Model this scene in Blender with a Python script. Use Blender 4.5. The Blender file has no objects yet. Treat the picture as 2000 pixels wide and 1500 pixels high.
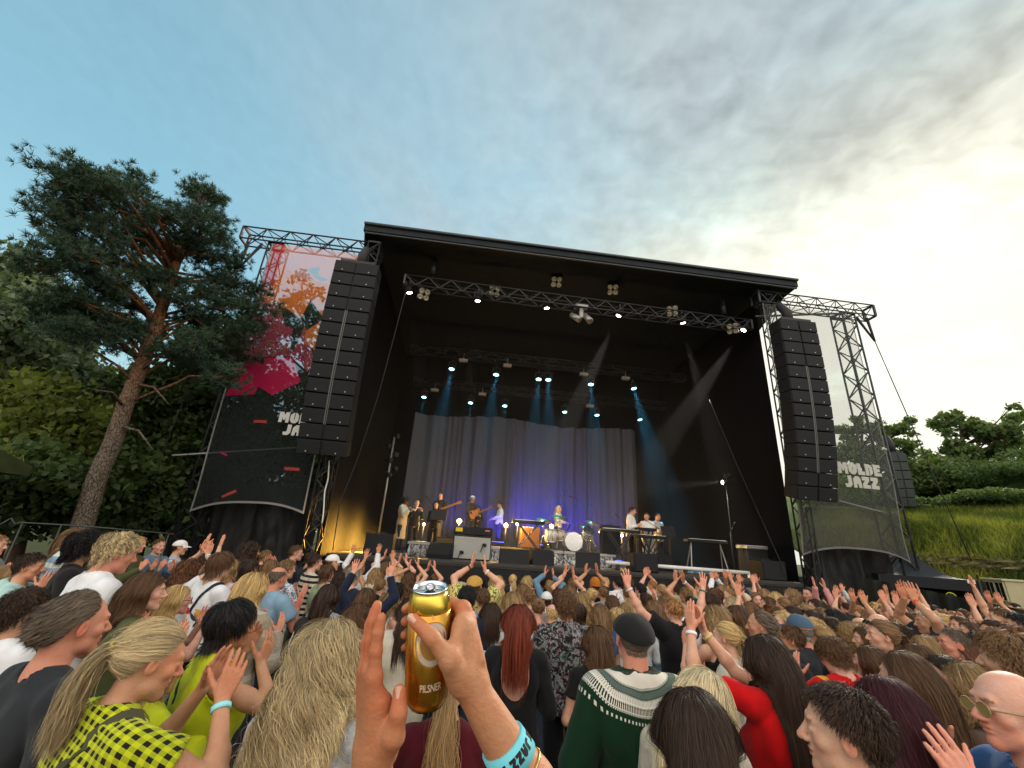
import bpy, math, random
import numpy as np
from mathutils import Vector, Matrix

# ------------------------------------------------------------------ camera, sky, sun, exposure
SC = bpy.context.scene
COL = SC.collection
SC.render.engine = 'CYCLES'
try:
    SC.cycles.use_denoising = True
    SC.cycles.max_bounces = 8
    SC.cycles.transparent_max_bounces = 24
    SC.cycles.volume_bounces = 0
    SC.cycles.sample_clamp_indirect = 4.0
except Exception:
    pass
FOC = 830.0                       # focal length in photograph pixels (2000 wide)
PITCH, ROLL, PSI = math.radians(20.6), math.radians(3.87), math.radians(5.5)
CAMZ = 2.1
cr, sr, ct, st = math.cos(ROLL), math.sin(ROLL), math.cos(PITCH), math.sin(PITCH)
_z = np.array([sr * ct, cr * ct, st])
_y = np.array([0, 0, 1.0]) - _z * st
_y /= np.linalg.norm(_y)
_x = -np.cross(_y, _z)
RC = np.array([_x, _y, _z])       # rows: world axes in camera space (right, up, forward)

cam_data = bpy.data.cameras.new('camera')
cam_data.sensor_width = 36.0
cam_data.lens = 36.0 * FOC / 2000.0
cam_data.clip_start = 0.02
cam_data.clip_end = 4000.0
cam = bpy.data.objects.new('camera', cam_data)
COL.objects.link(cam)
_r, _u, _f = RC @ np.array([1, 0, 0]), RC @ np.array([0, 1, 0]), RC @ np.array([0, 0, 1])
cam.matrix_world = Matrix(((_r[0], _u[0], -_f[0], 0), (_r[1], _u[1], -_f[1], 0),
                           (_r[2], _u[2], -_f[2], CAMZ), (0, 0, 0, 1)))
SC.camera = cam
SC.view_settings.view_transform = 'Standard'
SC.view_settings.look = 'None'
SC.view_settings.exposure = 0.78
SC.view_settings.gamma = 1.0

SUN_AZ, SUN_EL = math.radians(46.0), math.radians(27.0)     # azimuth from +Y towards +X
SUN_DIR = (math.sin(SUN_AZ) * math.cos(SUN_EL), math.cos(SUN_AZ) * math.cos(SUN_EL), math.sin(SUN_EL))

def build_world():
    w = bpy.data.worlds.new("World")
    SC.world = w
    w.use_nodes = True
    nt = w.node_tree
    for n in list(nt.nodes):
        nt.nodes.remove(n)
    N = lambda t, **k: _mk(nt, t, k)
    L = nt.links.new
    out = N('ShaderNodeOutputWorld')
    bg = N('ShaderNodeBackground')
    L(bg.outputs[0], out.inputs[0])
    bg.inputs['Strength'].default_value = 0.12
    sky = N('ShaderNodeTexSky')
    sky.sky_type = 'NISHITA'
    sky.sun_disc = False
    sky.sun_elevation = SUN_EL
    sky.sun_rotation = SUN_AZ
    sky.air_density = 1.0
    sky.dust_density = 0.6
    sky.ozone_density = 1.6
    tc = N('ShaderNodeTexCoord')
    sep = N('ShaderNodeSeparateXYZ'); L(tc.outputs['Generated'], sep.inputs[0])
    def math_(op, a, b=None, c=None):
        m = N('ShaderNodeMath'); m.operation = op
        for i, v in enumerate((a, b, c)):
            if v is None: continue
            if hasattr(v, 'is_linked') or hasattr(v, 'links'): L(v, m.inputs[i])
            else: m.inputs[i].default_value = v
        return m.outputs[0]
    zc = math_('MAXIMUM', sep.outputs[2], 0.0)
    den = math_('ADD', zc, 0.16)
    px = math_('DIVIDE', sep.outputs[0], den)
    py = math_('DIVIDE', sep.outputs[1], den)
    comb = N('ShaderNodeCombineXYZ'); L(px, comb.inputs[0]); L(py, comb.inputs[1])
    # cosine to the sun
    dot = N('ShaderNodeVectorMath'); dot.operation = 'DOT_PRODUCT'
    L(tc.outputs['Generated'], dot.inputs[0]); dot.inputs[1].default_value = SUN_DIR
    cs = math_('MAXIMUM', dot.outputs['Value'], 0.0)
    glow_w = math_('POWER', cs, 7.0)
    glow_n = math_('POWER', cs, 40.0)
    def noise(scale, detail, rough, dist=0.0, vec=None, mapping=None):
        n = N('ShaderNodeTexNoise')
        n.inputs['Scale'].default_value = scale; n.inputs['Detail'].default_value = detail
        n.inputs['Roughness'].default_value = rough; n.inputs['Distortion'].default_value = dist
        v = comb.outputs[0]
        if mapping:
            mp = N('ShaderNodeMapping'); L(v, mp.inputs[0])
            mp.inputs['Location'].default_value = mapping[0]
            mp.inputs['Rotation'].default_value = mapping[1]; mp.inputs['Scale'].default_value = mapping[2]
            v = mp.outputs[0]
        L(v, n.inputs['Vector'])
        return n.outputs['Fac']
    def ramp(v, a, b):
        m = N('ShaderNodeMapRange'); m.interpolation_type = 'SMOOTHSTEP'
        L(v, m.inputs[0]); m.inputs[1].default_value = a; m.inputs[2].default_value = b
        return m.outputs[0]
    big = noise(0.75, 5, 0.55, 0.4, mapping=((3.1, 1.7, 0), (0, 0, 0.5), (1, 1.7, 1)))
    puff = noise(13.0, 3, 0.45, 0.4, mapping=((0.3, 0.2, 0), (0, 0, 0.35), (1, 1.25, 1)))
    wisp = noise(2.1, 6, 0.6, 0.8, mapping=((7.3, 4.1, 0), (0, 0, -0.6), (1, 0.45, 1)))
    # cover: thin on the left, heavier to the right and low down, unseen bright cloud added behind the camera to light the crowd
    side = ramp(sep.outputs[0], -0.75, 0.75)
    low = ramp(sep.outputs[2], 0.58, 0.15)
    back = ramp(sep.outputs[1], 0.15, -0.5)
    cover = math_('ADD', math_('MULTIPLY', side, 0.8), math_('MULTIPLY', low, 0.30))
    cover = math_('ADD', cover, math_('MULTIPLY', math_('SUBTRACT', big, 0.5), 1.1))
    cover = math_('ADD', cover, math_('MULTIPLY', math_('SUBTRACT', wisp, 0.5), 1.05))
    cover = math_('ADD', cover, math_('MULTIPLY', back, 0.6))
    hi = ramp(sep.outputs[2], 0.38, 0.66)
    alto = math_('MULTIPLY', math_('SUBTRACT', puff, 0.5), math_('MULTIPLY', hi, side))
    mask = math_('ADD', 0.56, math_('MULTIPLY', ramp(cover, -0.05, 0.85), 0.44))
    # cloud radiance: teal blue away from the sun, grey nearer, warm and bright round the sun
    def mixrgb(f, a, b):
        m = N('ShaderNodeMix'); m.data_type = 'RGBA'; L(f, m.inputs[0])
        for k, v in ((6, a), (7, b)):
            if isinstance(v, tuple): m.inputs[k].default_value = v
            else: L(v, m.inputs[k])
        return m.outputs[2]
    gf = math_('MAXIMUM', ramp(cs, 0.15, 0.75), math_('MULTIPLY', low, 0.85))
    c1 = mixrgb(gf, (1.6, 2.65, 3.2, 1), (2.5, 2.95, 3.1, 1))
    # below the edge of the cloud deck, towards the sun, the sky is bright and creamy
    edge = math_('ADD', sep.outputs[2], math_('MULTIPLY', math_('SUBTRACT', wisp, 0.5), 0.16))
    edge = math_('SUBTRACT', edge, math_('MULTIPLY', sep.outputs[0], 0.10))
    gap = math_('MULTIPLY', ramp(cs, 0.80, 0.955), ramp(edge, 0.64, 0.47))
    band = math_('MULTIPLY', ramp(cs, 0.70, 0.95), ramp(edge, 0.78, 0.50))
    c1 = mixrgb(gf, (1.6, 2.65, 3.2, 1), (2.5, 2.95, 3.1, 1))
    c1 = mixrgb(math_('MULTIPLY', band, 0.8), c1, (3.7, 3.6, 2.9, 1))
    c1 = mixrgb(gap, c1, (5.6, 5.5, 4.7, 1))
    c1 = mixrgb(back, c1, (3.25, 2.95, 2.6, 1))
    scl = N('ShaderNodeVectorMath'); scl.operation = 'SCALE'
    L(c1, scl.inputs[0])
    bright = math_('ADD', 0.95, math_('MULTIPLY', glow_n, 0.05))
    bright = math_('ADD', bright, math_('MULTIPLY', alto, 0.8))
    bright = math_('ADD', bright, math_('MULTIPLY', back, 2.3))  # brightness added to the unseen sky, lifts the backs of the crowd
    bright = math_('ADD', bright, math_('MULTIPLY', math_('SUBTRACT', 0.48, big), 0.18))
    fine = noise(30.0, 2, 0.5, 0.3, mapping=((1.3, 5.2, 0), (0, 0, 0.8), (1, 0.7, 1)))
    bright = math_('ADD', bright, math_('MULTIPLY', math_('SUBTRACT', wisp, 0.5), 0.20))
    bright = math_('ADD', bright, math_('MULTIPLY', math_('MULTIPLY', math_('SUBTRACT', fine, 0.5), hi), 0.22))
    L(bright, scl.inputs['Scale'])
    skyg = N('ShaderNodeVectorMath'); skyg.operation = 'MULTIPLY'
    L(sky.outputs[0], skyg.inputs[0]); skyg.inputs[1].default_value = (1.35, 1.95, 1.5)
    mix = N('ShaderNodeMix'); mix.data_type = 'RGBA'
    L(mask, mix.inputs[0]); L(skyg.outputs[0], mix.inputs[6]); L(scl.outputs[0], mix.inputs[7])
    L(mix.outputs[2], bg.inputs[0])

def _mk(nt, t, k):
    n = nt.nodes.new(t)
    for a, b in k.items():
        setattr(n, a, b)
    return n
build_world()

sun_data = bpy.data.lights.new('sun', 'SUN')
sun_data.energy = 2.2
sun_data.angle = math.radians(11)
sun_data.color = (1.0, 0.9, 0.74)
sun = bpy.data.objects.new('sun', sun_data)
COL.objects.link(sun)
sun.rotation_euler = Vector(SUN_DIR).to_track_quat('Z', 'Y').to_euler()

# ------------------------------------------------------------------ helpers
rng = np.random.default_rng(7)
random.seed(7)
V3 = lambda *a: np.array(a, dtype=np.float64)
CAM = V3(0, 0, CAMZ)
US = V3(math.cos(PSI), math.sin(PSI), 0); VS = V3(-math.sin(PSI), math.cos(PSI), 0)
def proj(p):
    c = RC.T @ (np.asarray(p, float) - CAM); return np.array([1000 + FOC * c[0] / c[2], 750 - FOC * c[1] / c[2]])
def dist_for(px, py, size, m=0.25):
    """distance at which an upright length m measures `size` photograph pixels"""
    lo, hi = 0.3, 30.0
    for _ in range(36):
        d = (lo + hi) / 2; p = at_d(px, py, d)
        if np.hypot(*(proj(p) - proj(p - V3(0, 0, m)))) > size: lo = d
        else: hi = d
    return d
def ray(px, py): return RC @ V3(px - 1000., 750. - py, FOC)
def at_d(px, py, d):
    r = ray(px, py); return CAM + r * (d / math.hypot(r[0], r[1]))
def at_v(px, py, v):
    """stage coordinates (u, v, w) of a photograph pixel on the plane v"""
    r = ray(px, py); p = r * (v / r.dot(VS)); return V3(p.dot(US), v, p[2] + CAMZ)
def SW(u, v, w): return US * u + VS * v + V3(0, 0, w)
def ground(x, y):
    """height of the lawn: almost level, a little higher on the left"""
    t = np.maximum(0.0, -np.asarray(x, float) - 1.5)
    return -0.012 * np.clip(y, -30, 14) + 0.2 * (1 - np.exp(-t * 0.35))

def tag(o, label=None, cat=None, group=None, kind=None):
    if label: o['label'] = label
    if cat: o['category'] = cat
    if group: o['group'] = group
    if kind: o['kind'] = kind
    return o
def empty(name, loc=(0, 0, 0), rz=0.0, label=None, cat=None, group=None, scale=1.0):
    o = bpy.data.objects.new(name, None)
    COL.objects.link(o)
    o.empty_display_size = 0.1
    o.location = Vector([float(a) for a in loc]); o.rotation_euler = (0, 0, rz); o.scale = (scale,) * 3
    return tag(o, label, cat, group)
def link(name, me, parent=None, color=None):
    o = bpy.data.objects.new(name, me)
    COL.objects.link(o)
    if parent is not None: o.parent = parent
    if color is not None: o.color = (*color[:3], 1.0)
    return o
def copy_tree(o, parent=None):
    c = o.copy(); COL.objects.link(c)
    if parent is not None: c.parent = parent
    for ch in o.children: copy_tree(ch, c)
    return c

def mesh_np(name, v, quads=None, tris=None, mat=None, smooth=True, attrs=None, mat_idx=None):
    me = bpy.data.meshes.new(name)
    v = np.asarray(v, np.float32)
    me.vertices.add(len(v)); me.vertices.foreach_set('co', v.ravel())
    parts, starts, tot = [], [], 0
    for arr, k in ((quads, 4), (tris, 3)):
        if arr is None or len(arr) == 0: continue
        arr = np.asarray(arr, np.int32)
        parts.append(arr.ravel()); starts.append(tot + np.arange(len(arr)) * k); tot += arr.size
    if tot:
        idx = np.concatenate(parts); st_ = np.concatenate(starts).astype(np.int32)
        me.loops.add(len(idx)); me.loops.foreach_set('vertex_index', idx)
        me.polygons.add(len(st_)); me.polygons.foreach_set('loop_start', st_)
        if smooth: me.polygons.foreach_set('use_smooth', np.ones(len(st_), bool))
        if mat_idx is not None: me.polygons.foreach_set('material_index', np.asarray(mat_idx, np.int32))
    for k, a in (attrs or {}).items():
        a = np.asarray(a, np.float32)
        if a.ndim == 1:
            at = me.attributes.new(k, 'FLOAT', 'POINT'); at.data.foreach_set('value', a)
        else:
            at = me.attributes.new(k, 'FLOAT_COLOR', 'POINT')
            if a.shape[1] == 3: a = np.hstack([a, np.ones((len(a), 1), np.float32)])
            at.data.foreach_set('color', a.ravel())
    me.update(calc_edges=True)
    for m in (mat if isinstance(mat, (list, tuple)) else [mat]):
        if m is not None: me.materials.append(m)
    return me

class MB:
    """collects boxes, tubes, sheets and lathes into one mesh"""
    def __init__(s): s.v = []; s.f = []; s.m = []; s.n = 0; s.cur = 0; s.sm = []; s.flat = True
    def add(s, v, f, smooth=None):
        v = np.asarray(v, float)
        s.v.append(v)
        for q in f:
            s.f.append([i + s.n for i in q]); s.m.append(s.cur); s.sm.append((not s.flat) if smooth is None else smooth)
        s.n += len(v)
    def box(s, lo, hi, M=None, bev=0.0):
        (x0, y0, z0), (x1, y1, z1) = lo, hi
        if bev <= 0:
            v = [(x0, y0, z0), (x1, y0, z0), (x1, y1, z0), (x0, y1, z0), (x0, y0, z1), (x1, y0, z1), (x1, y1, z1), (x0, y1, z1)]
            f = [(3, 2, 1, 0), (4, 5, 6, 7), (0, 1, 5, 4), (1, 2, 6, 5), (2, 3, 7, 6), (3, 0, 4, 7)]
        else:
            b = min(bev, (x1 - x0) / 2.01, (y1 - y0) / 2.01, (z1 - z0) / 2.01)
            v = []; ix = {}
            for a, X in ((0, (x0, x1)), ):
                pass
            def P(x, y, z):
                v.append((x, y, z)); return len(v) - 1
            c = {}
            for i, xs in enumerate((x0, x1)):
                for j, ys in enumerate((y0, y1)):
                    for k, zs in enumerate((z0, z1)):
                        sx, sy, sz = (b if i == 0 else -b), (b if j == 0 else -b), (b if k == 0 else -b)
                        c[i, j, k] = (P(xs, ys + sy, zs + sz), P(xs + sx, ys, zs + sz), P(xs + sx, ys + sy, zs))
            f = []
            for i in (0, 1):
                q = [c[i, 0, 0][0], c[i, 1, 0][0], c[i, 1, 1][0], c[i, 0, 1][0]]; f.append(q if i else q[::-1])
                q = [c[0, i, 0][1], c[0, i, 1][1], c[1, i, 1][1], c[1, i, 0][1]]; f.append(q if i else q[::-1])
                q = [c[0, 0, i][2], c[1, 0, i][2], c[1, 1, i][2], c[0, 1, i][2]]; f.append(q if i else q[::-1])
            for i in (0, 1):
                for j in (0, 1):
                    q = [c[i, j, 0][0], c[i, j, 0][1], c[i, j, 1][1], c[i, j, 1][0]]; f.append(q if (i + j) % 2 == 0 else q[::-1])
                    q = [c[i, 0, j][0], c[i, 1, j][0], c[i, 1, j][2], c[i, 0, j][2]]; f.append(q if (i + j) % 2 == 0 else q[::-1])
                    q = [c[0, i, j][1], c[0, i, j][2], c[1, i, j][2], c[1, i, j][1]]; f.append(q if (i + j) % 2 == 0 else q[::-1])
            for key, t in c.items():
                f.append(list(t) if sum(key) % 2 == 0 else list(t)[::-1])
        v = np.asarray(v, float)
        if M is not None: v = xf(M, v)
        s.add(v, f, False)
    def bar(s, a, b, w, h=None, up=(0, 0, 1)):
        a, b = np.asarray(a, float), np.asarray(b, float); h = h or w
        d = b - a; n = np.linalg.norm(d); d = d / n
        up = np.asarray(up, float)
        if abs(d.dot(up)) > 0.98: up = V3(1, 0, 0)
        x = np.cross(d, up); x /= np.linalg.norm(x); y = np.cross(x, d)
        v = [p + x * i * w / 2 + y * j * h / 2 for p in (a, b) for i, j in ((-1, -1), (1, -1), (1, 1), (-1, 1))]
        s.add(v, [(0, 1, 2, 3), (7, 6, 5, 4), (1, 0, 4, 5), (2, 1, 5, 6), (3, 2, 6, 7), (0, 3, 7, 4)], False)
    def tube(s, pts, r, n=8, cap=True):
        pts = np.asarray(pts, float); k = len(pts)
        r = np.full(k, r) if np.isscalar(r) else np.asarray(r, float)
        t = np.gradient(pts, axis=0); t /= np.linalg.norm(t, axis=1)[:, None] + 1e-12
        up = V3(0, 0, 1) if abs(t[0][2]) < 0.9 else V3(1, 0, 0)
        x = np.cross(t[0], up); x /= np.linalg.norm(x)
        ang = np.linspace(0, 2 * math.pi, n, endpoint=False)
        vs = []
        for i in range(k):
            x = x - t[i] * x.dot(t[i]); x /= np.linalg.norm(x); y = np.cross(t[i], x)
            vs.append(pts[i] + r[i] * (np.cos(ang)[:, None] * x + np.sin(ang)[:, None] * y))
        f = [(i * n + j, i * n + (j + 1) % n, (i + 1) * n + (j + 1) % n, (i + 1) * n + j) for i in range(k - 1) for j in range(n)]
        if cap: f += [tuple(range(n))[::-1], tuple((k - 1) * n + j for j in range(n))]
        s.add(np.vstack(vs), f, True)
    def lathe(s, prof, n=24, M=None, smooth=True):
        """prof: list of (r, z); closed at axis where r == 0"""
        ang = np.linspace(0, 2 * math.pi, n, endpoint=False)
        v = np.vstack([np.stack([r * np.cos(ang), r * np.sin(ang), np.full(n, z)], 1) for r, z in prof])
        f = [(i * n + j, i * n + (j + 1) % n, (i + 1) * n + (j + 1) % n, (i + 1) * n + j) for i in range(len(prof) - 1) for j in range(n)]
        if prof[0][0] > 1e-6: f.append(tuple(range(n))[::-1])
        if prof[-1][0] > 1e-6: f.append(tuple((len(prof) - 1) * n + j for j in range(n)))
        if M is not None: v = xf(M, v)
        s.add(v, f, smooth)
    def grid(s, P, smooth=True, flip=False):
        """P: array (a, b, 3)"""
        a, b = P.shape[:2]
        f = [(i * b + j, i * b + j + 1, (i + 1) * b + j + 1, (i + 1) * b + j) for i in range(a - 1) for j in range(b - 1)]
        if flip: f = [q[::-1] for q in f]
        s.add(P.reshape(-1, 3), f, smooth)
    def prism(s, poly, ax, ay, o, depth):
        """polygon (2d list) in the plane o + x*ax + y*ay, extruded by vector depth"""
        ax, ay, o, depth = (np.asarray(q, float) for q in (ax, ay, o, depth))
        p = [o + ax * x + ay * y for x, y in poly]; k = len(p)
        v = p + [q + depth for q in p]
        s.add(v, [tuple(range(k))[::-1], tuple(range(k, 2 * k))] + [(i, (i + 1) % k, k + (i + 1) % k, k + i) for i in range(k)], False)
    def mesh(s, name, mat):
        me = bpy.data.meshes.new(name)
        vv = np.vstack(s.v) if s.v else np.zeros((0, 3))
        me.from_pydata(vv.tolist(), [], s.f)
        me.polygons.foreach_set('use_smooth', np.array(s.sm, bool)); me.polygons.foreach_set('material_index', np.array(s.m, np.int32))
        for m in (mat if isinstance(mat, (list, tuple)) else [mat]): me.materials.append(m)
        me.update(); return me
    def build(s, name, mat, parent=None, color=None):
        return link(name, s.mesh(name, mat), parent, color)
def xf(M, v):
    M = np.asarray(M, float); v = np.asarray(v, float)
    return v @ M[:3, :3].T + M[:3, 3]
def frame(o, x, y, z):
    M = np.eye(4); M[:3, 0] = x; M[:3, 1] = y; M[:3, 2] = z; M[:3, 3] = o; return M
def axis_frame(o, d, up=(0, 0, 1)):
    """z axis along d"""
    d = np.asarray(d, float); d = d / np.linalg.norm(d); up = np.asarray(up, float)
    if abs(d.dot(up)) > 0.98: up = V3(0, 1, 0)
    x = np.cross(up, d); x /= np.linalg.norm(x); return frame(o, x, np.cross(d, x), d)
def rot(ax, a):
    c, s_ = math.cos(a), math.sin(a)
    return {'x': np.array([[1, 0, 0], [0, c, -s_], [0, s_, c]]), 'y': np.array([[c, 0, s_], [0, 1, 0], [-s_, 0, c]]),
            'z': np.array([[c, -s_, 0], [s_, c, 0], [0, 0, 1]])}[ax]

# value noise in numpy
_P = rng.permutation(512); _P = np.concatenate([_P, _P])
_G = rng.uniform(-1, 1, 1024)
def vnoise(p):
    p = np.asarray(p, float); i = np.floor(p).astype(int); f = p - i; f = f * f * (3 - 2 * f); i &= 511
    def h(dx, dy, dz):
        return _G[_P[(_P[(_P[(i[..., 0] + dx) & 511] + i[..., 1] + dy) & 511] + i[..., 2] + dz) & 511]]
    x, y, z = f[..., 0], f[..., 1], f[..., 2]
    a = h(0, 0, 0) * (1 - x) + h(1, 0, 0) * x; b = h(0, 1, 0) * (1 - x) + h(1, 1, 0) * x
    c = h(0, 0, 1) * (1 - x) + h(1, 0, 1) * x; d = h(0, 1, 1) * (1 - x) + h(1, 1, 1) * x
    return (a * (1 - y) + b * y) * (1 - z) + (c * (1 - y) + d * y) * z
def fbm(p, o=3):
    return sum(vnoise(np.asarray(p) * 2 ** k + 17.3 * k) / 2 ** k for k in range(o))

# ------------------------------------------------------------------ signed distance bodies
class SDF:
    def __init__(s, lo, hi, h):
        s.h = h; s.lo = np.asarray(lo, float); s.n = np.ceil((np.asarray(hi, float) - s.lo) / h).astype(int) + 1
        s.D = np.full(s.n, 1.0, np.float32)
        s.ax = [(s.lo[i] + np.arange(s.n[i]) * h).astype(np.float32) for i in range(3)]
    def _win(s, lo, hi):
        a = np.clip(np.floor((lo - s.lo) / s.h).astype(int), 0, s.n); b = np.clip(np.ceil((hi - s.lo) / s.h).astype(int) + 1, 0, s.n)
        return a, b
    def op(s, pr, k=0.01, sub=False, infl=0.0):
        lo, hi = pr.bounds(); m = k + infl + 2.5 * s.h
        a, b = s._win(lo - m, hi + m)
        if np.any(b <= a): return
        sl = tuple(slice(a[i], b[i]) for i in range(3))
        X, Y, Z = np.meshgrid(*(s.ax[i][a[i]:b[i]] for i in range(3)), indexing='ij', sparse=True)
        d = pr.dist(X, Y, Z) - np.float32(infl); D = s.D[sl]
        if sub:
            d = -d
            hh = np.clip(0.5 - 0.5 * (D - d) / k, 0, 1) if k > 0 else None
            s.D[sl] = np.maximum(D, d) if k <= 0 else D * (1 - hh) + d * hh + k * hh * (1 - hh)
        else:
            if k <= 0: s.D[sl] = np.minimum(D, d)
            else:
                hh = np.clip(0.5 + 0.5 * (D - d) / k, 0, 1)
                s.D[sl] = D * (1 - hh) + d * hh - k * hh * (1 - hh)
    def plane(s, p, n, keep_below=True):
        """keep the side the normal points away from"""
        p = np.asarray(p); n = np.asarray(n)
        X, Y, Z = np.meshgrid(*s.ax, indexing='ij', sparse=True)
        d = ((X - p[0]) * n[0] + (Y - p[1]) * n[1] + (Z - p[2]) * n[2]).astype(np.float32)
        s.D = np.maximum(s.D, d)
    def nets(s):
        D = s.D; I = D < 0
        c = np.zeros(np.array(D.shape) - 1, np.uint8)
        for i in (0, 1):
            for j in (0, 1):
                for k in (0, 1):
                    c += I[i:D.shape[0] - 1 + i, j:D.shape[1] - 1 + j, k:D.shape[2] - 1 + k]
        act = np.argwhere((c > 0) & (c < 8))
        idx = np.full(c.shape, -1, np.int32); idx[act[:, 0], act[:, 1], act[:, 2]] = np.arange(len(act))
        val = {}
        for i in (0, 1):
            for j in (0, 1):
                for k in (0, 1):
                    val[i, j, k] = D[act[:, 0] + i, act[:, 1] + j, act[:, 2] + k].astype(np.float64)
        acc = np.zeros((len(act), 3)); cnt = np.zeros(len(act))
        cs = list(val)
        for p in cs:
            for a in range(3):
                if p[a] == 1: continue
                q = list(p); q[a] = 1; q = tuple(q)
                va, vb = val[p], val[q]; x = (va < 0) != (vb < 0)
                t = va[x] / (va[x] - vb[x])
                pos = np.tile(np.array(p, float), (len(t), 1)); pos[:, a] = t
                acc[x] += pos; cnt[x] += 1
        v = s.lo + (act + acc / cnt[:, None]) * s.h
        qs = []
        for a in range(3):
            sl0 = [slice(None)] * 3; sl1 = [slice(None)] * 3; sl0[a] = slice(0, -1); sl1[a] = slice(1, None)
            x0, x1 = I[tuple(sl0)], I[tuple(sl1)]
            e = np.argwhere(x0 != x1)
            b, d = (a + 1) % 3, (a + 2) % 3
            ok = (e[:, b] > 0) & (e[:, d] > 0) & (e[:, b] < D.shape[b] - 1) & (e[:, d] < D.shape[d] - 1)
            e = e[ok]
            fl = x0[e[:, 0], e[:, 1], e[:, 2]]
            def g(db, dd):
                q = e.copy(); q[:, b] -= db; q[:, d] -= dd; return idx[q[:, 0], q[:, 1], q[:, 2]]
            q = np.stack([g(1, 1), g(0, 1), g(0, 0), g(1, 0)], 1)
            q[~fl] = q[~fl][:, ::-1]
            qs.append(q)
        return v, np.vstack(qs)

class Cap:
    def __init__(s, a, b, ra, rb=None):
        s.a, s.b, s.ra, s.rb = np.asarray(a, float), np.asarray(b, float), ra, (ra if rb is None else rb)
    def bounds(s):
        m = max(s.ra, s.rb); return np.minimum(s.a, s.b) - m, np.maximum(s.a, s.b) + m
    def dist(s, X, Y, Z):
        a, d = s.a.astype(np.float32), (s.b - s.a).astype(np.float32); dd = np.float32(max(d.dot(d), 1e-12))
        px, py, pz = X - a[0], Y - a[1], Z - a[2]
        t = np.clip((px * d[0] + py * d[1] + pz * d[2]) / dd, 0, 1)
        return np.sqrt((px - t * d[0]) ** 2 + (py - t * d[1]) ** 2 + (pz - t * d[2]) ** 2) - (np.float32(s.ra) + t * np.float32(s.rb - s.ra))
class Ell:
    def __init__(s, c, r, R=None):
        s.c, s.r, s.R = np.asarray(c, float), np.asarray(r, float), (np.eye(3) if R is None else R)
    def bounds(s):
        e = np.sqrt(((s.R * s.r) ** 2).sum(1)); return s.c - e, s.c + e
    def dist(s, X, Y, Z):
        R = s.R.astype(np.float32); r = s.r.astype(np.float32)
        px, py, pz = X - np.float32(s.c[0]), Y - np.float32(s.c[1]), Z - np.float32(s.c[2])
        l = [(px * R[0, i] + py * R[1, i] + pz * R[2, i]) for i in range(3)]
        k0 = np.sqrt((l[0] / r[0]) ** 2 + (l[1] / r[1]) ** 2 + (l[2] / r[2]) ** 2)
        k1 = np.sqrt((l[0] / r[0] ** 2) ** 2 + (l[1] / r[1] ** 2) ** 2 + (l[2] / r[2] ** 2) ** 2)
        return k0 * (k0 - 1) / np.maximum(k1, 1e-6)
def pdist(prims, P):
    d = np.full(len(P), 9.0)
    for pr in prims:
        d = np.minimum(d, pr.dist(P[:, 0], P[:, 1], P[:, 2]))
    return d
def pgrad(prims, P, e=0.004):
    d0 = pdist(prims, P)
    g = np.stack([pdist(prims, P + np.eye(3)[i] * e) - d0 for i in range(3)], 1)
    return d0, g / (np.linalg.norm(g, axis=1)[:, None] + 1e-9)
def normals_of(v, q):
    n = np.zeros_like(v); a = np.cross(v[q[:, 2]] - v[q[:, 0]], v[q[:, 3]] - v[q[:, 1]])
    for i in range(4): np.add.at(n, q[:, i], a)
    return n / (np.linalg.norm(n, axis=1)[:, None] + 1e-12)

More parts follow.
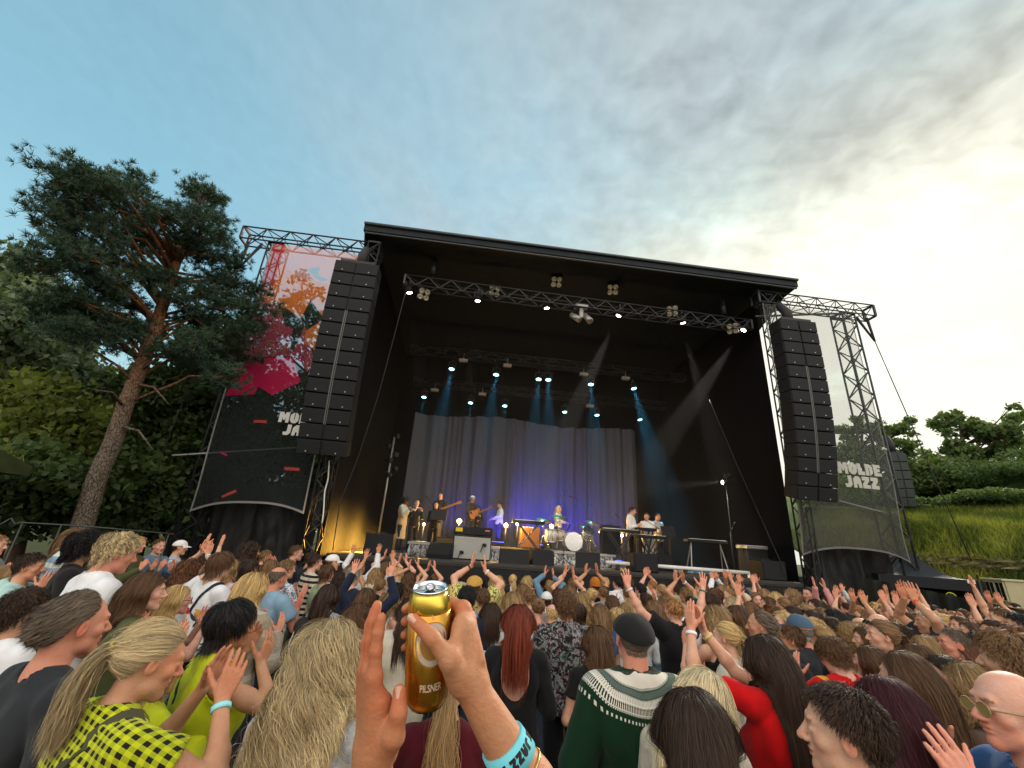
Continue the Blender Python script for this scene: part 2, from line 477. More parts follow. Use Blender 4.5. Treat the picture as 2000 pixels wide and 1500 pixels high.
# ------------------------------------------------------------------ materials
class NT:
    def __init__(s, name, rough=0.6, spec=0.3):
        s.m = bpy.data.materials.new(name); s.m.use_nodes = True; s.nt = s.m.node_tree
        s.b = s.nt.nodes['Principled BSDF']; s.out = s.nt.nodes['Material Output']
        s.b.inputs['Roughness'].default_value = rough; s.b.inputs['Specular IOR Level'].default_value = spec
    def n(s, t, **k):
        x = s.nt.nodes.new(t)
        for a, b in k.items(): setattr(x, a, b)
        return x
    def l(s, a, b): s.nt.links.new(a, b)
    def coord(s, which='Object', scale=(1, 1, 1), rot_=(0, 0, 0)):
        t = s.n('ShaderNodeTexCoord'); mp = s.n('ShaderNodeMapping'); s.l(t.outputs[which], mp.inputs[0])
        mp.inputs['Scale'].default_value = scale; mp.inputs['Rotation'].default_value = rot_
        return mp.outputs[0]
    def noise(s, vec, scale, detail=3, rough=0.5, dist=0.0):
        x = s.n('ShaderNodeTexNoise'); s.l(vec, x.inputs['Vector']); x.inputs['Scale'].default_value = scale
        x.inputs['Detail'].default_value = detail; x.inputs['Roughness'].default_value = rough; x.inputs['Distortion'].default_value = dist
        return x.outputs['Fac']
    def rng(s, v, a, b, c=0., d=1., smooth=False):
        m = s.n('ShaderNodeMapRange'); s.l(v, m.inputs[0])
        if smooth: m.interpolation_type = 'SMOOTHSTEP'
        for i, x in enumerate((a, b, c, d)): m.inputs[1 + i].default_value = x
        return m.outputs[0]
    def mix(s, f, a, b, mode='MIX'):
        x = s.n('ShaderNodeMix', data_type='RGBA', blend_type=mode)
        for sock, v in ((x.inputs[0], f), (x.inputs[6], a), (x.inputs[7], b)):
            if isinstance(v, (int, float)): sock.default_value = v
            elif isinstance(v, (tuple, list)): sock.default_value = (*v[:3], 1)
            else: s.l(v, sock)
        return x.outputs[2]
    def math(s, op, a, b=None, c=None):
        x = s.n('ShaderNodeMath', operation=op)
        for i, v in enumerate((a, b, c)):
            if v is None: continue
            if isinstance(v, (int, float)): x.inputs[i].default_value = v
            else: s.l(v, x.inputs[i])
        return x.outputs[0]
    def sep(s, vec):
        x = s.n('ShaderNodeSeparateXYZ'); s.l(vec, x.inputs[0]); return x.outputs
    def attr(s, name):
        return s.n('ShaderNodeAttribute', attribute_name=name)
    def ocol(s): return s.n('ShaderNodeObjectInfo').outputs['Color']
    def orand(s): return s.n('ShaderNodeObjectInfo').outputs['Random']
    def color(s, c):
        if isinstance(c, (tuple, list)): s.b.inputs['Base Color'].default_value = (*c[:3], 1)
        else: s.l(c, s.b.inputs['Base Color'])
    def bump(s, h, strength=0.3, dist=0.01):
        x = s.n('ShaderNodeBump'); x.inputs['Strength'].default_value = strength; x.inputs['Distance'].default_value = dist
        s.l(h, x.inputs['Height']); s.l(x.outputs[0], s.b.inputs['Normal'])
    def set(s, k, v): s.b.inputs[k].default_value = v; return s

_mc = {}
def simple(name, c, rough=0.6, metal=0.0, spec=0.3, var=0.12, vscale=6.0, bump=0.0, bscale=60.0):
    if name in _mc: return _mc[name]
    t = NT(name, rough, spec); t.set('Metallic', metal)
    v = t.coord()
    if var > 0:
        f = t.noise(v, vscale, 4)
        t.color(t.mix(f, tuple(x * (1 - var) for x in c), tuple(min(1, x * (1 + var)) for x in c)))
        t.l(t.rng(t.noise(v, vscale * 2.3, 3), 0.2, 0.8, max(0.02, rough - 0.1), min(1, rough + 0.1)), t.b.inputs['Roughness'])
    else: t.color(c)
    if bump > 0: t.bump(t.noise(v, bscale, 3), bump, 0.004)
    _mc[name] = t.m
    return t.m
def emit(name, c, strength):
    if name in _mc: return _mc[name]
    t = NT(name); t.color((0.8, 0.8, 0.8)); t.b.inputs['Emission Color'].default_value = (*c, 1); t.b.inputs['Emission Strength'].default_value = strength
    _mc[name] = t.m; return t.m

def mat_skin():
    t = NT('skin', 0.55, 0.26)
    v = t.coord()
    f = t.noise(v, 28, 4, 0.6); f2 = t.noise(v, 160, 2)
    c = t.mix(1.0, t.ocol(), t.attr('tint').outputs['Color'], 'MULTIPLY')
    c = t.mix(t.rng(f, 0.36, 0.68, 0, 0.6), c, t.mix(1.0, c, (1.0, 0.70, 0.60), 'MULTIPLY'))
    c = t.mix(t.rng(t.noise(v, 95, 3, 0.6), 0.55, 0.75, 0, 0.4), c, t.mix(1.0, c, (0.80, 0.66, 0.58), 'MULTIPLY'))
    t.color(c)
    t.b.inputs['Subsurface Weight'].default_value = 0.12
    t.b.inputs['Subsurface Radius'].default_value = (0.012, 0.004, 0.002)
    t.b.inputs['Subsurface Scale'].default_value = 0.6
    t.bump(t.math('ADD', f2, t.math('MULTIPLY', t.noise(v, 60, 3), 0.8)), 0.36, 0.003)
    return t.m
def mat_hair():
    t = NT('hair', 0.58, 0.22)
    tint = t.attr('tint').outputs['Fac']
    c = t.mix(1.0, t.ocol(), t.attr('shade').outputs['Color'], 'MULTIPLY')
    t.color(c)
    t.b.inputs['Anisotropic'].default_value = 0.4
    t.b.inputs['Sheen Weight'].default_value = 0.03
    return t.m
def cloth_base(name, rough=0.85):
    t = NT(name, rough, 0.15); t.set('Sheen Weight', 0.08)
    return t
def cloth_finish(t, c, weave=420, fuzz=0.0):
    v = t.coord()
    f = t.noise(v, 14, 3)
    c = t.mix(t.rng(f, 0.3, 0.7), t.mix(1.0, c, (0.86, 0.86, 0.87), 'MULTIPLY'), c)
    t.color(c)
    h = t.math('ADD', t.noise(v, weave, 1), t.math('MULTIPLY', t.noise(t.coord(scale=(1, 1, 0.5)), 22, 3), 1.2))
    t.bump(h, 0.35, 0.006)
    return t.m
_tops = {}
def top_mat(kind, c2=None):
    key = (kind, c2)
    if key in _tops: return _tops[key]
    t = cloth_base('cloth ' + kind)
    v = t.coord(); x, y, z = t.sep(v); oc = t.ocol()
    def band(val, period, duty, off=0.0):
        return t.math('LESS_THAN', t.math('FRACT', t.math('ADD', t.math('DIVIDE', val, period), off)), duty)
    if kind == 'plain': c = oc
    elif kind == 'wool':
        f = t.noise(v, 55, 4, 0.7)
        c = t.mix(t.rng(f, 0.3, 0.7), t.mix(1.0, oc, (0.62, 0.6, 0.58), 'MULTIPLY'), oc)
        c = t.mix(t.math('MULTIPLY', band(t.math('ADD', z, t.math('MULTIPLY', t.noise(v, 9, 2), 0.05)), 0.15, 0.28), 0.55), c, c2 or (0.5, 0.46, 0.4))
    elif kind == 'stripes': c = t.mix(band(z, 0.075, 0.45), oc, c2)
    elif kind == 'wide_stripes': c = t.mix(band(z, 0.13, 0.4), oc, c2)
    elif kind == 'vertical_stripes': c = t.mix(band(x, 0.035, 0.4), oc, c2)
    elif kind == 'plaid':
        a = band(t.math('ADD', x, t.math('MULTIPLY', y, 0.25)), 0.03, 0.5); b = band(t.math('ADD', z, t.math('MULTIPLY', y, 0.7)), 0.03, 0.5)
        c = t.mix(t.math('MULTIPLY', t.math('ADD', a, b), 0.5), oc, c2)
        c = t.mix(t.math('MULTIPLY', a, b), c, (0.012, 0.012, 0.008))
    elif kind == 'floral':
        n1 = t.noise(v, 19, 3, 0.6, 1.5); n2 = t.noise(t.coord(scale=(1.3, 1, 0.8)), 26, 3, 0.6, 2.0); n3 = t.noise(t.coord(scale=(0.8, 1.2, 1.1), rot_=(0.4, 0.2, 0)), 15, 4, 0.6, 1.0)
        c = t.mix(t.rng(n1, 0.5, 0.53), oc, (c2 or (0.2, 0.23, 0.24)))
        c = t.mix(t.rng(n2, 0.57, 0.6), c, (0.12, 0.03, 0.045)); c = t.mix(t.rng(n3, 0.6, 0.63), c, (0.05, 0.10, 0.09))
        c = t.mix(t.rng(t.noise(v, 60, 2), 0.66, 0.7), c, (0.4, 0.4, 0.38))
    elif kind == 'hawaii':
        n1 = t.noise(v, 20, 3, 0.6, 2.0); n2 = t.noise(t.coord(scale=(1.3, 1, 0.8)), 24, 3, 0.6, 2.0)
        c = t.mix(t.rng(n1, 0.53, 0.55), oc, (0.07, 0.09, 0.03)); c = t.mix(t.rng(n2, 0.6, 0.62), c, (0.5, 0.12, 0.03))
    elif kind == 'ombre':
        c = t.mix(t.rng(z, 1.12, 1.4, 0, 1, True), (0.13, 0.115, 0.10), oc)
        c = t.mix(t.math('MULTIPLY', band(z, 0.07, 0.1), 0.4), c, (0.1, 0.1, 0.1))
    elif kind == 'denim':
        c = t.mix(t.rng(t.noise(v, 30, 4, 0.7), 0.3, 0.7), t.mix(1.0, oc, (0.6, 0.65, 0.7), 'MULTIPLY'), oc)
    elif kind == 'print':
        # white T with a coloured print low on the back
        import_ = t.mix(t.math('LESS_THAN', t.noise(v, 11, 1, 0.5, 0.8), 0.44), oc, (0.03, 0.05, 0.06))
        import_ = t.mix(t.math('GREATER_THAN', t.noise(v, 13, 1), 0.585), import_, (0.75, 0.42, 0.03))
        import_ = t.mix(t.math('GREATER_THAN', t.noise(t.coord(scale=(1, 1, 1.2)), 12, 1), 0.62), import_, (0.45, 0.01, 0.04))
        c = t.mix(t.math('LESS_THAN', z, 1.27), oc, import_)
    elif kind == 'colour_yoke':
        # stripes round the shoulders
        r = t.math('ADD', t.math('ABSOLUTE', x), t.math('MULTIPLY', t.math('SUBTRACT', 1.47, z), 0.9))
        c = t.mix(t.math('LESS_THAN', t.math('ABSOLUTE', t.math('SUBTRACT', r, 0.155)), 0.011), oc, c2 or (0.7, 0.4, 0.02))
        c = t.mix(t.math('LESS_THAN', t.math('ABSOLUTE', t.math('SUBTRACT', r, 0.185)), 0.011), c, c2 or (0.7, 0.4, 0.02))
    elif kind == 'blocks':
        c = t.mix(t.math('LESS_THAN', t.math('ABSOLUTE', t.math('SUBTRACT', z, 1.16)), 0.03), oc, c2)
        c = t.mix(t.math('LESS_THAN', t.math('ABSOLUTE', t.math('SUBTRACT', z, 1.06)), 0.028), c, (0.3, 0.07, 0.03))
        c = t.mix(t.math('LESS_THAN', t.math('ABSOLUTE', t.math('SUBTRACT', z, 1.095)), 0.01), c, (0.6, 0.6, 0.6))
    elif kind == 'nordic':
        zz = t.math('SUBTRACT', 1.49, z)
        r = t.math('POWER', t.math('ADD', t.math('ADD', t.math('MULTIPLY', x, x), t.math('MULTIPLY', t.math('MULTIPLY', y, y), 1.6)), t.math('MULTIPLY', t.math('MULTIPLY', zz, zz), 2.0)), 0.5)
        ang = t.math('ARCTAN2', x, t.math('MULTIPLY', y, -1.0))
        st_ = t.math('FRACT', t.math('MULTIPLY', ang, 11.0)); st2 = t.math('FRACT', t.math('MULTIPLY', ang, 22.0))
        wob = t.math('MULTIPLY', t.math('LESS_THAN', st2, 0.5), 0.006)
        rr = t.math('ADD', r, wob)
        def ring(a, b): return t.math('MULTIPLY', t.math('GREATER_THAN', rr, a), t.math('LESS_THAN', rr, b))
        white, grey, dark = (0.66, 0.63, 0.55), (0.10, 0.135, 0.12), (0.005, 0.018, 0.012)
        c = oc
        c = t.mix(ring(0.128, 0.158), c, white)
        c = t.mix(t.math('MULTIPLY', ring(0.120, 0.134), t.math('LESS_THAN', st2, 0.45)), c, dark)
        c = t.mix(ring(0.163, 0.19), c, grey)
        c = t.mix(t.math('MULTIPLY', ring(0.165, 0.188), t.math('LESS_THAN', st2, 0.14)), c, dark)
        c = t.mix(ring(0.197, 0.232), c, white)
        c = t.mix(t.math('MULTIPLY', ring(0.204, 0.224), t.math('LESS_THAN', st2, 0.38)), c, (0.3, 0.29, 0.27))
        c = t.mix(t.math('MULTIPLY', ring(0.234, 0.258), t.math('GREATER_THAN', st2, 0.55)), c, white)
        c = t.mix(ring(0.260, 0.266), c, white)
        c = t.mix(t.math('MULTIPLY', t.math('MULTIPLY', t.math('GREATER_THAN', r, 0.285), t.math('LESS_THAN', r, 0.298)), t.math('LESS_THAN', st_, 0.4)), c, white)
    else: c = oc
    _tops[key] = cloth_finish(t, c, 240 if kind in ('wool', 'nordic') else 420)
    return _tops[key]
SKIN = mat_skin(); HAIR = mat_hair()
BLACK_M = simple('black plastic', (0.012, 0.012, 0.013), 0.45, 0, 0.4)

# ------------------------------------------------------------------ people
# everyone is modelled 1.75 m tall, feet at z = 0, facing +Y, and scaled by the parent empty
HC0 = V3(0, 0.022, 1.632)
def unit(a): a = np.asarray(a, float); return a / (np.linalg.norm(a) + 1e-12)
class Head:
    def __init__(s, yaw=0, pitch=0, roll=0, fem=False):
        s.R = rot('z', -math.radians(yaw)) @ rot('x', math.radians(pitch)) @ rot('y', math.radians(roll))
        piv = V3(0, -0.02, 1.52); s.c = piv + s.R @ (HC0 - piv); s.fem = fem
    def p(s, *a): return s.c + s.R @ V3(*a)
    def loc(s, P): return (np.asarray(P) - s.c) @ s.R
    def ell(s, c, r, R=None): return Ell(s.p(*c), r, s.R if R is None else s.R @ R)
    def cap(s, a, b, ra, rb=None): return Cap(s.p(*a), s.p(*b), ra, rb)
CR_C, CR_R = V3(0, -0.012, 0.025), V3(0.076, 0.098, 0.0875)

def torso_prims(fem, sh):
    """sh: the two shoulder joints"""
    w = 0.92 if fem else 1.0
    T = [(Ell((0, 0, 1.27), (0.160 * w, 0.108, 0.20)), 0.03), (Ell((0, 0.005, 1.06), (0.135 * w, 0.10, 0.18)), 0.05),
         (Ell((0, 0, 0.93), (0.165, 0.118, 0.13)), 0.05)]
    for p in sh:
        i = V3(p[0] * 0.25, -0.012, 1.395)
        T.append((Cap(i, p * V3(0.93, 1, 1) - V3(0, 0, 0.012), 0.062 * w, 0.056 * w), 0.04))
        T.append((Cap(V3(p[0] * 0.1, -0.025, 1.47), V3(p[0] * 0.75, -0.015, p[2] + 0.012), 0.045 * w, 0.035), 0.03))
        T.append((Ell((p[0] * 0.48, -0.075, 1.30), (0.07, 0.035, 0.09)), 0.04))
    if fem:
        for i in (-1, 1): T.append((Ell((i * 0.07, 0.09, 1.235), (0.062, 0.055, 0.06)), 0.03))
    return T

def arm_pose(pose, fem, jit=None):
    """for each side: shoulder, elbow, wrist, finger direction, palm normal, curl, spread"""
    out = []
    pl, pr = pose if isinstance(pose, tuple) else (pose, pose)
    for sx, po in ((-1, pl), (1, pr)):
        w = 0.165 if fem else 0.185
        S = V3(sx * w, -0.01, 1.405); j = (lambda s_: rng.normal(0, s_, 3) if jit else V3(0, 0, 0))
        curl, spread = 0.25, 0.0
        if isinstance(po, dict):
            E_, W, d, n = (np.array(po[k], float) for k in 'EWdn'); curl = po.get('curl', 0.2); spread = po.get('spread', 0.05)
            if 'S' in po: S = np.array(po['S'], float)
        elif po == 'down':
            E_ = V3(sx * (w + 0.07), -0.04, 1.12); W = V3(sx * (w + 0.06), 0.07, 0.885); d, n = V3(0, 0.15, -1), V3(-sx, 0.1, 0); curl = 0.5
        elif po == 'front':          # forearms in front of the body
            E_ = V3(sx * (w + 0.07), 0.0, 1.13); W = V3(sx * 0.10, 0.27, 1.20); d, n = V3(-sx * 0.5, 0.6, 0.4), V3(-sx * 0.7, -0.2, -0.5)
        elif po == 'clap':           # clapping before the chest
            E_ = V3(sx * (w + 0.075), 0.10, 1.16); W = V3(sx * 0.055, 0.30, 1.36); d, n = V3(-sx * 0.12, 0.35, 0.93), V3(-sx, 0, 0); curl = 0.12
        elif po == 'clap_face':
            E_ = V3(sx * (w + 0.06), 0.16, 1.26); W = V3(sx * 0.06, 0.31, 1.53); d, n = V3(-sx * 0.15, 0.2, 0.96), V3(-sx, 0, 0); curl = 0.12; spread = 0.05
        elif po == 'clap_high':
            S = S + V3(-sx * 0.012, 0, 0.045)
            E_ = V3(sx * (w + 0.085), 0.10, 1.64); W = V3(sx * 0.062, 0.14, 1.88); d, n = V3(-sx * 0.1, 0.12, 0.98), V3(-sx, 0, 0); curl = 0.1; spread = 0.04
        elif po == 'up':
            S = S + V3(-sx * 0.012, 0, 0.045)
            E_ = V3(sx * (w + 0.13), 0.05, 1.63); W = V3(sx * (w + 0.11), 0.09, 1.89); d, n = V3(sx * 0.05, 0.1, 1), V3(0, 1, 0); curl = 0.05; spread = 0.2
        elif po == 'wide':
            S = S + V3(-sx * 0.01, 0, 0.04)
            E_ = V3(sx * (w + 0.19), 0.06, 1.60); W = V3(sx * (w + 0.32), 0.1, 1.83); d, n = V3(sx * 0.2, 0.05, 1), V3(0, 1, 0); curl = 0.04; spread = 0.26
        elif po == 'mouth':
            E_ = V3(sx * (w + 0.12), 0.17, 1.30); W = V3(sx * 0.10, 0.17, 1.50); d, n = V3(-sx * 0.15, 0.25, 0.95), V3(-sx, -0.5, 0); curl = 0.2
        elif po == 'hold':           # holds a phone or a glass in front of the face
            E_ = V3(sx * (w + 0.07), 0.12, 1.22); W = V3(sx * 0.12, 0.28, 1.46); d, n = V3(-sx * 0.4, 0.1, 0.9), V3(-sx * 0.5, 0.1, 0.2); curl = 0.9
        elif po == 'key':            # playing, forearms forward
            E_ = V3(sx * (w + 0.07), 0.03, 1.13); W = V3(sx * 0.16, 0.29, 1.08); d, n = V3(-sx * 0.1, 1, -0.2), V3(0, -0.2, -1); curl = 0.5
        if jit: E_ = E_ + j(0.02); W = W + j(0.02)
        # keep the limb lengths
        u = unit(E_ - S); E_ = S + u * 0.295; W = E_ + unit(W - E_) * 0.25
        d = unit(d); n = unit(n - d * n.dot(d))
        out.append((sx, S, E_, W, d, n, curl, spread))
    return out

def hand_prims(sx, W, d, n, curl=0.2, spread=0.05, s=1.0, curls=None, thumb=0.0):
    t = np.cross(d, n) * sx
    P = []
    q = lambda a, b, c: W + s * (t * a + d * b + n * c)
    kn = [(0.033, 0.092), (0.011, 0.096), (-0.011, 0.091), (-0.031, 0.081)]
    ln = [0.072, 0.080, 0.074, 0.058]
    for i, (a, b) in enumerate(kn):
        P.append((Cap(q(a * 0.55, 0.008, 0), q(a, b, -0.002), s * 0.0135, s * 0.0112), 0.010 * s))
    P.append((Ell(q(-0.002, 0.052, 0.004), s * V3(0.036, 0.046, 0.0135), np.stack([t, d, n], 1)), 0.010 * s))
    P.append((Ell(q(0.024, 0.036, 0.010), s * V3(0.016, 0.030, 0.013), np.stack([unit(t + d * 0.2), unit(d - t * 0.2), n], 1)), 0.008 * s))
    for i, ((a, b), l) in enumerate(zip(kn, ln)):
        c = curl if curls is None else curls[i]
        sp = spread * (1.0, 0.25, -0.45, -1.15)[i]
        f = d * math.cos(sp) + t * math.sin(sp); p = q(a, b, -0.001)
        for seg, (fr, r0, r1, cm) in enumerate(((0.46, 0.0096, 0.0088, 0.8), (0.30, 0.0088, 0.0079, 1.1), (0.24, 0.0079, 0.0064, 0.8))):
            ang = c * cm; f = f * math.cos(ang) + n * math.sin(ang); n2 = unit(n - f * n.dot(f)); e = p + f * l * s * fr
            P.append((Cap(p, e, s * r0, s * r1), 0.0035 * s if seg else 0.006 * s)); p = e
            n_ = n
    # thumb
    p = q(0.016, 0.018, 0.008); f = unit(t * 0.72 + d * 0.62 + n * (0.35 + thumb)); 
    for l, r0, r1, tw in ((0.046, 0.0145, 0.0115, 0), (0.034, 0.0112, 0.0098, 0.25), (0.029, 0.0098, 0.0072, 0.15)):
        f = unit(f + d * tw); e = p + f * l * s; P.append((Cap(p, e, s * r0, s * r1), 0.007 * s)); p = e
    return P

def body_mesh(name, fem, hd, arms, res, mouth=0.0, bald=False, hips=0.88, hand_s=None):
    zmax = max([1.80] + [a[3][2] + 0.24 for a in arms]); xs = [a[2][0] for a in arms] + [a[3][0] for a in arms]; ys = [a[2][1] for a in arms] + [a[3][1] + 0.2 * max(0, a[4][1]) for a in arms]
    S = SDF((min(-0.27, min(xs) - 0.13), min(-0.2, min(ys) - 0.1), hips - 0.06), (max(0.27, max(xs) + 0.13), max(0.2, max(ys) + 0.12), zmax), res)
    for pr, k in torso_prims(fem, [a[1] for a in arms]): S.op(pr, k)
    nk = 0.046 if fem else 0.057
    S.op(Cap((0, -0.028, 1.42), hd.p(0, -0.022, -0.045), nk * 1.1, nk), 0.03)
    # skull and face
    S.op(hd.ell(CR_C, CR_R), 0.02)
    S.op(hd.ell((0, 0.026, -0.035), (0.060, 0.064, 0.078)), 0.022)
    S.op(hd.cap((-0.035, 0.025, -0.07), (0, 0.066, -0.094), 0.026, 0.022), 0.015); S.op(hd.cap((0.035, 0.025, -0.07), (0, 0.066, -0.094), 0.026, 0.022), 0.015)
    S.op(hd.cap((-0.03, 0.076, 0.026), (0.03, 0.076, 0.026), 0.016), 0.012)
    for i in (-1, 1):
        S.op(hd.ell((i * 0.043, 0.055, -0.022), (0.022, 0.024, 0.022)), 0.015)
        S.op(hd.ell((i * 0.032, 0.102, 0.004), (0.019, 0.014, 0.012)), 0.008, sub=True)
        S.op(hd.ell((i * 0.032, 0.077, 0.003), (0.0135, 0.0135, 0.0115)), 0.003)
    S.op(hd.cap((0, 0.086, 0.012), (0, 0.110, -0.026), 0.009, 0.0125), 0.008)
    for i in (-1, 1): S.op(hd.ell((i * 0.012, 0.097, -0.031), (0.009, 0.011, 0.008)), 0.005)
    S.op(hd.ell((0, 0.083, -0.053), (0.024, 0.014, 0.0075)), 0.005)
    S.op(hd.ell((0, 0.081, -0.066 - mouth * 0.03), (0.021, 0.014, 0.0085)), 0.005)
    S.op(hd.ell((0, 0.097, -0.0595 - mouth * 0.014), (0.022 - mouth * 0.004, 0.012 + mouth * 0.02, 0.0022 + mouth * 0.014)), 0.003, sub=True)
    for i in (-1, 1):
        Re = rot('z', i * 0.35) @ rot('x', -0.18)
        S.op(hd.ell((i * 0.0785, -0.004, -0.006), (0.0085, 0.0185, 0.032), Re), 0.006)
        S.op(hd.ell((i * 0.087, 0.003, -0.003), (0.008, 0.009, 0.017), Re), 0.004, sub=True)
    # arms and hands
    ma = 0.9 if fem else 1.0
    for sx, Sh, E_, W, d, n, curl, spread in arms:
        S.op(Cap(Sh, E_, 0.052 * ma, 0.040 * ma), 0.03); S.op(Ell((Sh * 0.5 + E_ * 0.5), (0.045 * ma,) * 3), 0.04)
        m = E_ * 0.7 + W * 0.3
        S.op(Cap(E_, m, 0.039 * ma, 0.041 * ma), 0.02); S.op(Cap(m, W, 0.040 * ma, 0.0265 * ma), 0.02)
        for pr, k in hand_prims(sx, W, d, n, curl, spread, (0.94 if fem else 1.04) * (hand_s or 1)): S.op(pr, k)
    v, q = S.nets()
    L = hd.loc(v)
    tint = np.ones((len(v), 3))
    def paint(w, col):
        nonlocal tint
        w = np.clip(w, 0, 1)[:, None]; tint = tint * (1 - w) + np.array(col) * w
    def blob(c, r): return 1 - np.sqrt((((L - np.array(c)) / np.array(r)) ** 2).sum(1))
    near = np.abs(L).max(1) < 0.16
    for i in (-1, 1):
        paint(blob((i * 0.05, 0.075, -0.03), (0.03, 0.04, 0.03)) * 0.6, (1.03, 0.80, 0.76))
        paint(blob((i * 0.084, -0.004, -0.006), (0.022, 0.03, 0.04)) * 1.2, (1.05, 0.74, 0.68))
        paint((blob((i * 0.033, 0.092, 0.026), (0.026, 0.02, 0.0065)) > 0.05) * 0.75, (0.30, 0.24, 0.2))
        paint((blob((i * 0.032, 0.090, 0.0015), (0.0120, 0.012, 0.0052)) > 0) * 1.0, (0.95, 1.25, 1.5))
        paint((blob((i * 0.032, 0.091, 0.003), (0.0054, 0.012, 0.0056)) > 0) * 1.0, (0.10, 0.10, 0.12))
    paint(blob((0, 0.115, -0.028), (0.02, 0.02, 0.02)) * 0.8, (1.06, 0.74, 0.70))
    paint((blob((0, 0.094, -0.060 - mouth * 0.012), (0.024, 0.02, 0.0155 + mouth * 0.018)) > 0.1) * 0.8, (0.95, 0.52, 0.5))
    paint((blob((0, 0.09, -0.0595 - mouth * 0.014), (0.021, 0.014, 0.003 + mouth * 0.013)) > 0.0) * (1.0 if mouth > 0.2 else 0.6), (0.25, 0.10, 0.10))
    for sx, Sh, E_, W, d, n, curl, spread in arms:                      # palms and knuckles are redder
        r = v - W; dd = r @ d; 
        w = np.clip((dd - 0.0) / 0.06, 0, 1) * (np.linalg.norm(r, axis=1) < 0.26)
        paint(w * 0.75, (1.05, 0.80, 0.74))
    return mesh_np(name, v, q, mat=SKIN, attrs={'tint': tint})

def cloth_folds(v, nrm, amp, seed, arms):
    o = V3(seed * 3.7, seed * 1.3, seed * 2.1)
    f = vnoise(v * V3(9, 9, 5) + o) * 0.6 + vnoise((v + 0.15 * v[:, [1, 2, 0]]) * V3(19, 19, 12) + o) * 0.4
    f = 1 - np.abs(f) * 2.2          # ridged creases
    return v + nrm * (amp * f)[:, None]

def top_mesh(name, fem, hd, arms, res, sleeve='short', neck='crew', loose=0.014, hem=0.86, amp=0.006, seed=0, back_cut=0.0, mat=None):
    xs = [a[2][0] for a in arms] + [a[3][0] for a in arms]; ys = [a[2][1] for a in arms] + [a[3][1] for a in arms]
    zt = max([1.56] + [a[2][2] + 0.12 for a in arms] + ([a[3][2] + 0.08 for a in arms] if sleeve == 'long' else []))
    zlo = hem - 0.04
    S = SDF((min(-0.3, min(xs) - 0.12), min(-0.24, min(ys) - 0.1), zlo), (max(0.3, max(xs) + 0.12), max(0.24, max(ys) + 0.1), zt), res)
    for pr, k in torso_prims(fem, [a[1] for a in arms]): S.op(pr, k, infl=loose)
    S.op(Cap((0, 0, 1.22), (0, 0, hem + 0.02), 0.12 + loose * 0.3, 0.142 + loose), 0.06)          # drape, hangs straight
    S.D[:, :, :] = S.D
    S.plane((0, 0, hem), (0, 0, -1))
    if sleeve == 'none':
        for sx, Sh, E_, W, *_ in arms:
            S.op(Cap(Sh + V3(sx * 0.015, 0, 0.0), Sh + unit(E_ - Sh) * 0.12 + V3(sx * 0.05, 0, 0), 0.068, 0.085), 0.006, sub=True)
    elif sleeve == 'strap':
        X = [Ell((i * 0.19, 0, 1.46), (0.098, 0.3, 0.15)) for i in (-1, 1)]
        for e in X: S.op(e, 0.008, sub=True)
    else:
        ma = 0.9 if fem else 1.0
        for sx, Sh, E_, W, *_ in arms:
            T = SDF(S.lo, S.lo + (S.n - 1) * S.h, res)
            if sleeve == 'short':
                f = 0.62 if not fem else 0.5
                e = Sh + (E_ - Sh) * f
                T.op(Cap(Sh, Sh + (E_ - Sh) * 0.95, 0.055 * ma + loose * 1.1, 0.052 * ma + loose * 1.6), 0.02)
                T.plane(e, unit(E_ - Sh))
            else:
                T.op(Cap(Sh, E_, 0.055 * ma + loose, 0.045 * ma + loose), 0.02); T.op(Cap(E_, W, 0.044 * ma + loose, 0.034 * ma + loose * 0.8), 0.02)
                T.plane(W - unit(W - E_) * 0.012, unit(W - E_))
            k = 0.025; D = T.D[:S.D.shape[0], :S.D.shape[1], :S.D.shape[2]]
            h = np.clip(0.5 + 0.5 * (S.D - D) / k, 0, 1); S.D = S.D * (1 - h) + D * h - k * h * (1 - h)
    nk = (0.046 if fem else 0.057) + 0.016
    if neck == 'crew': S.op(Cap((0, -0.024, 1.475), (0, 0.02, 1.66), nk - 0.006, nk + 0.03), 0.004, sub=True)
    elif neck == 'high': S.op(Cap((0, -0.03, 1.52), (0, 0.02, 1.68), nk, nk + 0.02), 0.004, sub=True); S.op(Cap((0, -0.028, 1.47), (0, -0.022, 1.515), nk + 0.006), 0.02)
    elif neck == 'collar':
        S.op(Cap((0, -0.028, 1.465), (0, -0.026, 1.49), nk + 0.012), 0.012); S.op(Cap((0, -0.03, 1.47), (0, 0.03, 1.7), nk, nk + 0.03), 0.004, sub=True)
    elif neck == 'hood':
        S.op(Ell((0, -0.095, 1.455), (0.12, 0.065, 0.075)), 0.025); S.op(Cap((0, -0.02, 1.46), (0, 0.02, 1.7), nk, nk + 0.04), 0.006, sub=True)
    elif neck == 'scoop':
        S.op(Ell((0, -0.17, 1.37), (0.118, 0.14, 0.235)), 0.01, sub=True); S.op(Ell((0, 0.12, 1.42), (0.10, 0.10, 0.13)), 0.008, sub=True); S.op(Cap((0, -0.03, 1.46), (0, 0.02, 1.66), nk + 0.02, nk + 0.05), 0.004, sub=True)
    v, q = S.nets()
    nrm = normals_of(v, q)
    v2 = cloth_folds(v, nrm, amp, seed, arms)
    return mesh_np(name, v2, q, mat=mat)

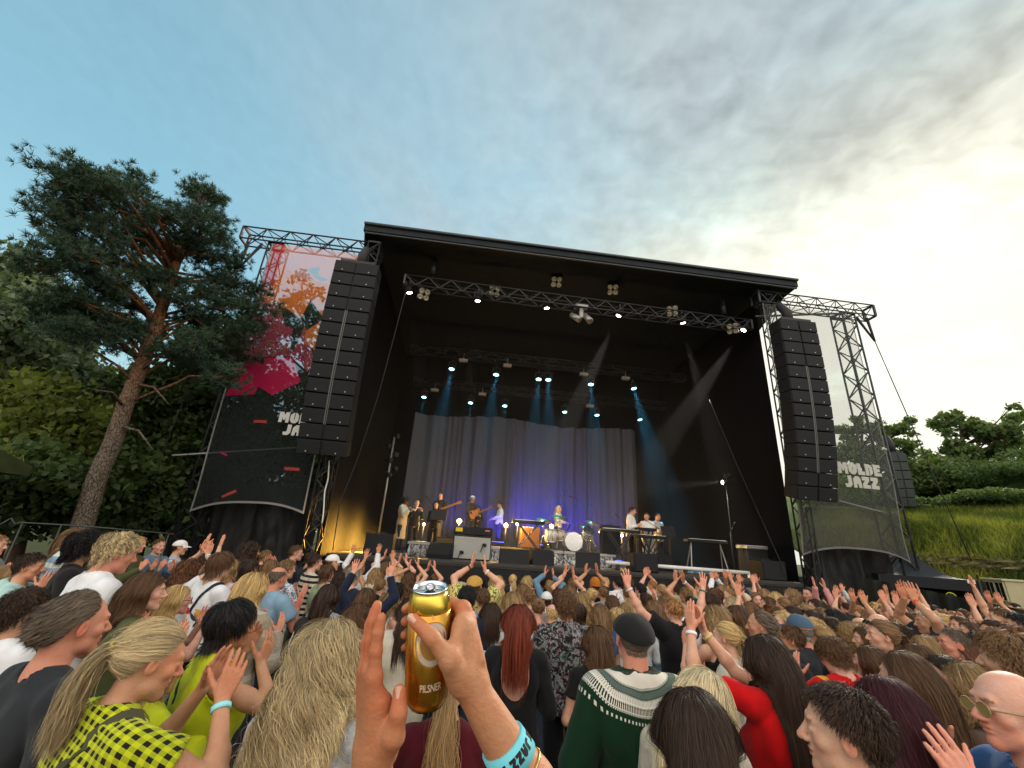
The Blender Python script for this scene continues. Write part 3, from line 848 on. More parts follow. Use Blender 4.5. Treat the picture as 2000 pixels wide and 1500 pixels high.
# ---- hair
HL_AZ = [0, 30, 48, 62, 80, 95, 112, 135, 180]
HAIRLINES = {'normal': [.60, .58, .46, .22, -.02, -.10, -.55, -.82, -.88],
             'receding': [.90, .84, .66, .34, .02, -.08, -.55, -.82, -.88],
             'bald': [2, 2, 2, .2, .05, -.02, -.35, -.7, -.8], 'full': [.55, .52, .40, .10, -.15, -.3, -.7, -.9, -.95]}
def hairline(q, kind):
    az = np.degrees(np.abs(np.arctan2(q[:, 0], q[:, 1])))
    lim = np.interp(az, HL_AZ, HAIRLINES[kind])
    ok = q[:, 2] > lim
    if kind == 'bald': ok &= q[:, 2] < 0.52
    return ok
# comb, comb weight, gravity, length, var, layer thickness, stiffness, wave amp, wave freq, clump, hairline, cap inflation
STY = {
 'crop':     ('radial', 1.0, 0.1, .022, .006, .011, .6, .000, 0, .3, 'normal', .007),
 'short':    ('radial', 1.0, 0.2, .031, .010, .015, .5, .000, 0, .3, 'normal', .0075),
 'buzz':     ('radial', 1.0, 0.1, .012, .003, .006, .5, .000, 0, .0, 'normal', .0055),
 'tousled':  ('radial', 0.8, 0.15, .050, .016, .022, .55, .006, 2, .65, 'normal', .010),
 'curly':    ('radial', 0.5, 0.2, .095, .03, .045, .3, .012, 5, .6, 'full', .016),
 'swept':    ('back', 1.0, 0.35, .050, .012, .014, .5, .003, 1, .5, 'receding', .007),
 'pixie':    ('radial', 1.0, 0.45, .085, .02, .022, .4, .002, 1, .4, 'full', .011),
 'bob':      ('part', 0.9, 0.8, .23, .025, .026, .3, .003, 1.2, .35, 'full', .008),
 'long':     ('part', 0.9, 0.8, .36, .05, .024, .3, .004, 1.5, .35, 'full', .008),
 'longer':   ('part', 0.9, 0.8, .48, .06, .024, .3, .003, 1.2, .35, 'full', .008),
 'wavy':     ('part', 0.8, 0.75, .36, .06, .034, .3, .016, 3.0, .6, 'full', .010),
 'bigwavy':  ('part', 0.6, 0.65,   .42, .07, .050, .35, .026, 3.2, .6, 'full', .016),
 'curlylong':('part', 0.5, 0.6, .34, .07, .050, .3, .014, 6.0, .65, 'full', .02),
 'fringe':   ('radial', 1.0, 0.55, .095, .02, .022, .4, .003, 1, .45, 'normal', .010),
 'ponytail': ('tie', 1.2, 0.1, .16, .01, .012, .4, .0015, 1.5, .3, 'full', .006),
 'bun':      ('tie', 1.2, 0.1, .16, .01, .012, .4, .002, 1.5, .3, 'full', .006),
 'balding':  ('back', 1.0, 0.3, .055, .012, .012, .5, .000, 0, .35, 'receding', .005),
 'fringe_bald': ('radial', 1.0, 0.5, .014, .004, .006, .5, 0, 0, .0, 'bald', .003),
}
def hair_mesh(name, style, hd, fem, arms, N=700, width=0.004, seed=0, steps=11, tail=0.32, lift=1.0, hat=False):
    r = np.random.default_rng(seed + 11)
    comb, cw, gw, L, Lv, thick, stiff, wamp, wfreq, clump, hl, capi = STY[style]
    thick *= lift; capi *= lift
    if wfreq >= 3: steps = 30 if N > 600 else 22
    # roots
    u = r.normal(size=(N * 3, 3)); u /= np.linalg.norm(u, axis=1)[:, None]
    u = u[hairline(u, hl) & ((u[:, 2] < (-0.12 if hat else 9)))][:N]; n = len(u)
    if hat: thick *= .45; capi *= .4
    root = CR_C + u * CR_R * 1.0
    prims = [Ell(CR_C, CR_R), Ell(V3(0, 0.026, -0.035), (0.062, 0.066, 0.08))]
    toH = lambda p: hd.R.T @ (np.asarray(p, float) - hd.c)
    prims.append(Cap(V3(0, -0.022, -0.045), toH((0, -0.028, 1.42)), 0.05 if fem else 0.058))
    RT = hd.R.T
    for pr, k in torso_prims(fem, [a[1] for a in arms]):
        if isinstance(pr, Ell): prims.append(Ell(toH(pr.c), pr.r + 0.018, RT))
        else: prims.append(Cap(toH(pr.a), toH(pr.b), pr.ra + 0.018, pr.rb + 0.018))
    g = RT @ V3(0, 0, -1.0)
    crown = V3(0, -0.045, 0.11); tie = V3(0, -0.125, 0.02 if style == 'ponytail' else 0.055)
    lay = capi + thick * r.random(n) ** 0.8
    ln = np.maximum(0.01, L + Lv * r.normal(size=n)); ds = ln / (steps - 1)
    if comb == 'tie': ln[:] = np.linalg.norm(root - tie, axis=1) * 1.15; ds = ln / (steps - 1)
    p = root + u * (lay * 0.4)[:, None]; pts = [p.copy()]
    nrm0 = u / CR_R; nrm0 /= np.linalg.norm(nrm0, axis=1)[:, None]
    prev = nrm0 * 0.6 + r.normal(0, .25, (n, 3))
    side = np.sign(root[:, 0] + r.normal(0, .008, n) + 0.012)
    for s_ in range(steps - 1):
        d0, gr = pgrad(prims, p)
        t = s_ / (steps - 1)
        if comb == 'radial':
            c = p - crown; c -= gr * (c * gr).sum(1)[:, None]
        elif comb == 'back': c = np.tile(V3(0, -1, -0.15), (n, 1)) + np.stack([side * 0.2, 0 * side, 0 * side], 1)
        elif comb == 'part':
            c = np.stack([side * (0.08 + 0.95 * np.clip((p[:, 1] + 0.045) / 0.06, 0, 1)), -0.55 + 0 * side, -0.35 + 0 * side], 1)
        else: c = tie - p
        c /= np.linalg.norm(c, axis=1)[:, None] + 1e-9
        w = cw * (1.0 if comb == 'tie' else math.exp(-3.0 * t * L / 0.12) if L > 0.15 else 1.0)
        dr = stiff * prev + c * w + g * gw * (0.35 + t if comb != 'tie' else 1)
        if comb == 'part':          # keep the curtain off the face
            infr = np.clip((p[:, 1] - 0.035) / 0.03, 0, 1) * (p[:, 2] < 0.075)
            dr[:, 1] -= infr * 0.9; dr[:, 0] += side * infr * 0.35
            lim = {'bigwavy': .125, 'curlylong': .115, 'wavy': .10}.get(style, .086); ex = np.maximum(0, np.abs(p[:, 0]) - lim) * (p[:, 2] < 0.0)
            dr[:, 0] -= np.sign(p[:, 0]) * np.minimum(1.2, ex * 22)
        dn = (dr * gr).sum(1); inside = (d0 < lay + 0.004) & (dn < 0)
        dr[inside] -= gr[inside] * dn[inside][:, None]
        dr /= np.linalg.norm(dr, axis=1)[:, None] + 1e-9
        p = p + dr * ds[:, None]
        d1, gr1 = pgrad(prims, p)
        p = p + gr1 * np.maximum(0, lay * (0.55 + 0.45 * min(1, t * 3)) - d1)[:, None]
        prev = dr; pts.append(p.copy())
    P = np.stack(pts, 1)                                                  # n, steps, 3
    tt = np.linspace(0, 1, steps)
    # clump locks together
    if clump > 0 and n > 20:
        ng = max(8, n // (14 if wfreq < 3 else 45)); gi = r.choice(n, ng, replace=False)
        D2 = ((root[:, None, :] - root[gi][None]) ** 2).sum(2); own = gi[np.argmin(D2, 1)]
        fly = (r.random(n) > .06)[:, None, None]
        P = P + (P[own] - P) * (clump * np.clip(tt * 1.3, 0, 1))[None, :, None] * 0.8 * fly
        P = P + (~fly) * np.cumsum(r.normal(0, .0045, P.shape), axis=1) * (0.3 if L < .1 else 1)
        ph = (own * 1.7) % 6.28 if style in ('curly', 'tousled') else 5.0 * vnoise(root[own] * 22 + seed) + 0.9 * ((own * 1.7) % 1.0)
    else: ph = r.random(n) * 6.28
    if wamp > 0:
        T_ = np.gradient(P, axis=1); sd = np.cross(T_, V3(0.2, 1, 0.1)); sd /= np.linalg.norm(sd, axis=2)[:, :, None] + 1e-9
        nn = np.cross(T_, sd); nn /= np.linalg.norm(nn, axis=2)[:, :, None] + 1e-9
        a = wamp * np.clip(tt * 2.5, 0, 1)[None, :] * (0.7 + 0.6 * r.random(n))[:, None]
        arg = 2 * math.pi * wfreq * tt[None, :] * (ln / max(L, 1e-3))[:, None] * 0.8 + ph[:, None]
        P = P + sd * (a * np.sin(arg))[:, :, None] + nn * (a * 0.6 * np.cos(arg))[:, :, None]
    strands = [(P, ln, np.ones(n))]
    if style in ('ponytail', 'bun'):
        m = max(120, n // 2)
        if style == 'ponytail':
            q = np.zeros((m, steps, 3)); a0 = r.normal(0, .011, (m, 3)); L2 = tail * (0.75 + 0.3 * r.random(m))
            dirv = unit(V3(0, -0.6, -0.35)); pos = tie + a0; v_ = np.tile(dirv, (m, 1)) + r.normal(0, .18, (m, 3))
            l2 = 0.012 + 0.03 * r.random(m)
            for s_ in range(steps):
                q[:, s_] = pos; d0, gr = pgrad(prims, pos); v_ = v_ * 0.72 + g * 0.32
                dn = (v_ * gr).sum(1); ins = (d0 < l2) & (dn < 0); v_[ins] -= gr[ins] * dn[ins][:, None]
                pos = pos + v_ / (np.linalg.norm(v_, axis=1)[:, None] + 1e-9) * (L2 / (steps - 1))[:, None]
                d1, gr1 = pgrad(prims, pos); pos = pos + gr1 * np.maximum(0, l2 - d1)[:, None]
            a = 0.018 * np.clip(tt * 2, 0, 1); q += (np.sin(tt[None, :] * 9 + (np.arange(m) % 9)[:, None]) * a)[:, :, None] * V3(1, 0.3, 0)
        else:
            th = r.random(m) * 6.28; ax = unit(V3(0, -0.8, 0.35)); x_ = V3(1, 0, 0); y_ = np.cross(ax, x_)
            ro = 0.020 + 0.016 * r.random(m); h0 = r.normal(0, .012, m); q = np.zeros((m, steps, 3))
            for s_ in range(steps):
                an = th + tt[s_] * 3.0; q[:, s_] = tie + ax * 0.012 + ax * (h0 * (1 - 0.3 * tt[s_]))[:, None] + (np.cos(an) * ro)[:, None] * x_ + (np.sin(an) * ro)[:, None] * y_
        strands.append((q, np.full(m, tail), np.ones(m)))
    VV, FF, SH = [], [], []; base = 0
    basec = np.array([1., 1., 1.])
    for P, ln_, _ in strands:
        n = len(P)
        T_ = np.gradient(P, axis=1); T_ /= np.linalg.norm(T_, axis=2)[:, :, None] + 1e-9
        out = P - (CR_C + V3(0, 0, -0.05)); out[:, :, 2] *= 0.3
        sd = np.cross(T_, out); sd /= np.linalg.norm(sd, axis=2)[:, :, None] + 1e-9
        tw = r.normal(0, .35, n)[:, None, None]; nn = np.cross(T_, sd); sd = sd * np.cos(tw) + nn * np.sin(tw)
        w = width * (0.6 + 0.8 * r.random(n))[:, None] * np.interp(tt, [0, .15, .7, 1], [.8, 1, .9, .15])[None, :]
        A = P - sd * w[:, :, None] / 2; B = P + sd * w[:, :, None] / 2
        vv = np.stack([A, B], 2).reshape(-1, 3); VV.append(vv)
        k = np.arange(n)[:, None] * (steps * 2) + np.arange(steps - 1)[None, :] * 2 + base
        FF.append(np.stack([k, k + 1, k + 3, k + 2], 2).reshape(-1, 4)); base += len(vv)
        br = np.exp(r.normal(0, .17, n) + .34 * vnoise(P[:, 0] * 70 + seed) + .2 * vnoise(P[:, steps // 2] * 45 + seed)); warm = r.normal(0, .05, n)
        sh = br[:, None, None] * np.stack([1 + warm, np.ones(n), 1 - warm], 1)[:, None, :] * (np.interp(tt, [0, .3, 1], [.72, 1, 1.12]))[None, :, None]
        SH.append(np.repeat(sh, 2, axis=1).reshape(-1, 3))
    # scalp cap beneath the strands
    na, nb = 48, 30
    az = np.linspace(-math.pi, math.pi, na + 1); el = np.linspace(-1.35, math.pi / 2, nb)
    AZ, EL = np.meshgrid(az, el, indexing='ij'); uu = np.stack([np.sin(AZ) * np.cos(EL), np.cos(AZ) * np.cos(EL), np.sin(EL)], 2).reshape(-1, 3)
    ok = (hairline(uu * 1.0 + V3(0, 0, -0.04), hl) & (uu[:, 2] < (0.05 if hat else 9))).reshape(na + 1, nb)
    cv = CR_C + uu * (CR_R + capi * 0.75 + 0.0015 * np.abs(vnoise(uu * 9))[:, None])
    f = []
    for i in range(na):
        for j in range(nb - 1):
            if ok[i, j] and ok[i + 1, j] and ok[i, j + 1] and ok[i + 1, j + 1]:
                f.append((i * nb + j + base, (i + 1) * nb + j + base, (i + 1) * nb + j + 1 + base, i * nb + j + 1 + base))
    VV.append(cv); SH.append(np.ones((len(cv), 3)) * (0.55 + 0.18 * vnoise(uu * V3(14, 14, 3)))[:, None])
    if f: FF.append(np.array(f))
    v = np.vstack(VV) @ hd.R.T + hd.c
    return mesh_np(name, v, np.vstack(FF), mat=HAIR, attrs={'shade': np.vstack(SH)})

# ---- legs, shared by everybody
def leg_meshes(kind):
    S = SDF((-0.26, -0.2, 0.05), (0.26, 0.24, 1.02), 0.016)
    S.op(Ell((0, 0, 0.93), (0.175, 0.13, 0.10)), 0.05)
    if kind == 'skirt': S.op(Cap((0, 0, 0.85), (0, 0.0, 0.52), 0.17, 0.22), 0.03)
    for i in (-1, 1):
        S.op(Cap((i * 0.09, 0, 0.9), (i * 0.10, 0.015, 0.5), 0.092, 0.066), 0.03); S.op(Cap((i * 0.10, 0.015, 0.5), (i * 0.105, -0.02, 0.08), 0.064, 0.055), 0.03)
    S.plane((0, 0, 0.075), (0, 0, -1))
    v, q = S.nets(); v = cloth_folds(v, normals_of(v, q), 0.006, 3, None)
    tr = mesh_np('trousers', v, q, mat=top_mat('denim'))
    F = SDF((-0.2, -0.14, -0.012), (0.2, 0.2, 0.14), 0.012)
    for i in (-1, 1):
        F.op(Ell((i * 0.115, 0.05, 0.03), (0.045, 0.13, 0.05)), 0.01); F.op(Cap((i * 0.105, -0.03, 0.04), (i * 0.105, -0.02, 0.1), 0.045), 0.02)
    F.plane((0, 0, 0), (0, 0, -1))
    v, q = F.nets()
    return tr, mesh_np('shoes', v, q, mat=simple('shoe leather', (0.05, 0.045, 0.04), 0.6))
TROU, SHOE = leg_meshes('trousers')
LEGC = [(0.02, 0.025, 0.04), (0.012, 0.012, 0.014), (0.05, 0.07, 0.12), (0.10, 0.085, 0.06), (0.03, 0.03, 0.03)]

# ---- things worn
def cap_part(kind, hd, parent, col, col2=None, backwards=False):
    b = MB(); b.flat = False
    R = CR_R + 0.017; c0 = CR_C
    na, nb = 40, 12
    az = np.linspace(-math.pi, math.pi, na + 1); el = np.linspace(0.0, math.pi / 2, nb)
    AZ, EL = np.meshgrid(az, el, indexing='ij')
    sq = {'beanie': 1.06}.get(kind, 1.0)
    q = np.stack([np.sin(AZ) * np.cos(EL), np.cos(AZ) * np.cos(EL), np.sin(EL)], 2)
    base = 0.028
    P = c0 + q * R * V3(1, 1, 1.0) + V3(0, 0, base * 0) 
    P[..., 2] = np.where(EL < 1e-6, c0[2] + 0.012, P[..., 2])
    if kind == 'beanie':
        P[..., 2] += 0.02 * np.sin(EL); P[..., 2] = np.where(EL < 1e-6, c0[2] - 0.03, P[..., 2]); P += 0.004 * np.cos(AZ * 30)[..., None] * q * np.cos(EL)[..., None]
    if kind == 'flat':
        P[..., 1] += 0.012 * np.cos(AZ) ; P[..., 2] -= 0.012 * np.sin(EL)
        P[..., :2] *= (1.06 + 0.05 * np.sin(2 * EL))[..., None]
        lowb = np.clip(-np.cos(AZ), 0, 1) * np.cos(EL); P[..., 2] -= 0.032 * lowb
    if kind == 'cap':
        P += (0.0012 * (np.abs(np.sin(AZ * 3)) < 0.12))[..., None] * q
        P[..., 2] += 0.008 * np.clip(np.cos(AZ), 0, 1) * np.sin(2 * EL)
    b.grid(P)
    if kind in ('cap', 'flat'):
        s_ = -1 if backwards else 1
        ln_ = 0.075 if kind == 'cap' else 0.045
        a = np.linspace(-1.0, 1.0, 15); t = np.linspace(0, 1, 6)
        A, T = np.meshgrid(a, t, indexing='ij')
        x = np.sin(A) * (R[0] + 0.004) ; y = np.cos(A) * (R[1] - 0.004) + T * ln_ * (np.cos(A * 1.45))
        z = c0[2] + 0.016 - T * 0.020 - 0.03 * T * (np.abs(A) ** 2) * 0.6
        G = np.stack([x, s_ * (y) + c0[1], z], 2)
        b.grid(G, flip=s_ > 0); b.grid(G - V3(0, 0, 0.003), flip=s_ < 0)
    v = [x @ hd.R.T + hd.c for x in b.v]; b.v = v
    m = top_mat('plain') if kind != 'plaid' else top_mat('plaid', col2)
    nm = {'beanie': 'beanie', 'flat': 'flat_cap'}.get(kind, 'cap')
    return b.build(nm, m, parent, col)
def glasses_part(hd, parent, on_head=False, col=(0.01, 0.01, 0.01), lens=True):
    b = MB()
    off, tilt = (V3(0, -0.012, 0.088), 0.75) if on_head else (V3(0, 0, 0), 0.0)
    Rt = rot('x', tilt)
    tf = lambda p: (np.asarray(p) - V3(0, 0.09, 0)) @ Rt.T + V3(0, 0.09, 0) + off
    th = np.linspace(0, 2 * math.pi, 17)
    for i in (-1, 1):
        pts = np.stack([i * 0.033 + 0.026 * np.cos(th), np.full(17, 0.106), 0.0 + 0.020 * np.sin(th)], 1)
        b.tube(tf(pts), 0.0024, 5, False)
        b.tube(tf([(i * 0.059, 0.104, 0.006), (i * 0.079, 0.05, 0.006), (i * 0.084, 0.0, 0.004), (i * 0.081, -0.03, -0.012)]), 0.0026, 5)
        if lens: b.add(tf(np.stack([i * 0.033 + 0.025 * np.cos(th[:-1]), np.full(16, 0.106), 0.019 * np.sin(th[:-1])], 1)), [tuple(range(16))])
    b.tube(tf([(-0.009, 0.107, 0.005), (0, 0.110, 0.008), (0.009, 0.107, 0.005)]), 0.0022, 5)
    b.v = [x @ hd.R.T + hd.c for x in b.v]
    return b.build('glasses', simple('glasses %.2f' % col[0], col, 0.2, 0, 0.5, 0), parent)
def push_out(P, prims, off):
    for _ in range(3):
        d, g = pgrad(prims, P); P = P + g * (off - d)[:, None]
    return P
def strap_part(name, pts, fem, arms, parent, mat, width=0.03, off=0.024):
    pr = [x for x, _ in torso_prims(fem, [a[1] for a in arms])]
    pts = np.asarray(pts, float); t = np.linspace(0, 1, len(pts)); tt = np.linspace(0, 1, 30)
    P = np.stack([np.interp(tt, t, pts[:, i]) for i in range(3)], 1)
    P = push_out(P, pr, off)
    for _ in range(3): P[1:-1] = (P[:-2] + 2 * P[1:-1] + P[2:]) / 4
    _, g = pgrad(pr, P); T = np.gradient(P, axis=0); s_ = np.cross(T, g); s_ /= np.linalg.norm(s_, axis=1)[:, None] + 1e-9
    G = np.stack([P - s_ * width / 2, P + s_ * width / 2], 1); H_ = G + g[:, None, :] * 0.005
    b = MB(); b.flat = False; ring = np.stack([G[:, 0], G[:, 1], H_[:, 1], H_[:, 0], G[:, 0]], 1); b.grid(ring, smooth=False)
    return b.build(name, mat, parent)
def wrist_band(arm, parent, col, h=0.018, at=0.03, r=0.031, name='wristband'):
    sx, Sh, E_, W, *_ = arm; d = unit(W - E_); b = MB()
    M = axis_frame(W - d * at, d); rr = r
    b.lathe([(rr, -h / 2), (rr + 0.002, -h / 2), (rr + 0.002, h / 2), (rr, h / 2)], 20, M)
    return b.build(name, simple('band %s' % (col,), col, 0.6, 0, 0.3, 0.05), parent)

SKINS = {'light': (0.60, 0.36, 0.25), 'pink': (0.64, 0.37, 0.28), 'tan': (0.48, 0.27, 0.165), 'red': (0.56, 0.26, 0.18), 'olive': (0.42, 0.24, 0.145), 'brown': (0.16, 0.08, 0.045)}
HAIRS = {'blonde': (0.52, 0.35, 0.145), 'platinum': (0.70, 0.58, 0.36), 'dark blonde': (0.30, 0.185, 0.08), 'light brown': (0.19, 0.105, 0.048), 'brown': (0.10, 0.051, 0.024),
         'dark brown': (0.04, 0.022, 0.014), 'black': (0.011, 0.010, 0.010), 'grey': (0.22, 0.205, 0.18), 'white': (0.55, 0.53, 0.48), 'ginger': (0.34, 0.16, 0.06), 'red': (0.16, 0.028, 0.012), 'burgundy': (0.05, 0.010, 0.014),
         'grey blond': (0.46, 0.35, 0.19), 'grey brown': (0.12, 0.09, 0.065), 'chestnut': (0.12, 0.05, 0.022)}
TARGET = V3(-0.5, 14.5, 0)
_cache = {}
def cached(key, fn):
    if key not in _cache: _cache[key] = fn()
    return _cache[key]
PEOPLE = []
def person(px, py, d, label, fem=False, hair='short', hc='brown', skin='light', top='plain', c=(0.3, 0.3, 0.3), c2=None, sleeve='short', neck='crew',
           pose='clap', turn=0.0, head=(0, 0, 0), mouth=0.0, group=None, legs=None, near=None, seed=None, tail=0.32, loose=0.014, hat=None, glasses=None, lift=1.0,
           bands=(), pos=None, height=None, amp=0.006, hem=0.86, face=None, quality=None):
    global rng
    seed = len(PEOPLE) if seed is None else seed
    if pos is None:
        P = at_d(px, py, d); gz = float(ground(P[0], P[1])); h = P[2] - gz
    else:
        P = np.asarray(pos, float); gz = P[2]; h = height
        d = math.hypot(P[0], P[1])
    sc = h / 1.75
    if not 0.84 < sc < 1.14: print('HEIGHT %.2f d=%.1f px=%d %s' % (h, d, px, label))
    yaw = math.degrees(math.atan2(TARGET[0] - P[0], TARGET[1] - P[1])) + turn if face is None else face
    root = empty('person', (P[0], P[1], gz), -math.radians(yaw), label, 'person', group or 'crowd watching the stage', sc)
    qd = quality or d
    near = (qd < 3.1) if near is None else near
    if near:
        arms = arm_pose(pose, fem, True); key = ('n', seed)
        hN, hw = (7500, 0.0014) if qd < 1.35 else (3800, 0.0021) if qd < 2.1 else (1700, 0.0032)
        res = 0.0045 if qd < 1.35 else 0.006 if qd < 2.1 else 0.0075
        hk = (hair, head, fem, seed)
    else:
        var = seed % 3
        arms = cached(('arms', str(pose), fem, var), lambda: arm_pose(pose, fem, True))
        head = tuple(int(round(a / 15.0)) * 15 for a in head)
        key = ('f', str(pose), fem, head, var, mouth > 0.3); res = 0.0078 if pose != 'down' else 0.0095
        hN, hw = 560, 0.0062; hk = (hair, head, fem, 'far', var % 2)
    hd = Head(*head, fem=fem)
    body = cached(('body',) + key, lambda: body_mesh('person_body', fem, hd, arms, res, mouth))
    link('body', body, root, SKINS[skin] if isinstance(skin, str) else skin)
    tk = ('top',) + key + (sleeve, neck, loose, hem)
    tm = cached(tk, lambda: top_mesh('person_top', fem, hd, arms, max(res, 0.0085 if near else 0.013), sleeve, neck, loose, hem, amp, seed, mat=top_mat('plain')))
    o = link('top', tm, root, c)
    o.material_slots[0].link = 'OBJECT'; o.material_slots[0].material = top_mat(top, c2)
    if hair:
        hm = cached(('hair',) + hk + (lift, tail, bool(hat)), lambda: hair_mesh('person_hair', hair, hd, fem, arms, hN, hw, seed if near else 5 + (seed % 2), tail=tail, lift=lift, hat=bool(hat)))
        link('hair', hm, root, HAIRS[hc] if isinstance(hc, str) else hc)
    lc = legs or LEGC[seed % len(LEGC)]
    link('trousers', TROU, root, lc); link('shoes', SHOE, root)
    if hat: cap_part(hat[0], hd, root, hat[1], hat[2] if len(hat) > 2 else None, len(hat) > 3 and hat[3])
    if glasses: glasses_part(hd, root, glasses == 'head', (0.3, 0.22, 0.08) if glasses == 'gold' else (0.012, 0.012, 0.012), glasses != 'clear')
    for i, col in bands: wrist_band(arms[i], root, col, r=0.0305 if fem else 0.034)
    PEOPLE.append(root)
    root_info[root.name] = (hd, arms, fem)
    return root
root_info = {}

# ------------------------------------------------------------------ the stage
DECK = 1.62; RISER = 2.0
M_BLK = simple('black drape', (0.004, 0.0042, 0.005), 0.95, 0, 0.1, 0.25, 3)
M_STEEL = simple('black truss', (0.03, 0.031, 0.033), 0.5, 0.6, 0.4)
M_ALU = simple('grey truss', (0.05, 0.053, 0.056), 0.45, 0.7, 0.4)
M_DECK = simple('stage deck', (0.05, 0.045, 0.04), 0.5, 0, 0.4, 0.3, 3, 0.3, 40)
M_CAB = simple('cabinet black', (0.007, 0.0075, 0.0085), 0.62, 0, 0.3, 0.2, 9, 0.25, 90)
M_GRILLE = simple('grille', (0.012, 0.0135, 0.0155), 0.7, 0.2, 0.3, 0.15, 30, 0.6, 260)
M_GREY = simple('grey metal', (0.26, 0.26, 0.25), 0.4, 0.6, 0.5)
M_CHROME = simple('chrome', (0.55, 0.55, 0.55), 0.18, 1.0, 0.5, 0.05)
M_WHITE = simple('white enamel', (0.62, 0.62, 0.60), 0.5, 0, 0.4)
M_WOODY = simple('brown wood', (0.16, 0.075, 0.03), 0.45, 0, 0.4, 0.3, 4)
M_CABLE = simple('cable', (0.015, 0.015, 0.016), 0.6)
M_LWIRE = simple('light rope', (0.42, 0.42, 0.40), 0.6)

def stage_part(name, parent, mb, mat): return mb.build(name, mat, parent)
def sbox(mb, u0, u1, v0, v1, w0, w1, bev=0):
    M = frame((0, 0, 0), US, VS, (0, 0, 1)); mb.box((u0, v0, w0), (u1, v1, w1), M, bev)
def truss(mb, a, b, w=0.3, h=0.3, r=0.024, step=0.32, up=(0, 0, 1)):
    a, b = np.asarray(a, float), np.asarray(b, float); L = np.linalg.norm(b - a); d = (b - a) / L
    up = np.asarray(up, float); x = np.cross(d, up); x /= np.linalg.norm(x); y = np.cross(x, d)
    off = [x * i * w / 2 + y * j * h / 2 for i, j in ((-1, -1), (1, -1), (1, 1), (-1, 1))]
    for o in off: mb.tube([a + o, b + o], r, 6)
    n = max(2, int(round(L / step)))
    for k in range(4):
        o0, o1 = off[k], off[(k + 1) % 4]
        for i in range(n):
            p0, p1 = a + d * L * i / n, a + d * L * (i + 1) / n
            (s0, s1) = (o0, o1) if (i + k) % 2 == 0 else (o1, o0)
            mb.bar(p0 + s0, p1 + s1, r * 1.0)
    for o0, o1 in zip(off, off[1:] + off[:1]):
        for e in (a, b): mb.bar(e + o0, e + o1, r * 1.2)

# deck, skirt, risers
o = tag(empty('stage', (0, 0, 0), 0, 'large black festival stage with a flat dark roof and black side walls', 'stage'))
b = MB(); sbox(b, -3.1, 9.25, 11.5, 19.4, DECK - 0.12, DECK, 0.01); b.build('stage_floor', M_DECK, o)
b = MB()
n = 260; u = np.linspace(-3.1, 9.25, n); zz = np.linspace(-0.75, DECK - 0.122, 6)
P = np.stack([np.array([SW(uu, 11.52 + 0.012 * math.sin(uu * 7) + 0.01 * math.sin(uu * 23), z) for z in zz]) for uu in u]); b.grid(P)
b.build('stage_skirt', simple('skirt cloth', (0.0045, 0.0045, 0.005), 0.6, 0, 0.35, 0.3, 4), o)
b = MB(); sbox(b, -3.1, 9.25, 11.46, 11.50, DECK - 0.07, DECK - 0.005); b.build('front_lip', simple('deck edge', (0.05, 0.048, 0.046), 0.5, 0.5), o)
b = MB()
for (u0, u1, v0, v1) in ((-3.45, -3.42, 12.0, 19.5), (9.55, 9.58, 12.0, 19.5)): sbox(b, u0, u1, v0, v1, -0.7, 10.6)
sbox(b, -3.45, 9.58, 19.5, 19.53, -0.7, 10.6)
b.build('black_wall', M_BLK, o)
# roof: fascia at the front, dark underside falling a little to the back
b = MB()
A = [(-3.8, 11.0, 11.06), (10.45, 11.0, 11.06), (10.3, 19.7, 10.6), (-3.7, 19.7, 10.6)]
lo = [(p[0], p[1], p[2] - (0.30 if i < 2 else 0.2)) for i, p in enumerate(A)]
v = [SW(*p) for p in A + lo]
b.add(v, [(0, 1, 2, 3), (7, 6, 5, 4), (0, 4, 5, 1), (1, 5, 6, 2), (2, 6, 7, 3), (3, 7, 4, 0)])
b.build('roof', simple('roof canvas', (0.008, 0.013, 0.019), 0.6, 0, 0.2, 0.2, 2), o)
b = MB(); b.tube([SW(-3.8, 10.97, 11.0), SW(10.45, 10.97, 11.0)], 0.05, 8); b.tube([SW(-3.75, 11.03, 10.70), SW(10.4, 11.03, 10.70)], 0.03, 8)
b.build('roof_edge', simple('roof edge', (0.08, 0.085, 0.09), 0.5, 0.5), o)
M_FLAP = simple('roof flap', (0.16, 0.165, 0.165), 0.7, 0, 0.2, 0.2, 2)
for sgn in (-1, 1):
    b = MB(); ue = -3.8 if sgn < 0 else 10.45
    pts = [(ue, 11.0, 11.05), (ue + sgn * 0.75, 14.6, 10.6), (ue + sgn * 0.70, 19.0, 10.3), (ue, 19.0, 10.6)]
    v = [SW(*p) for p in pts] + [SW(p[0], p[1], p[2] - 0.05) for p in pts]
    b.add(v, [(0, 1, 2, 3), (7, 6, 5, 4)] + [(i, (i + 1) % 4, 4 + (i + 1) % 4, 4 + i) for i in range(4)])
    b.build('roof_flap', M_FLAP, o)
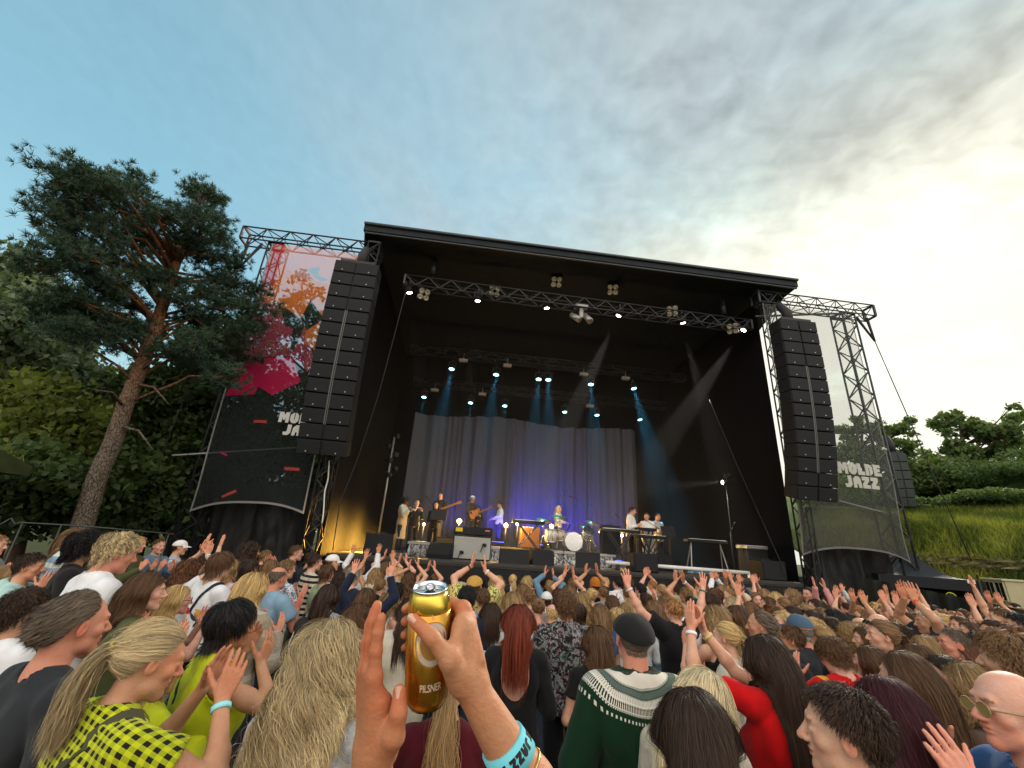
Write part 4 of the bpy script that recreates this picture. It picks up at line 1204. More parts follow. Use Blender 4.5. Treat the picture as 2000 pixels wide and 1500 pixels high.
# drum riser and its shiny pleated skirt
r_ = empty('stage_riser', SW(0, 13.4, DECK), 0, 'long low band riser with a crinkled silver skirt', 'riser')
def rel(ob, root):
    ob.parent = root; ob.matrix_parent_inverse = Matrix.Translation(root.location).inverted(); return ob
b = MB(); sbox(b, -1.4, 4.75, 13.4, 18.2, RISER - 0.08, RISER, 0.01); rel(b.build('riser_top', M_DECK), r_)
b = MB(); n = 500; u = np.linspace(-1.38, 4.73, n)
ph = 0.02 * np.sin(u * 31 + 2 * np.sin(u * 5)) + 0.012 * np.sin(u * 71)
P = np.stack([np.array([SW(uu, 13.38 + p * (1.0 - 0.5 * t) - 0.02, DECK + 0.005 + (RISER - DECK - 0.09) * t) for t in np.linspace(0, 1, 5)]) for uu, p in zip(u, ph)]); b.grid(P, flip=False)
t = NT('silver skirt', 0.3, 0.6); t.set('Metallic', 0.7); f = t.noise(t.coord(scale=(1, 1, 0.6)), 16, 4, 0.6, 1.2); t.color(t.mix(t.rng(f, 0.42, 0.58), (0.06, 0.06, 0.065), (0.55, 0.55, 0.56))); t.bump(f, 0.8, 0.05)
rel(b.build('riser_skirt', t.m), r_)
b = MB(); sbox(b, -1.42, 4.77, 13.33, 13.42, RISER - 0.075, RISER - 0.01); rel(b.build('riser_edge', M_GREY), r_)

# the pleated backdrop curtain
b = MB(); cr_ = np.random.default_rng(3)
n = 620; u = np.linspace(-2.42, 7.72, n)
phase = u * 8.2 + 1.6 * np.sin(u * 0.9) + 1.1 * np.sin(u * 2.3 + 1)
zz = np.linspace(DECK + 0.02, 7.38, 14)
P = np.zeros((n, 14, 3))
for j, z in enumerate(zz):
    t_ = (z - DECK) / 5.8
    dv = (0.085 + 0.05 * np.sin(u * 1.7)) * np.sin(phase + 0.35 * (1 - t_) * np.sin(u * 3.1)) + 0.03 * np.sin(phase * 2.3 + t_ * 2)
    sag = 0.10 * t_ * (np.sin(u * 1.1) - 0.3)
    P[:, j] = US * u[:, None] + VS * (18.6 + dv)[:, None] + np.stack([0 * u, 0 * u, z + sag], 1)
b.grid(P)
t = cloth_base('curtain cloth', 0.9); f = t.noise(t.coord(scale=(1, 1, 0.25)), 30, 3); t.color(t.mix(f, (0.040, 0.046, 0.062), (0.076, 0.085, 0.108))); t.bump(t.noise(t.coord(), 70, 2), 0.2, 0.01)
tag(b.build('backdrop_curtain', t.m), 'tall grey pleated curtain hanging behind the band', 'curtain')

# towers, wing trusses and masts
def truss_thing(name, label, a, b_, mat=M_STEEL, w=0.34, h=0.34, up=(0, 0, 1), r=0.024, step=0.34):
    t_ = empty(name, a, 0, label, 'truss'); m = MB(); truss(m, a, b_, w, h, r, step, up); rel(m.build('truss_frame', mat), t_)
    for e in (a, b_):
        d = unit(np.asarray(b_) - np.asarray(a)); x = axis_frame(e, d, up); m = MB()
        for k in (-1, 1): m.bar(xf(x, [(-w / 2, k * h / 2, 0)])[0], xf(x, [(w / 2, k * h / 2, 0)])[0], .06); m.bar(xf(x, [(k * w / 2, -h / 2, 0)])[0], xf(x, [(k * w / 2, h / 2, 0)])[0], .061)
        rel(m.build('end_frame', mat), t_)
    return t_
truss_thing('stage_tower', 'black lattice stage tower at the left end of the deck', SW(-3.45, 11.35, -0.45), SW(-3.45, 11.35, 10.5), up=VS)
truss_thing('stage_tower', 'lattice stage tower beside the right hand speaker array', SW(9.60, 11.5, -0.5), SW(9.60, 11.5, 10.55), up=VS, w=0.3, h=0.3)
truss_thing('wing_truss', 'dark roof truss sticking out over the red and pink banner', SW(-7.35, 11.5, 10.36), SW(-3.3, 11.5, 10.36), w=0.4, h=0.42)
truss_thing('wing_truss', 'dark roof truss sticking out over the grey banner on the right', SW(9.2, 11.5, 10.42), SW(13.45, 11.5, 10.42), M_ALU, w=0.4, h=0.42)
truss_thing('banner_mast', 'lattice mast behind the red and pink banner', SW(-6.33, 11.55, 0.1), SW(-6.33, 11.55, 10.15), up=VS, w=0.42, h=0.42)
truss_thing('banner_mast', 'lattice mast behind the pale grey banner on the right', SW(12.42, 11.55, -0.45), SW(12.42, 11.55, 10.2), M_ALU, up=VS, w=0.46, h=0.46, r=0.03, step=0.42)
def slings(label, top, low, foot):
    t_ = empty('guy_cable', foot, 0, label, 'cable'); m = MB()
    for du in (-0.2, 0.2): m.tube([top + US * du, low], [0.05, 0.03], 6)
    rel(m.build('sling', M_CABLE), t_); m = MB(); m.tube([low, foot], 0.014, 6); rel(m.build('steel_cable', M_CABLE), t_)
slings('guy cable hanging from the outer end of the left roof truss', SW(-7.0, 11.5, 10.15), SW(-7.1, 11.3, 9.1), SW(-7.5, 11.2, 0.25))
slings('guy cable hanging from the outer end of the right roof truss', SW(13.1, 11.5, 10.2), SW(13.15, 11.3, 9.2), SW(14.4, 10.9, -0.5))

# ---- banners: printed gauze, half see-through
def in_poly(x, y, poly):
    c = np.zeros(x.shape, bool); j = len(poly) - 1
    for i in range(len(poly)):
        xi, yi = poly[i]; xj, yj = poly[j]
        k = ((yi > y) != (yj > y)) & (x < (xj - xi) * (y - yi) / (yj - yi + 1e-12) + xi); c ^= k; j = i
    return c
def uw(pts, v=11.2): return [tuple(at_v(x, y, v)[[0, 2]]) for x, y in pts]
t = NT('banner gauze', 0.85, 0.1)
colr = t.attr('print').outputs['Color']; op = t.attr('opacity').outputs['Fac']
fine = t.noise(t.coord(), 55, 2)
tr_ = t.n('ShaderNodeBsdfTransparent'); df = t.n('ShaderNodeBsdfDiffuse'); tl = t.n('ShaderNodeBsdfTranslucent')
cc = t.mix(fine, t.mix(1.0, colr, (0.85, 0.85, 0.85), 'MULTIPLY'), colr)
t.l(cc, df.inputs[0]); t.l(cc, tl.inputs[0])
m1 = t.n('ShaderNodeMixShader'); m1.inputs[0].default_value = 0.35; t.l(df.outputs[0], m1.inputs[1]); t.l(tl.outputs[0], m1.inputs[2])
m2 = t.n('ShaderNodeMixShader'); t.l(op, m2.inputs[0]); t.l(tr_.outputs[0], m2.inputs[1]); t.l(m1.outputs[0], m2.inputs[2]); t.l(m2.outputs[0], t.out.inputs[0])
M_GAUZE = t.m
def banner(label, uL, uR, top, botf, shapes, base, base_op, edge, nu=180, nw=520, v0=11.2, bow=0.12):
    root = empty('banner', SW((uL + uR) / 2, v0, top), 0, label, 'banner')
    s = np.linspace(0, 1, nu); q = np.linspace(0, 1, nw); S_, Q = np.meshgrid(s, q, indexing='ij')
    bot = botf(S_); W = top + (bot - top) * Q
    U_ = uL + (uR - uL) * S_ + (0.05 * np.sin(Q * 9) * (S_ < .5) - 0.05 * np.sin(Q * 8 + 1) * (S_ > .5)) * np.abs(S_ - .5) * 2 * Q
    Vd = v0 - bow * np.sin(np.pi * S_) * np.sin(np.pi * np.clip(Q, 0, 1)) - 0.03 * np.sin(S_ * 11 + Q * 5) * Q - 0.05 * np.sin(S_ * 5 - Q * 14) * Q ** 2
    P = US * U_[..., None] + VS * Vd[..., None] + np.stack([0 * W, 0 * W, W], 2)
    colr = np.tile(np.array(base), (nu, nw, 1)); opac = np.full((nu, nw), base_op)
    for poly, c, o_ in shapes:
        k = in_poly(U_, W, uw(poly)); colr[k] = c; opac[k] = o_
    e = (S_ < 0.012) | (S_ > 0.988) | (Q > 0.994); colr[e] = edge; opac[e] = 0.9
    f = (np.arange(nu - 1)[:, None] * nw + np.arange(nw - 1)[None, :])[..., None] + np.array([0, 1, nw + 1, nw])
    me = mesh_np('banner_cloth', P.reshape(-1, 3), f.reshape(-1, 4)[:, ::-1], mat=M_GAUZE, attrs={'print': colr.reshape(-1, 3), 'opacity': opac.ravel()})
    rel(link('printed_cloth', me), root)
    return root
G = {'M': [(0, 0), (0, 10), (3.4, 10), (4.6, 7.2), (5.8, 10), (9, 10), (9, 0), (6.2, 0), (6.2, 4.8), (5.0, 2.2), (4.2, 2.2), (3.0, 4.8), (3.0, 0)],
     'L': [(0, 0), (0, 10), (3.2, 10), (3.2, 3.2), (6.6, 3.2), (6.6, 0)],
     'D': [(0, 0), (0, 10), (4.2, 10), (7, 7.6), (7, 2.6), (4.2, 0), (3.8, 0), (3.8, 6.8), (3.1, 6.8), (3.1, 0)], 'E': [(0, 0), (0, 10), (6.6, 10), (6.6, 7.4), (3.4, 7.4), (3.4, 6.5), (5.8, 6.5), (5.8, 3.8), (3.4, 3.8), (3.4, 2.7), (6.8, 2.7), (6.8, 0)],
     'J': [(0, 0), (-0.6, 3.0), (2.2, 3.0), (2.8, 4), (2.8, 10), (6.2, 10), (6.2, 2.4), (4, 0)],
     'A': [(0, 0), (0.6, 7.6), (3.2, 10), (5.6, 10), (7.4, 8), (7.6, 0), (4.9, 0), (4.6, 3.2), (3.2, 3.2), (2.9, 0)],
     'Z': [(0, 0), (0, 3.2), (3, 6.8), (0.2, 6.8), (0.2, 10), (7, 10), (7, 6.9), (4, 3.0), (7.2, 3.0), (7.2, 0)],
     'O': [(0, 2.4), (0, 7.6), (2.2, 10), (3.4, 10), (3.4, 3.2), (4.2, 3.2), (4.2, 10), (5.4, 10), (7.6, 7.6), (7.6, 2.4), (5.2, 0), (2.4, 0)],
     'K': [(0, 0), (0, 10), (3, 10), (3, 6.6), (4.6, 10), (8, 10), (5.6, 5.2), (8, 0), (4.6, 0), (3, 3.4), (3, 0)], ' ': []}
ADV = {'M': 10, 'L': 7.4, 'D': 8, 'E': 7.3, 'J': 7.3, 'A': 8.6, 'Z': 8.2, 'O': 8.6, 'K': 8.3, ' ': 4}
def lettering(mb, text, o, ax, ay, size, depth):
    """chunky poster letters, cell 10 units high"""
    x0 = 0
    for ch in text:
        k = size / 10
        if G[ch]: mb.prism([((x + x0) * k, y * k) for x, y in G[ch]], ax, ay, o, depth)
        x0 += ADV[ch]
    return x0 * size / 10
RED, ORG, MAR, MAG, DK = (0.62, 0.06, 0.05), (1.0, 0.27, 0.07), (0.46, 0.075, 0.14), (0.70, 0.02, 0.12), (0.030, 0.036, 0.036)
shapes = [([(500, 460), (720, 470), (720, 600), (640, 632), (608, 588), (590, 626), (560, 604), (540, 606), (520, 597), (490, 590)], ORG, 0.55),
          ([(500, 460), (560, 470), (535, 560), (505, 588), (490, 590)], RED, 0.64),
          ([(560, 478), (720, 470), (655, 560), (585, 545), (548, 512)], (0.92, 0.45, 0.43), 0.56),
          ([(600, 528), (625, 522), (622, 540), (645, 548), (628, 552), (618, 545)], (0.35, 0.5, 0.6), 0.6),
          ([(478, 590), (500, 588), (548, 600), (560, 640), (575, 645), (570, 700), (598, 640), (612, 690), (625, 745), (570, 700), (455, 700)], MAR, 0.52),
          ([(640, 620), (600, 650), (597, 672), (620, 690), (660, 660)], ORG, 0.52),
          ([(440, 772), (460, 712), (496, 700), (517, 716), (519, 703), (575, 702), (590, 748), (535, 775), (508, 757), (500, 772)], MAG, 0.68),
          ([(498, 822), (523, 823), (523, 828), (498, 827)], (0.6, 0.09, 0.08), 0.9), ([(430, 882), (447, 888), (446, 893), (432, 886)], (0.45, 0.06, 0.09), 0.9),
          ([(555, 912), (585, 914), (585, 920), (556, 918)], (0.6, 0.09, 0.08), 0.9), ([(434, 969), (462, 957), (465, 961), (436, 973)], (0.6, 0.09, 0.08), 0.9),
          ([(604, 987), (618, 993), (617, 997), (603, 990)], (0.5, 0.07, 0.1), 0.9)]
bl = at_v(373, 1000, 11.2); tl_ = at_v(530, 474, 11.2)
uL, uR = min(bl[0], tl_[0]) + 0.03, -3.72
bz0, bz1, mid = bl[2], at_v(617, 1006, 11.2)[2], at_v(500, 984, 11.2)[2]
bannerL = banner('tall gauze festival banner printed orange, maroon and magenta, left of stage', uL, uR, tl_[2] - 0.02,
                 lambda s: bz0 + (bz1 - bz0) * s + (mid - (bz0 + bz1) / 2) * (1 - np.abs(2 * s - 1) ** 2.6), shapes, DK, 0.72, (0.35, 0.35, 0.34))
b = MB(); p = at_v(543, 824, 11.0); k = 0.0; lettering(b, 'MOLDE', SW(p[0], 10.99, p[2]), US, (0, 0, 1), 0.27, VS * 0.01); p = at_v(552, 849, 11.0); lettering(b, 'JAZZ', SW(p[0], 10.99, p[2]), US, (0, 0, 1), 0.27, VS * 0.01)
rel(b.build('lettering', M_WHITE), bannerL)
bl = at_v(1574, 1086, 11.2); br = at_v(1777, 1101, 11.2); tp = at_v(1645, 614, 11.2)
TEAL = (0.12, 0.42, 0.55)
shapesR = [([(1676, 1001), (1702, 1003), (1702, 1007), (1677, 1006)], TEAL, 0.95), ([(1606, 1058), (1622, 1046), (1625, 1049), (1609, 1062)], TEAL, 0.95),
           ([(1560, 990), (1700, 996), (1790, 1010), (1790, 1120), (1560, 1120)], (0.085, 0.087, 0.080), 0.70)]
bzL, bzR, midR = bl[2], br[2], at_v(1660, 1072, 11.2)[2]
bannerR = banner('tall sheer grey festival banner with pale lettering, right of stage', bl[0] - 0.05, br[0] + 0.1, tp[2] + 0.05,
                 lambda s: bzL + (bzR - bzL) * s + (midR - (bzL + bzR) / 2) * (1 - np.abs(2 * s - 1) ** 2.6), shapesR, (0.13, 0.14, 0.13), 0.40, (0.2, 0.2, 0.19))
b = MB(); p = at_v(1637, 924, 11.0); q = at_v(1724, 934, 11.0); sz = (q[0] - p[0]) / (42 / 10)
lettering(b, 'MOLDE', SW(p[0], 10.97, p[2]), US, (0, 0, 1), sz, VS * 0.01); p = at_v(1652, 951, 11.0); lettering(b, 'JAZZ', SW(p[0], 10.97, p[2]), US, (0, 0, 1), sz, VS * 0.01)
rel(b.build('lettering', simple('pale lettering', (0.42, 0.42, 0.38), 0.7)), bannerR)
b = MB(); a_, c_ = at_v(1640, 978, 11.32), at_v(1737, 1004, 11.32); b.tube([SW(a_[0], 11.32, a_[2]), SW(c_[0], 11.32, c_[2])], 0.02, 6); rel(b.build('batten', M_LWIRE), bannerR)
b = MB(); a_, c_ = at_v(345, 892, 11.5), at_v(578, 874, 11.32); b.tube([SW(a_[0], 11.32, a_[2]), SW(c_[0], 11.32, c_[2])], 0.018, 6); rel(b.build('batten', M_LWIRE), bannerL)
for a_, c_, bn in (((1645, 612), (1475, 618), bannerR),):
    b = MB(); p, q = at_v(*a_, 11.3), at_v(*c_, 11.3); b.bar(SW(p[0], 11.3, p[2]), SW(q[0], 11.3, q[2]), 0.05); rel(b.build('top_bar', M_STEEL), bn)

# black cloth hung under the banners
def low_drape(label, u0, u1, w1, v=11.7):
    b = MB(); u = np.linspace(u0, u1, 90); z = np.linspace(-0.6, w1, 12)
    P = np.stack([np.array([SW(a, v + 0.10 * math.sin(a * 6 + zz_ * 0.7) + 0.03 * math.sin(a * 17), zz_) for zz_ in z]) for a in u]); b.grid(P)
    t = NT('black mesh cloth', 0.75, 0.25); f = t.noise(t.coord(scale=(1, 1, .3)), 3, 4, .6, 1.0); t.color(t.mix(t.rng(f, .45, .65), (0.004, 0.0045, 0.0045), (0.022, 0.024, 0.023))); 
    tag(b.build('black_drape', t.m), label, 'drape')
low_drape('black cloth below the red and pink banner', -6.9, -3.5, 3.1)
low_drape('wrinkled black cloth below the pale grey banner', 9.6, 12.3, 2.6)

# ---- speaker arrays
def line_array(label, topL, topR, v, n, h, badge=True, strip=True, yaw=0.0, mat=M_CAB, gm=M_GRILLE, depth=0.5, cat='speaker array', curve=16.0):
    a, c = at_v(*topL, v), at_v(*topR, v); W_ = np.linalg.norm(c[[0, 2]] - a[[0, 2]]); cen = SW((a[0] + c[0]) / 2, v, (a[2] + c[2]) / 2)
    root = empty('speaker_array', cen, 0, label, cat)
    ya = PSI + yaw; U2 = V3(math.cos(ya), math.sin(ya), 0); V2 = V3(-math.sin(ya), math.cos(ya), 0)
    pos = cen.copy(); tilt = 0.0
    me_c = me_g = me_b = me_s = None
    for i in range(n):
        tilt = math.radians(curve) * (i / max(1, n - 1)) ** 2
        zax = V3(0, 0, 1) * math.cos(tilt) - V2 * math.sin(tilt); yax = np.cross(zax, U2)
        M = frame(pos, U2, yax, zax)
        if me_c is None:
            b = MB(); b.box((-W_ / 2, 0.03, -h + 0.012), (W_ / 2, depth, -0.004), None, 0.012); me_c = b.mesh('cabinet', mat)
            b = MB(); b.flat = True; g = 0.02
            for sx in (-1, 1):
                lo_, hi_ = (0.03, W_ / 2 - 0.012) if sx > 0 else (-W_ / 2 + 0.012, -0.03)
                b.box((lo_, 0.0, -h + 0.022), (hi_, 0.032, -0.014), None, 0.008)
            me_g = b.mesh('grille', gm)
            b = MB()
            b.lathe([(0.0, 0), (0.016, 0), (0.016, 0.006), (0, 0.006)], 10, frame((0, -0.001, -h * 0.78), (1, 0, 0), (0, 0, 1), (0, -1, 0)))
            me_b = b.mesh('badge', simple('badge', (0.45, 0.45, 0.44), 0.4, 0.3))
            b = MB(); b.box((-0.034, -0.004, -h), (-0.008, 0.01, 0)); b.box((0.012, -0.004, -h), (0.03, 0.01, 0)); me_s = b.mesh('centre_strip', simple('centre strip', (0.11, 0.115, 0.11), 0.5, 0.2))
        mats = Matrix([list(r) for r in M])
        cb = link('speaker_cabinet', me_c); cb.parent = root; cb.matrix_parent_inverse = Matrix.Translation(root.location).inverted(); cb.matrix_basis = mats
        for nm, me, on, x in (('grille', me_g, True, 0), ('badge', me_b, badge, -W_ * .3), ('badge', me_b, badge, W_ * .3), ('centre_strip', me_s, strip and 3 < i < n - 2, 0)):
            if on: ch = link(nm, me); ch.parent = cb; ch.location = (x, 0, 0)
        pos = pos - zax * h
    b = MB(); b.box((-W_ * 0.4, 0.05, 0.0), (W_ * 0.4, depth + 0.1, 0.08), frame(cen, U2, V2, (0, 0, 1))); rel(b.build('flying_frame', M_STEEL), root)
    b = MB(); p = cen + V2 * 0.35 + V3(0, 0, 0.08); b.tube([p, p + V3(0, 0, 0.35), p + V2 * 0.25 + V3(0, 0, 0.75)], [0.13, 0.14, 0.12], 8); rel(b.build('hoist', M_CABLE), root)
    return root, pos, U2, W_
line_array('tall black line array of speakers hung before the red banner', (655, 510), (741, 513), 9.95, 14, 0.369, yaw=0.03)
line_array('tall black line array of speakers hung before the pale banner on the right', (1523, 621), (1593, 628), 9.95, 14, 0.369, yaw=-0.02)
M_HAZYCAB = simple('grey green cabinet', (0.05, 0.06, 0.057), 0.7, 0, 0.2)
line_array('small grey speaker array hanging behind the right banner mast', (1738, 884), (1764, 886), 15.5, 6, 0.36, False, False, mat=M_HAZYCAB, gm=M_HAZYCAB, yaw=-0.5)
line_array('small black speaker array half hidden in the dark beside the pine', (398, 742), (444, 742), 14.5, 6, 0.42, False, False)
# loudspeaker cable loops beside the towers
def cord(name, label, pts, r, mat, cat='cable', n=40):
    pts = np.asarray(pts, float); t_ = np.linspace(0, 1, len(pts)); tt = np.linspace(0, 1, n)
    P = np.stack([np.interp(tt, t_, pts[:, i]) for i in range(3)], 1)
    for _ in range(4): P[1:-1] = (P[:-2] + 2 * P[1:-1] + P[2:]) / 4
    b = MB(); b.tube(P, r, 6); return tag(b.build(name, mat), label, cat)
def pv(x, y, v): p = at_v(x, y, v); return SW(p[0], v, p[2])
cord('white_cable', 'white cable dangling from under the left speaker array', [pv(643, 900, 11.1), pv(641, 935, 11.1), pv(634, 960, 11.1), pv(632, 1000, 11.1), pv(629, 1022, 11.1)], 0.016, M_WHITE)
cord('guy_rope', 'thin rope slanting down from the left end of the light truss', [pv(795, 560, 11.9), pv(740, 770, 11.9), pv(697, 900, 11.8), pv(664, 980, 11.7), pv(650, 1075, 11.6)], 0.014, M_STEEL)
cord('guy_rope', 'thin rope slanting down to the right corner of the deck', [pv(1385, 780, 12.2), pv(1440, 910, 12.0), pv(1490, 1020, 11.9), pv(1538, 1128, 11.6)], 0.009, M_STEEL)
cord('guy_rope', 'first of two dark ropes below the right speaker array', [pv(1573, 990, 11.2), pv(1588, 1080, 11.2), pv(1600, 1190, 11.2)], 0.02, M_CABLE)
cord('guy_rope', 'second of two dark ropes below the right speaker array', [pv(1583, 990, 11.2), pv(1596, 1080, 11.2), pv(1604, 1120, 11.2)], 0.02, M_CABLE)

# ---- lights on the trusses
a_, c_ = at_v(792, 551, 12.0), at_v(1462, 638, 12.0)
truss_thing('lighting_truss', 'black truss of spotlights hanging under the front of the roof', SW(a_[0], 12.0, a_[2]), SW(c_[0], 12.0, c_[2]), M_ALU, 0.34, 0.34, r=0.02, step=0.36)
for px_, py_ in ((848, 522), (1412, 600)):
    p = at_v(px_, py_, 12.0); b = MB(); b.tube([SW(p[0], 12.0, p[2] - 0.3), SW(p[0], 12.0, p[2] + 0.25)], 0.09, 8); b.tube([SW(p[0] - 0.02, 12.0, p[2] + 0.25), SW(p[0], 12.1, 10.6)], 0.02, 6)
    tag(b.build('chain_hoist', M_STEEL), 'chain hoist on the light truss near its %s end' % ('left' if px_ < 1000 else 'right'), 'hoist')
def lamp_light(kind, name, loc, target, energy, col, angle=20, size=0.06, parent=None, blend=0.4):
    ld = bpy.data.lights.new(name, kind); ld.energy = energy; ld.color = col
    if kind == 'SPOT': ld.spot_size = math.radians(angle); ld.spot_blend = blend
    ld.shadow_soft_size = size
    lo_ = bpy.data.objects.new(name, ld); COL.objects.link(lo_)
    lo_.matrix_world = Matrix.Translation(Vector(loc)) @ Vector(np.asarray(loc) - np.asarray(target)).to_track_quat('Z', 'Y').to_matrix().to_4x4()
    if parent is not None: lo_.parent = parent; lo_.matrix_parent_inverse = Matrix.Translation(parent.location).inverted()
    return lo_
def spot_fixture(label, pos, target, lens_mat, r=0.10, L=0.26, name='spotlight', group=None, hang=0.22):
    root = empty(name, pos, 0, label, 'stage light', group)
    d = unit(np.asarray(target) - pos); M = axis_frame(pos - d * L, d)
    b = MB(); b.lathe([(0, 0), (r * 0.6, 0.0), (r * 0.95, L * 0.25), (r * 1.02, L * 0.98), (r * 0.9, L)], 18, M); rel(b.build('housing', M_CAB), root)
    b = MB(); b.lathe([(0, L + 0.012), (r * 0.55, L + 0.009), (r * 0.88, L - 0.004)], 18, M); rel(b.build('lens', lens_mat), root)
    x = unit(np.cross(d, V3(0, 0, 1))); c_ = pos - d * L * 0.5; b = MB()
    for s_ in (-1, 1): b.bar(c_ + x * s_ * r * 1.12, c_ + x * s_ * r * 1.12 + V3(0, 0, hang), 0.02, 0.03)
    b.bar(c_ - x * r * 1.2 + V3(0, 0, hang), c_ + x * r * 1.2 + V3(0, 0, hang), 0.03); b.bar(c_ + V3(0, 0, hang), c_ + V3(0, 0, hang + 0.12), 0.05)
    rel(b.build('yoke', M_STEEL), root)
    return root
E_WARM = emit('lit lens white', (1.0, 0.96, 0.86), 14); E_CYAN = emit('lit lens cyan', (0.25, 0.85, 1.0), 9); E_BULB = emit('lit bulb', (1.0, 0.55, 0.06), 9); E_BLUE = emit('lit lens blue', (0.05, 0.08, 1.0), 6); E_DIM = emit('dim lens', (1.0, 0.9, 0.7), 0.25)
ends = ('first', 'second', 'third', 'fourth', 'fifth', 'last')
SP = [((800, 572), (860, 1075), 250), ((933, 588), (890, 1076), 250), ((1068, 602), (1100, 1088), 300), ((1208, 617), (985, 1082), 2600), ((1334, 631), (1455, 1112), 1500), ((1452, 645), (1130, 1092), 2600)]
for i, ((x, y), (tx, ty), en) in enumerate(SP):
    en *= 2.4
    p = pv(x, y, 12.0); t1 = SW(at_v(tx, 1060, 13.0)[0], 13.0, DECK)
    sp = spot_fixture('lit spotlight under the front truss, %s from the left' % ends[i], p, t1, E_WARM, 0.105, 0.27, group='spotlights under the front truss', hang=0.2)
    lamp_light('SPOT', 'spot_lamp', p + unit(t1 - p) * 0.03, t1, en, (1.0, 0.93, 0.78), 11 if en > 1000 else 9, 0.05, sp)
def blinder(label, px_, py_, v):
    p = pv(px_, py_, v); root = empty('blinder_light', p, 0, label, 'stage light', 'four lamp blinders'); fd = unit(V3(1.5, 2, 1.5) - p); M = axis_frame(p, fd)
    b = MB(); b.box((-0.19, -0.19, -0.14), (0.19, 0.19, -0.02), M, 0.02); rel(b.build('housing', M_CAB), root)
    for i in (-1, 1):
        for j in (-1, 1):
            M2 = M.copy(); M2[:3, 3] = xf(M, [(i * 0.092, j * 0.092, 0)])[0]
            b = MB(); b.lathe([(0, -0.01), (0.05, -0.006), (0.08, 0.01), (0.085, 0.0), (0.085, -0.02)], 16, M2); rel(b.build('lamp_bowl', simple('reflector', (0.62, 0.58, 0.47), 0.28, 0.55, 0.5, 0.05)), root)
for i, (x, y) in enumerate(((828, 575), (966, 569), (1087, 551), (1197, 566), (1313, 608), (1431, 642))):
    blinder('four lamp blinder on the front truss, %s from the left' % ends[i], x, y, 12.05)
p = pv(1135, 600, 12.0); mh = empty('moving_head', p, 0, 'grey moving head lights hanging at the middle of the front truss', 'stage light')
b = MB(); M = frame(p, US, VS, (0, 0, 1)); b.box((-0.22, -0.12, -0.06), (0.22, 0.12, 0.06), M, 0.02); b.box((-0.07, -0.06, -0.42), (0.07, 0.06, -0.05), M, 0.015); rel(b.build('base', M_GREY), mh)
for sx in (-1, 1):
    b = MB(); q = p + V3(sx * 0.2, -0.05, -0.42); d = unit(V3(-sx * 0.2 + 0.5, -0.3, -0.6)); b.lathe([(0, -0.2), (0.08, -0.19), (0.10, 0.0), (0.11, 0.2), (0.09, 0.21)], 14, axis_frame(q, d)); rel(b.build('lamp_head', M_GREY), mh)
# back row of cyan lamps
CY = [((882, 721), 15.8), ((969, 732), 15.8), ((1052, 741), 15.8), ((1071, 742), 15.8), ((1154, 751), 15.8), ((1238, 759), 15.8), ((828, 776), 17.8), ((919, 787), 17.8), ((986, 793), 17.8), ((1103, 805), 17.8), ((1166, 811), 17.8), ((1250, 820), 17.8)]
names = ('first', 'second', 'third', 'fourth', 'fifth', 'sixth')
rt = empty('lighting_truss', SW(0, 15.8, 8.6), 0, 'unlit upper rear truss carrying the larger cyan lamps', 'truss')
z1 = pv(1052, 741, 15.8)[2] + 0.45; z2 = pv(1052, 800, 17.8)[2] + 0.45
b = MB(); truss(b, SW(-2.6, 15.8, z1 + .3), SW(8.8, 15.8, z1 + .3), .3, .3, .02, .4); rel(b.build('truss_frame', M_STEEL), rt)
rt = empty('lighting_truss', SW(0, 17.8, 8.6), 0, 'unlit lower rear truss carrying the smaller cyan lamps', 'truss')
b = MB(); truss(b, SW(-2.6, 17.8, z2 + .3), SW(8.8, 17.8, z2 + .3), .3, .3, .02, .4); rel(b.build('truss_frame', M_STEEL), rt)
for i, ((x, y), v) in enumerate(CY):
    p = pv(x, y, v); tgt = p + V3(0.9 if i in (5, 11) else (0.1 if i > 2 else -0.25), -0.8, -5)
    row = 'upper' if v < 16 else 'lower'
    f = spot_fixture('cyan lit lamp in the %s rear row, %s from the left' % (row, names[i % 6]), p, tgt, E_CYAN, 0.13 if v < 16 else 0.12, 0.2, 'wash_light', '%s row of cyan lamps' % row, 0.2)
    lamp_light('SPOT', 'wash_lamp', p + unit(tgt - p) * 0.03, tgt, (2400 if v < 16 else 800) * (2.0 if i == 5 else 1), (0.08, 0.62, 1.0), 21, 0.06, f, 0.7)
for k, (x, y, v) in enumerate(((905, 704, 15.7), (991, 714, 15.7), (1140, 731, 15.7), (1222, 739, 15.7), (849, 762, 17.7), (942, 770, 17.7), (1152, 793, 17.7))):
    p = pv(x, y, v); b = MB(); b.box((-0.17, -0.08, -0.055), (0.17, 0.08, 0.055), frame(p, US, VS, (0, 0, 1)), 0.015)
    b.bar(p + V3(0, 0, 0.05), p + V3(0, 0, 0.3), 0.03)
    tag(b.build('light_bar', simple('grey fixture', (0.25, 0.25, 0.24), 0.5, 0.3)), 'short grey lamp bar on the %s rear truss, %s from the left' % ('upper' if v < 16 else 'lower', ('first', 'second', 'third', 'fourth')[k if v < 16 else k - 4]), 'stage light', 'grey lamp bars')
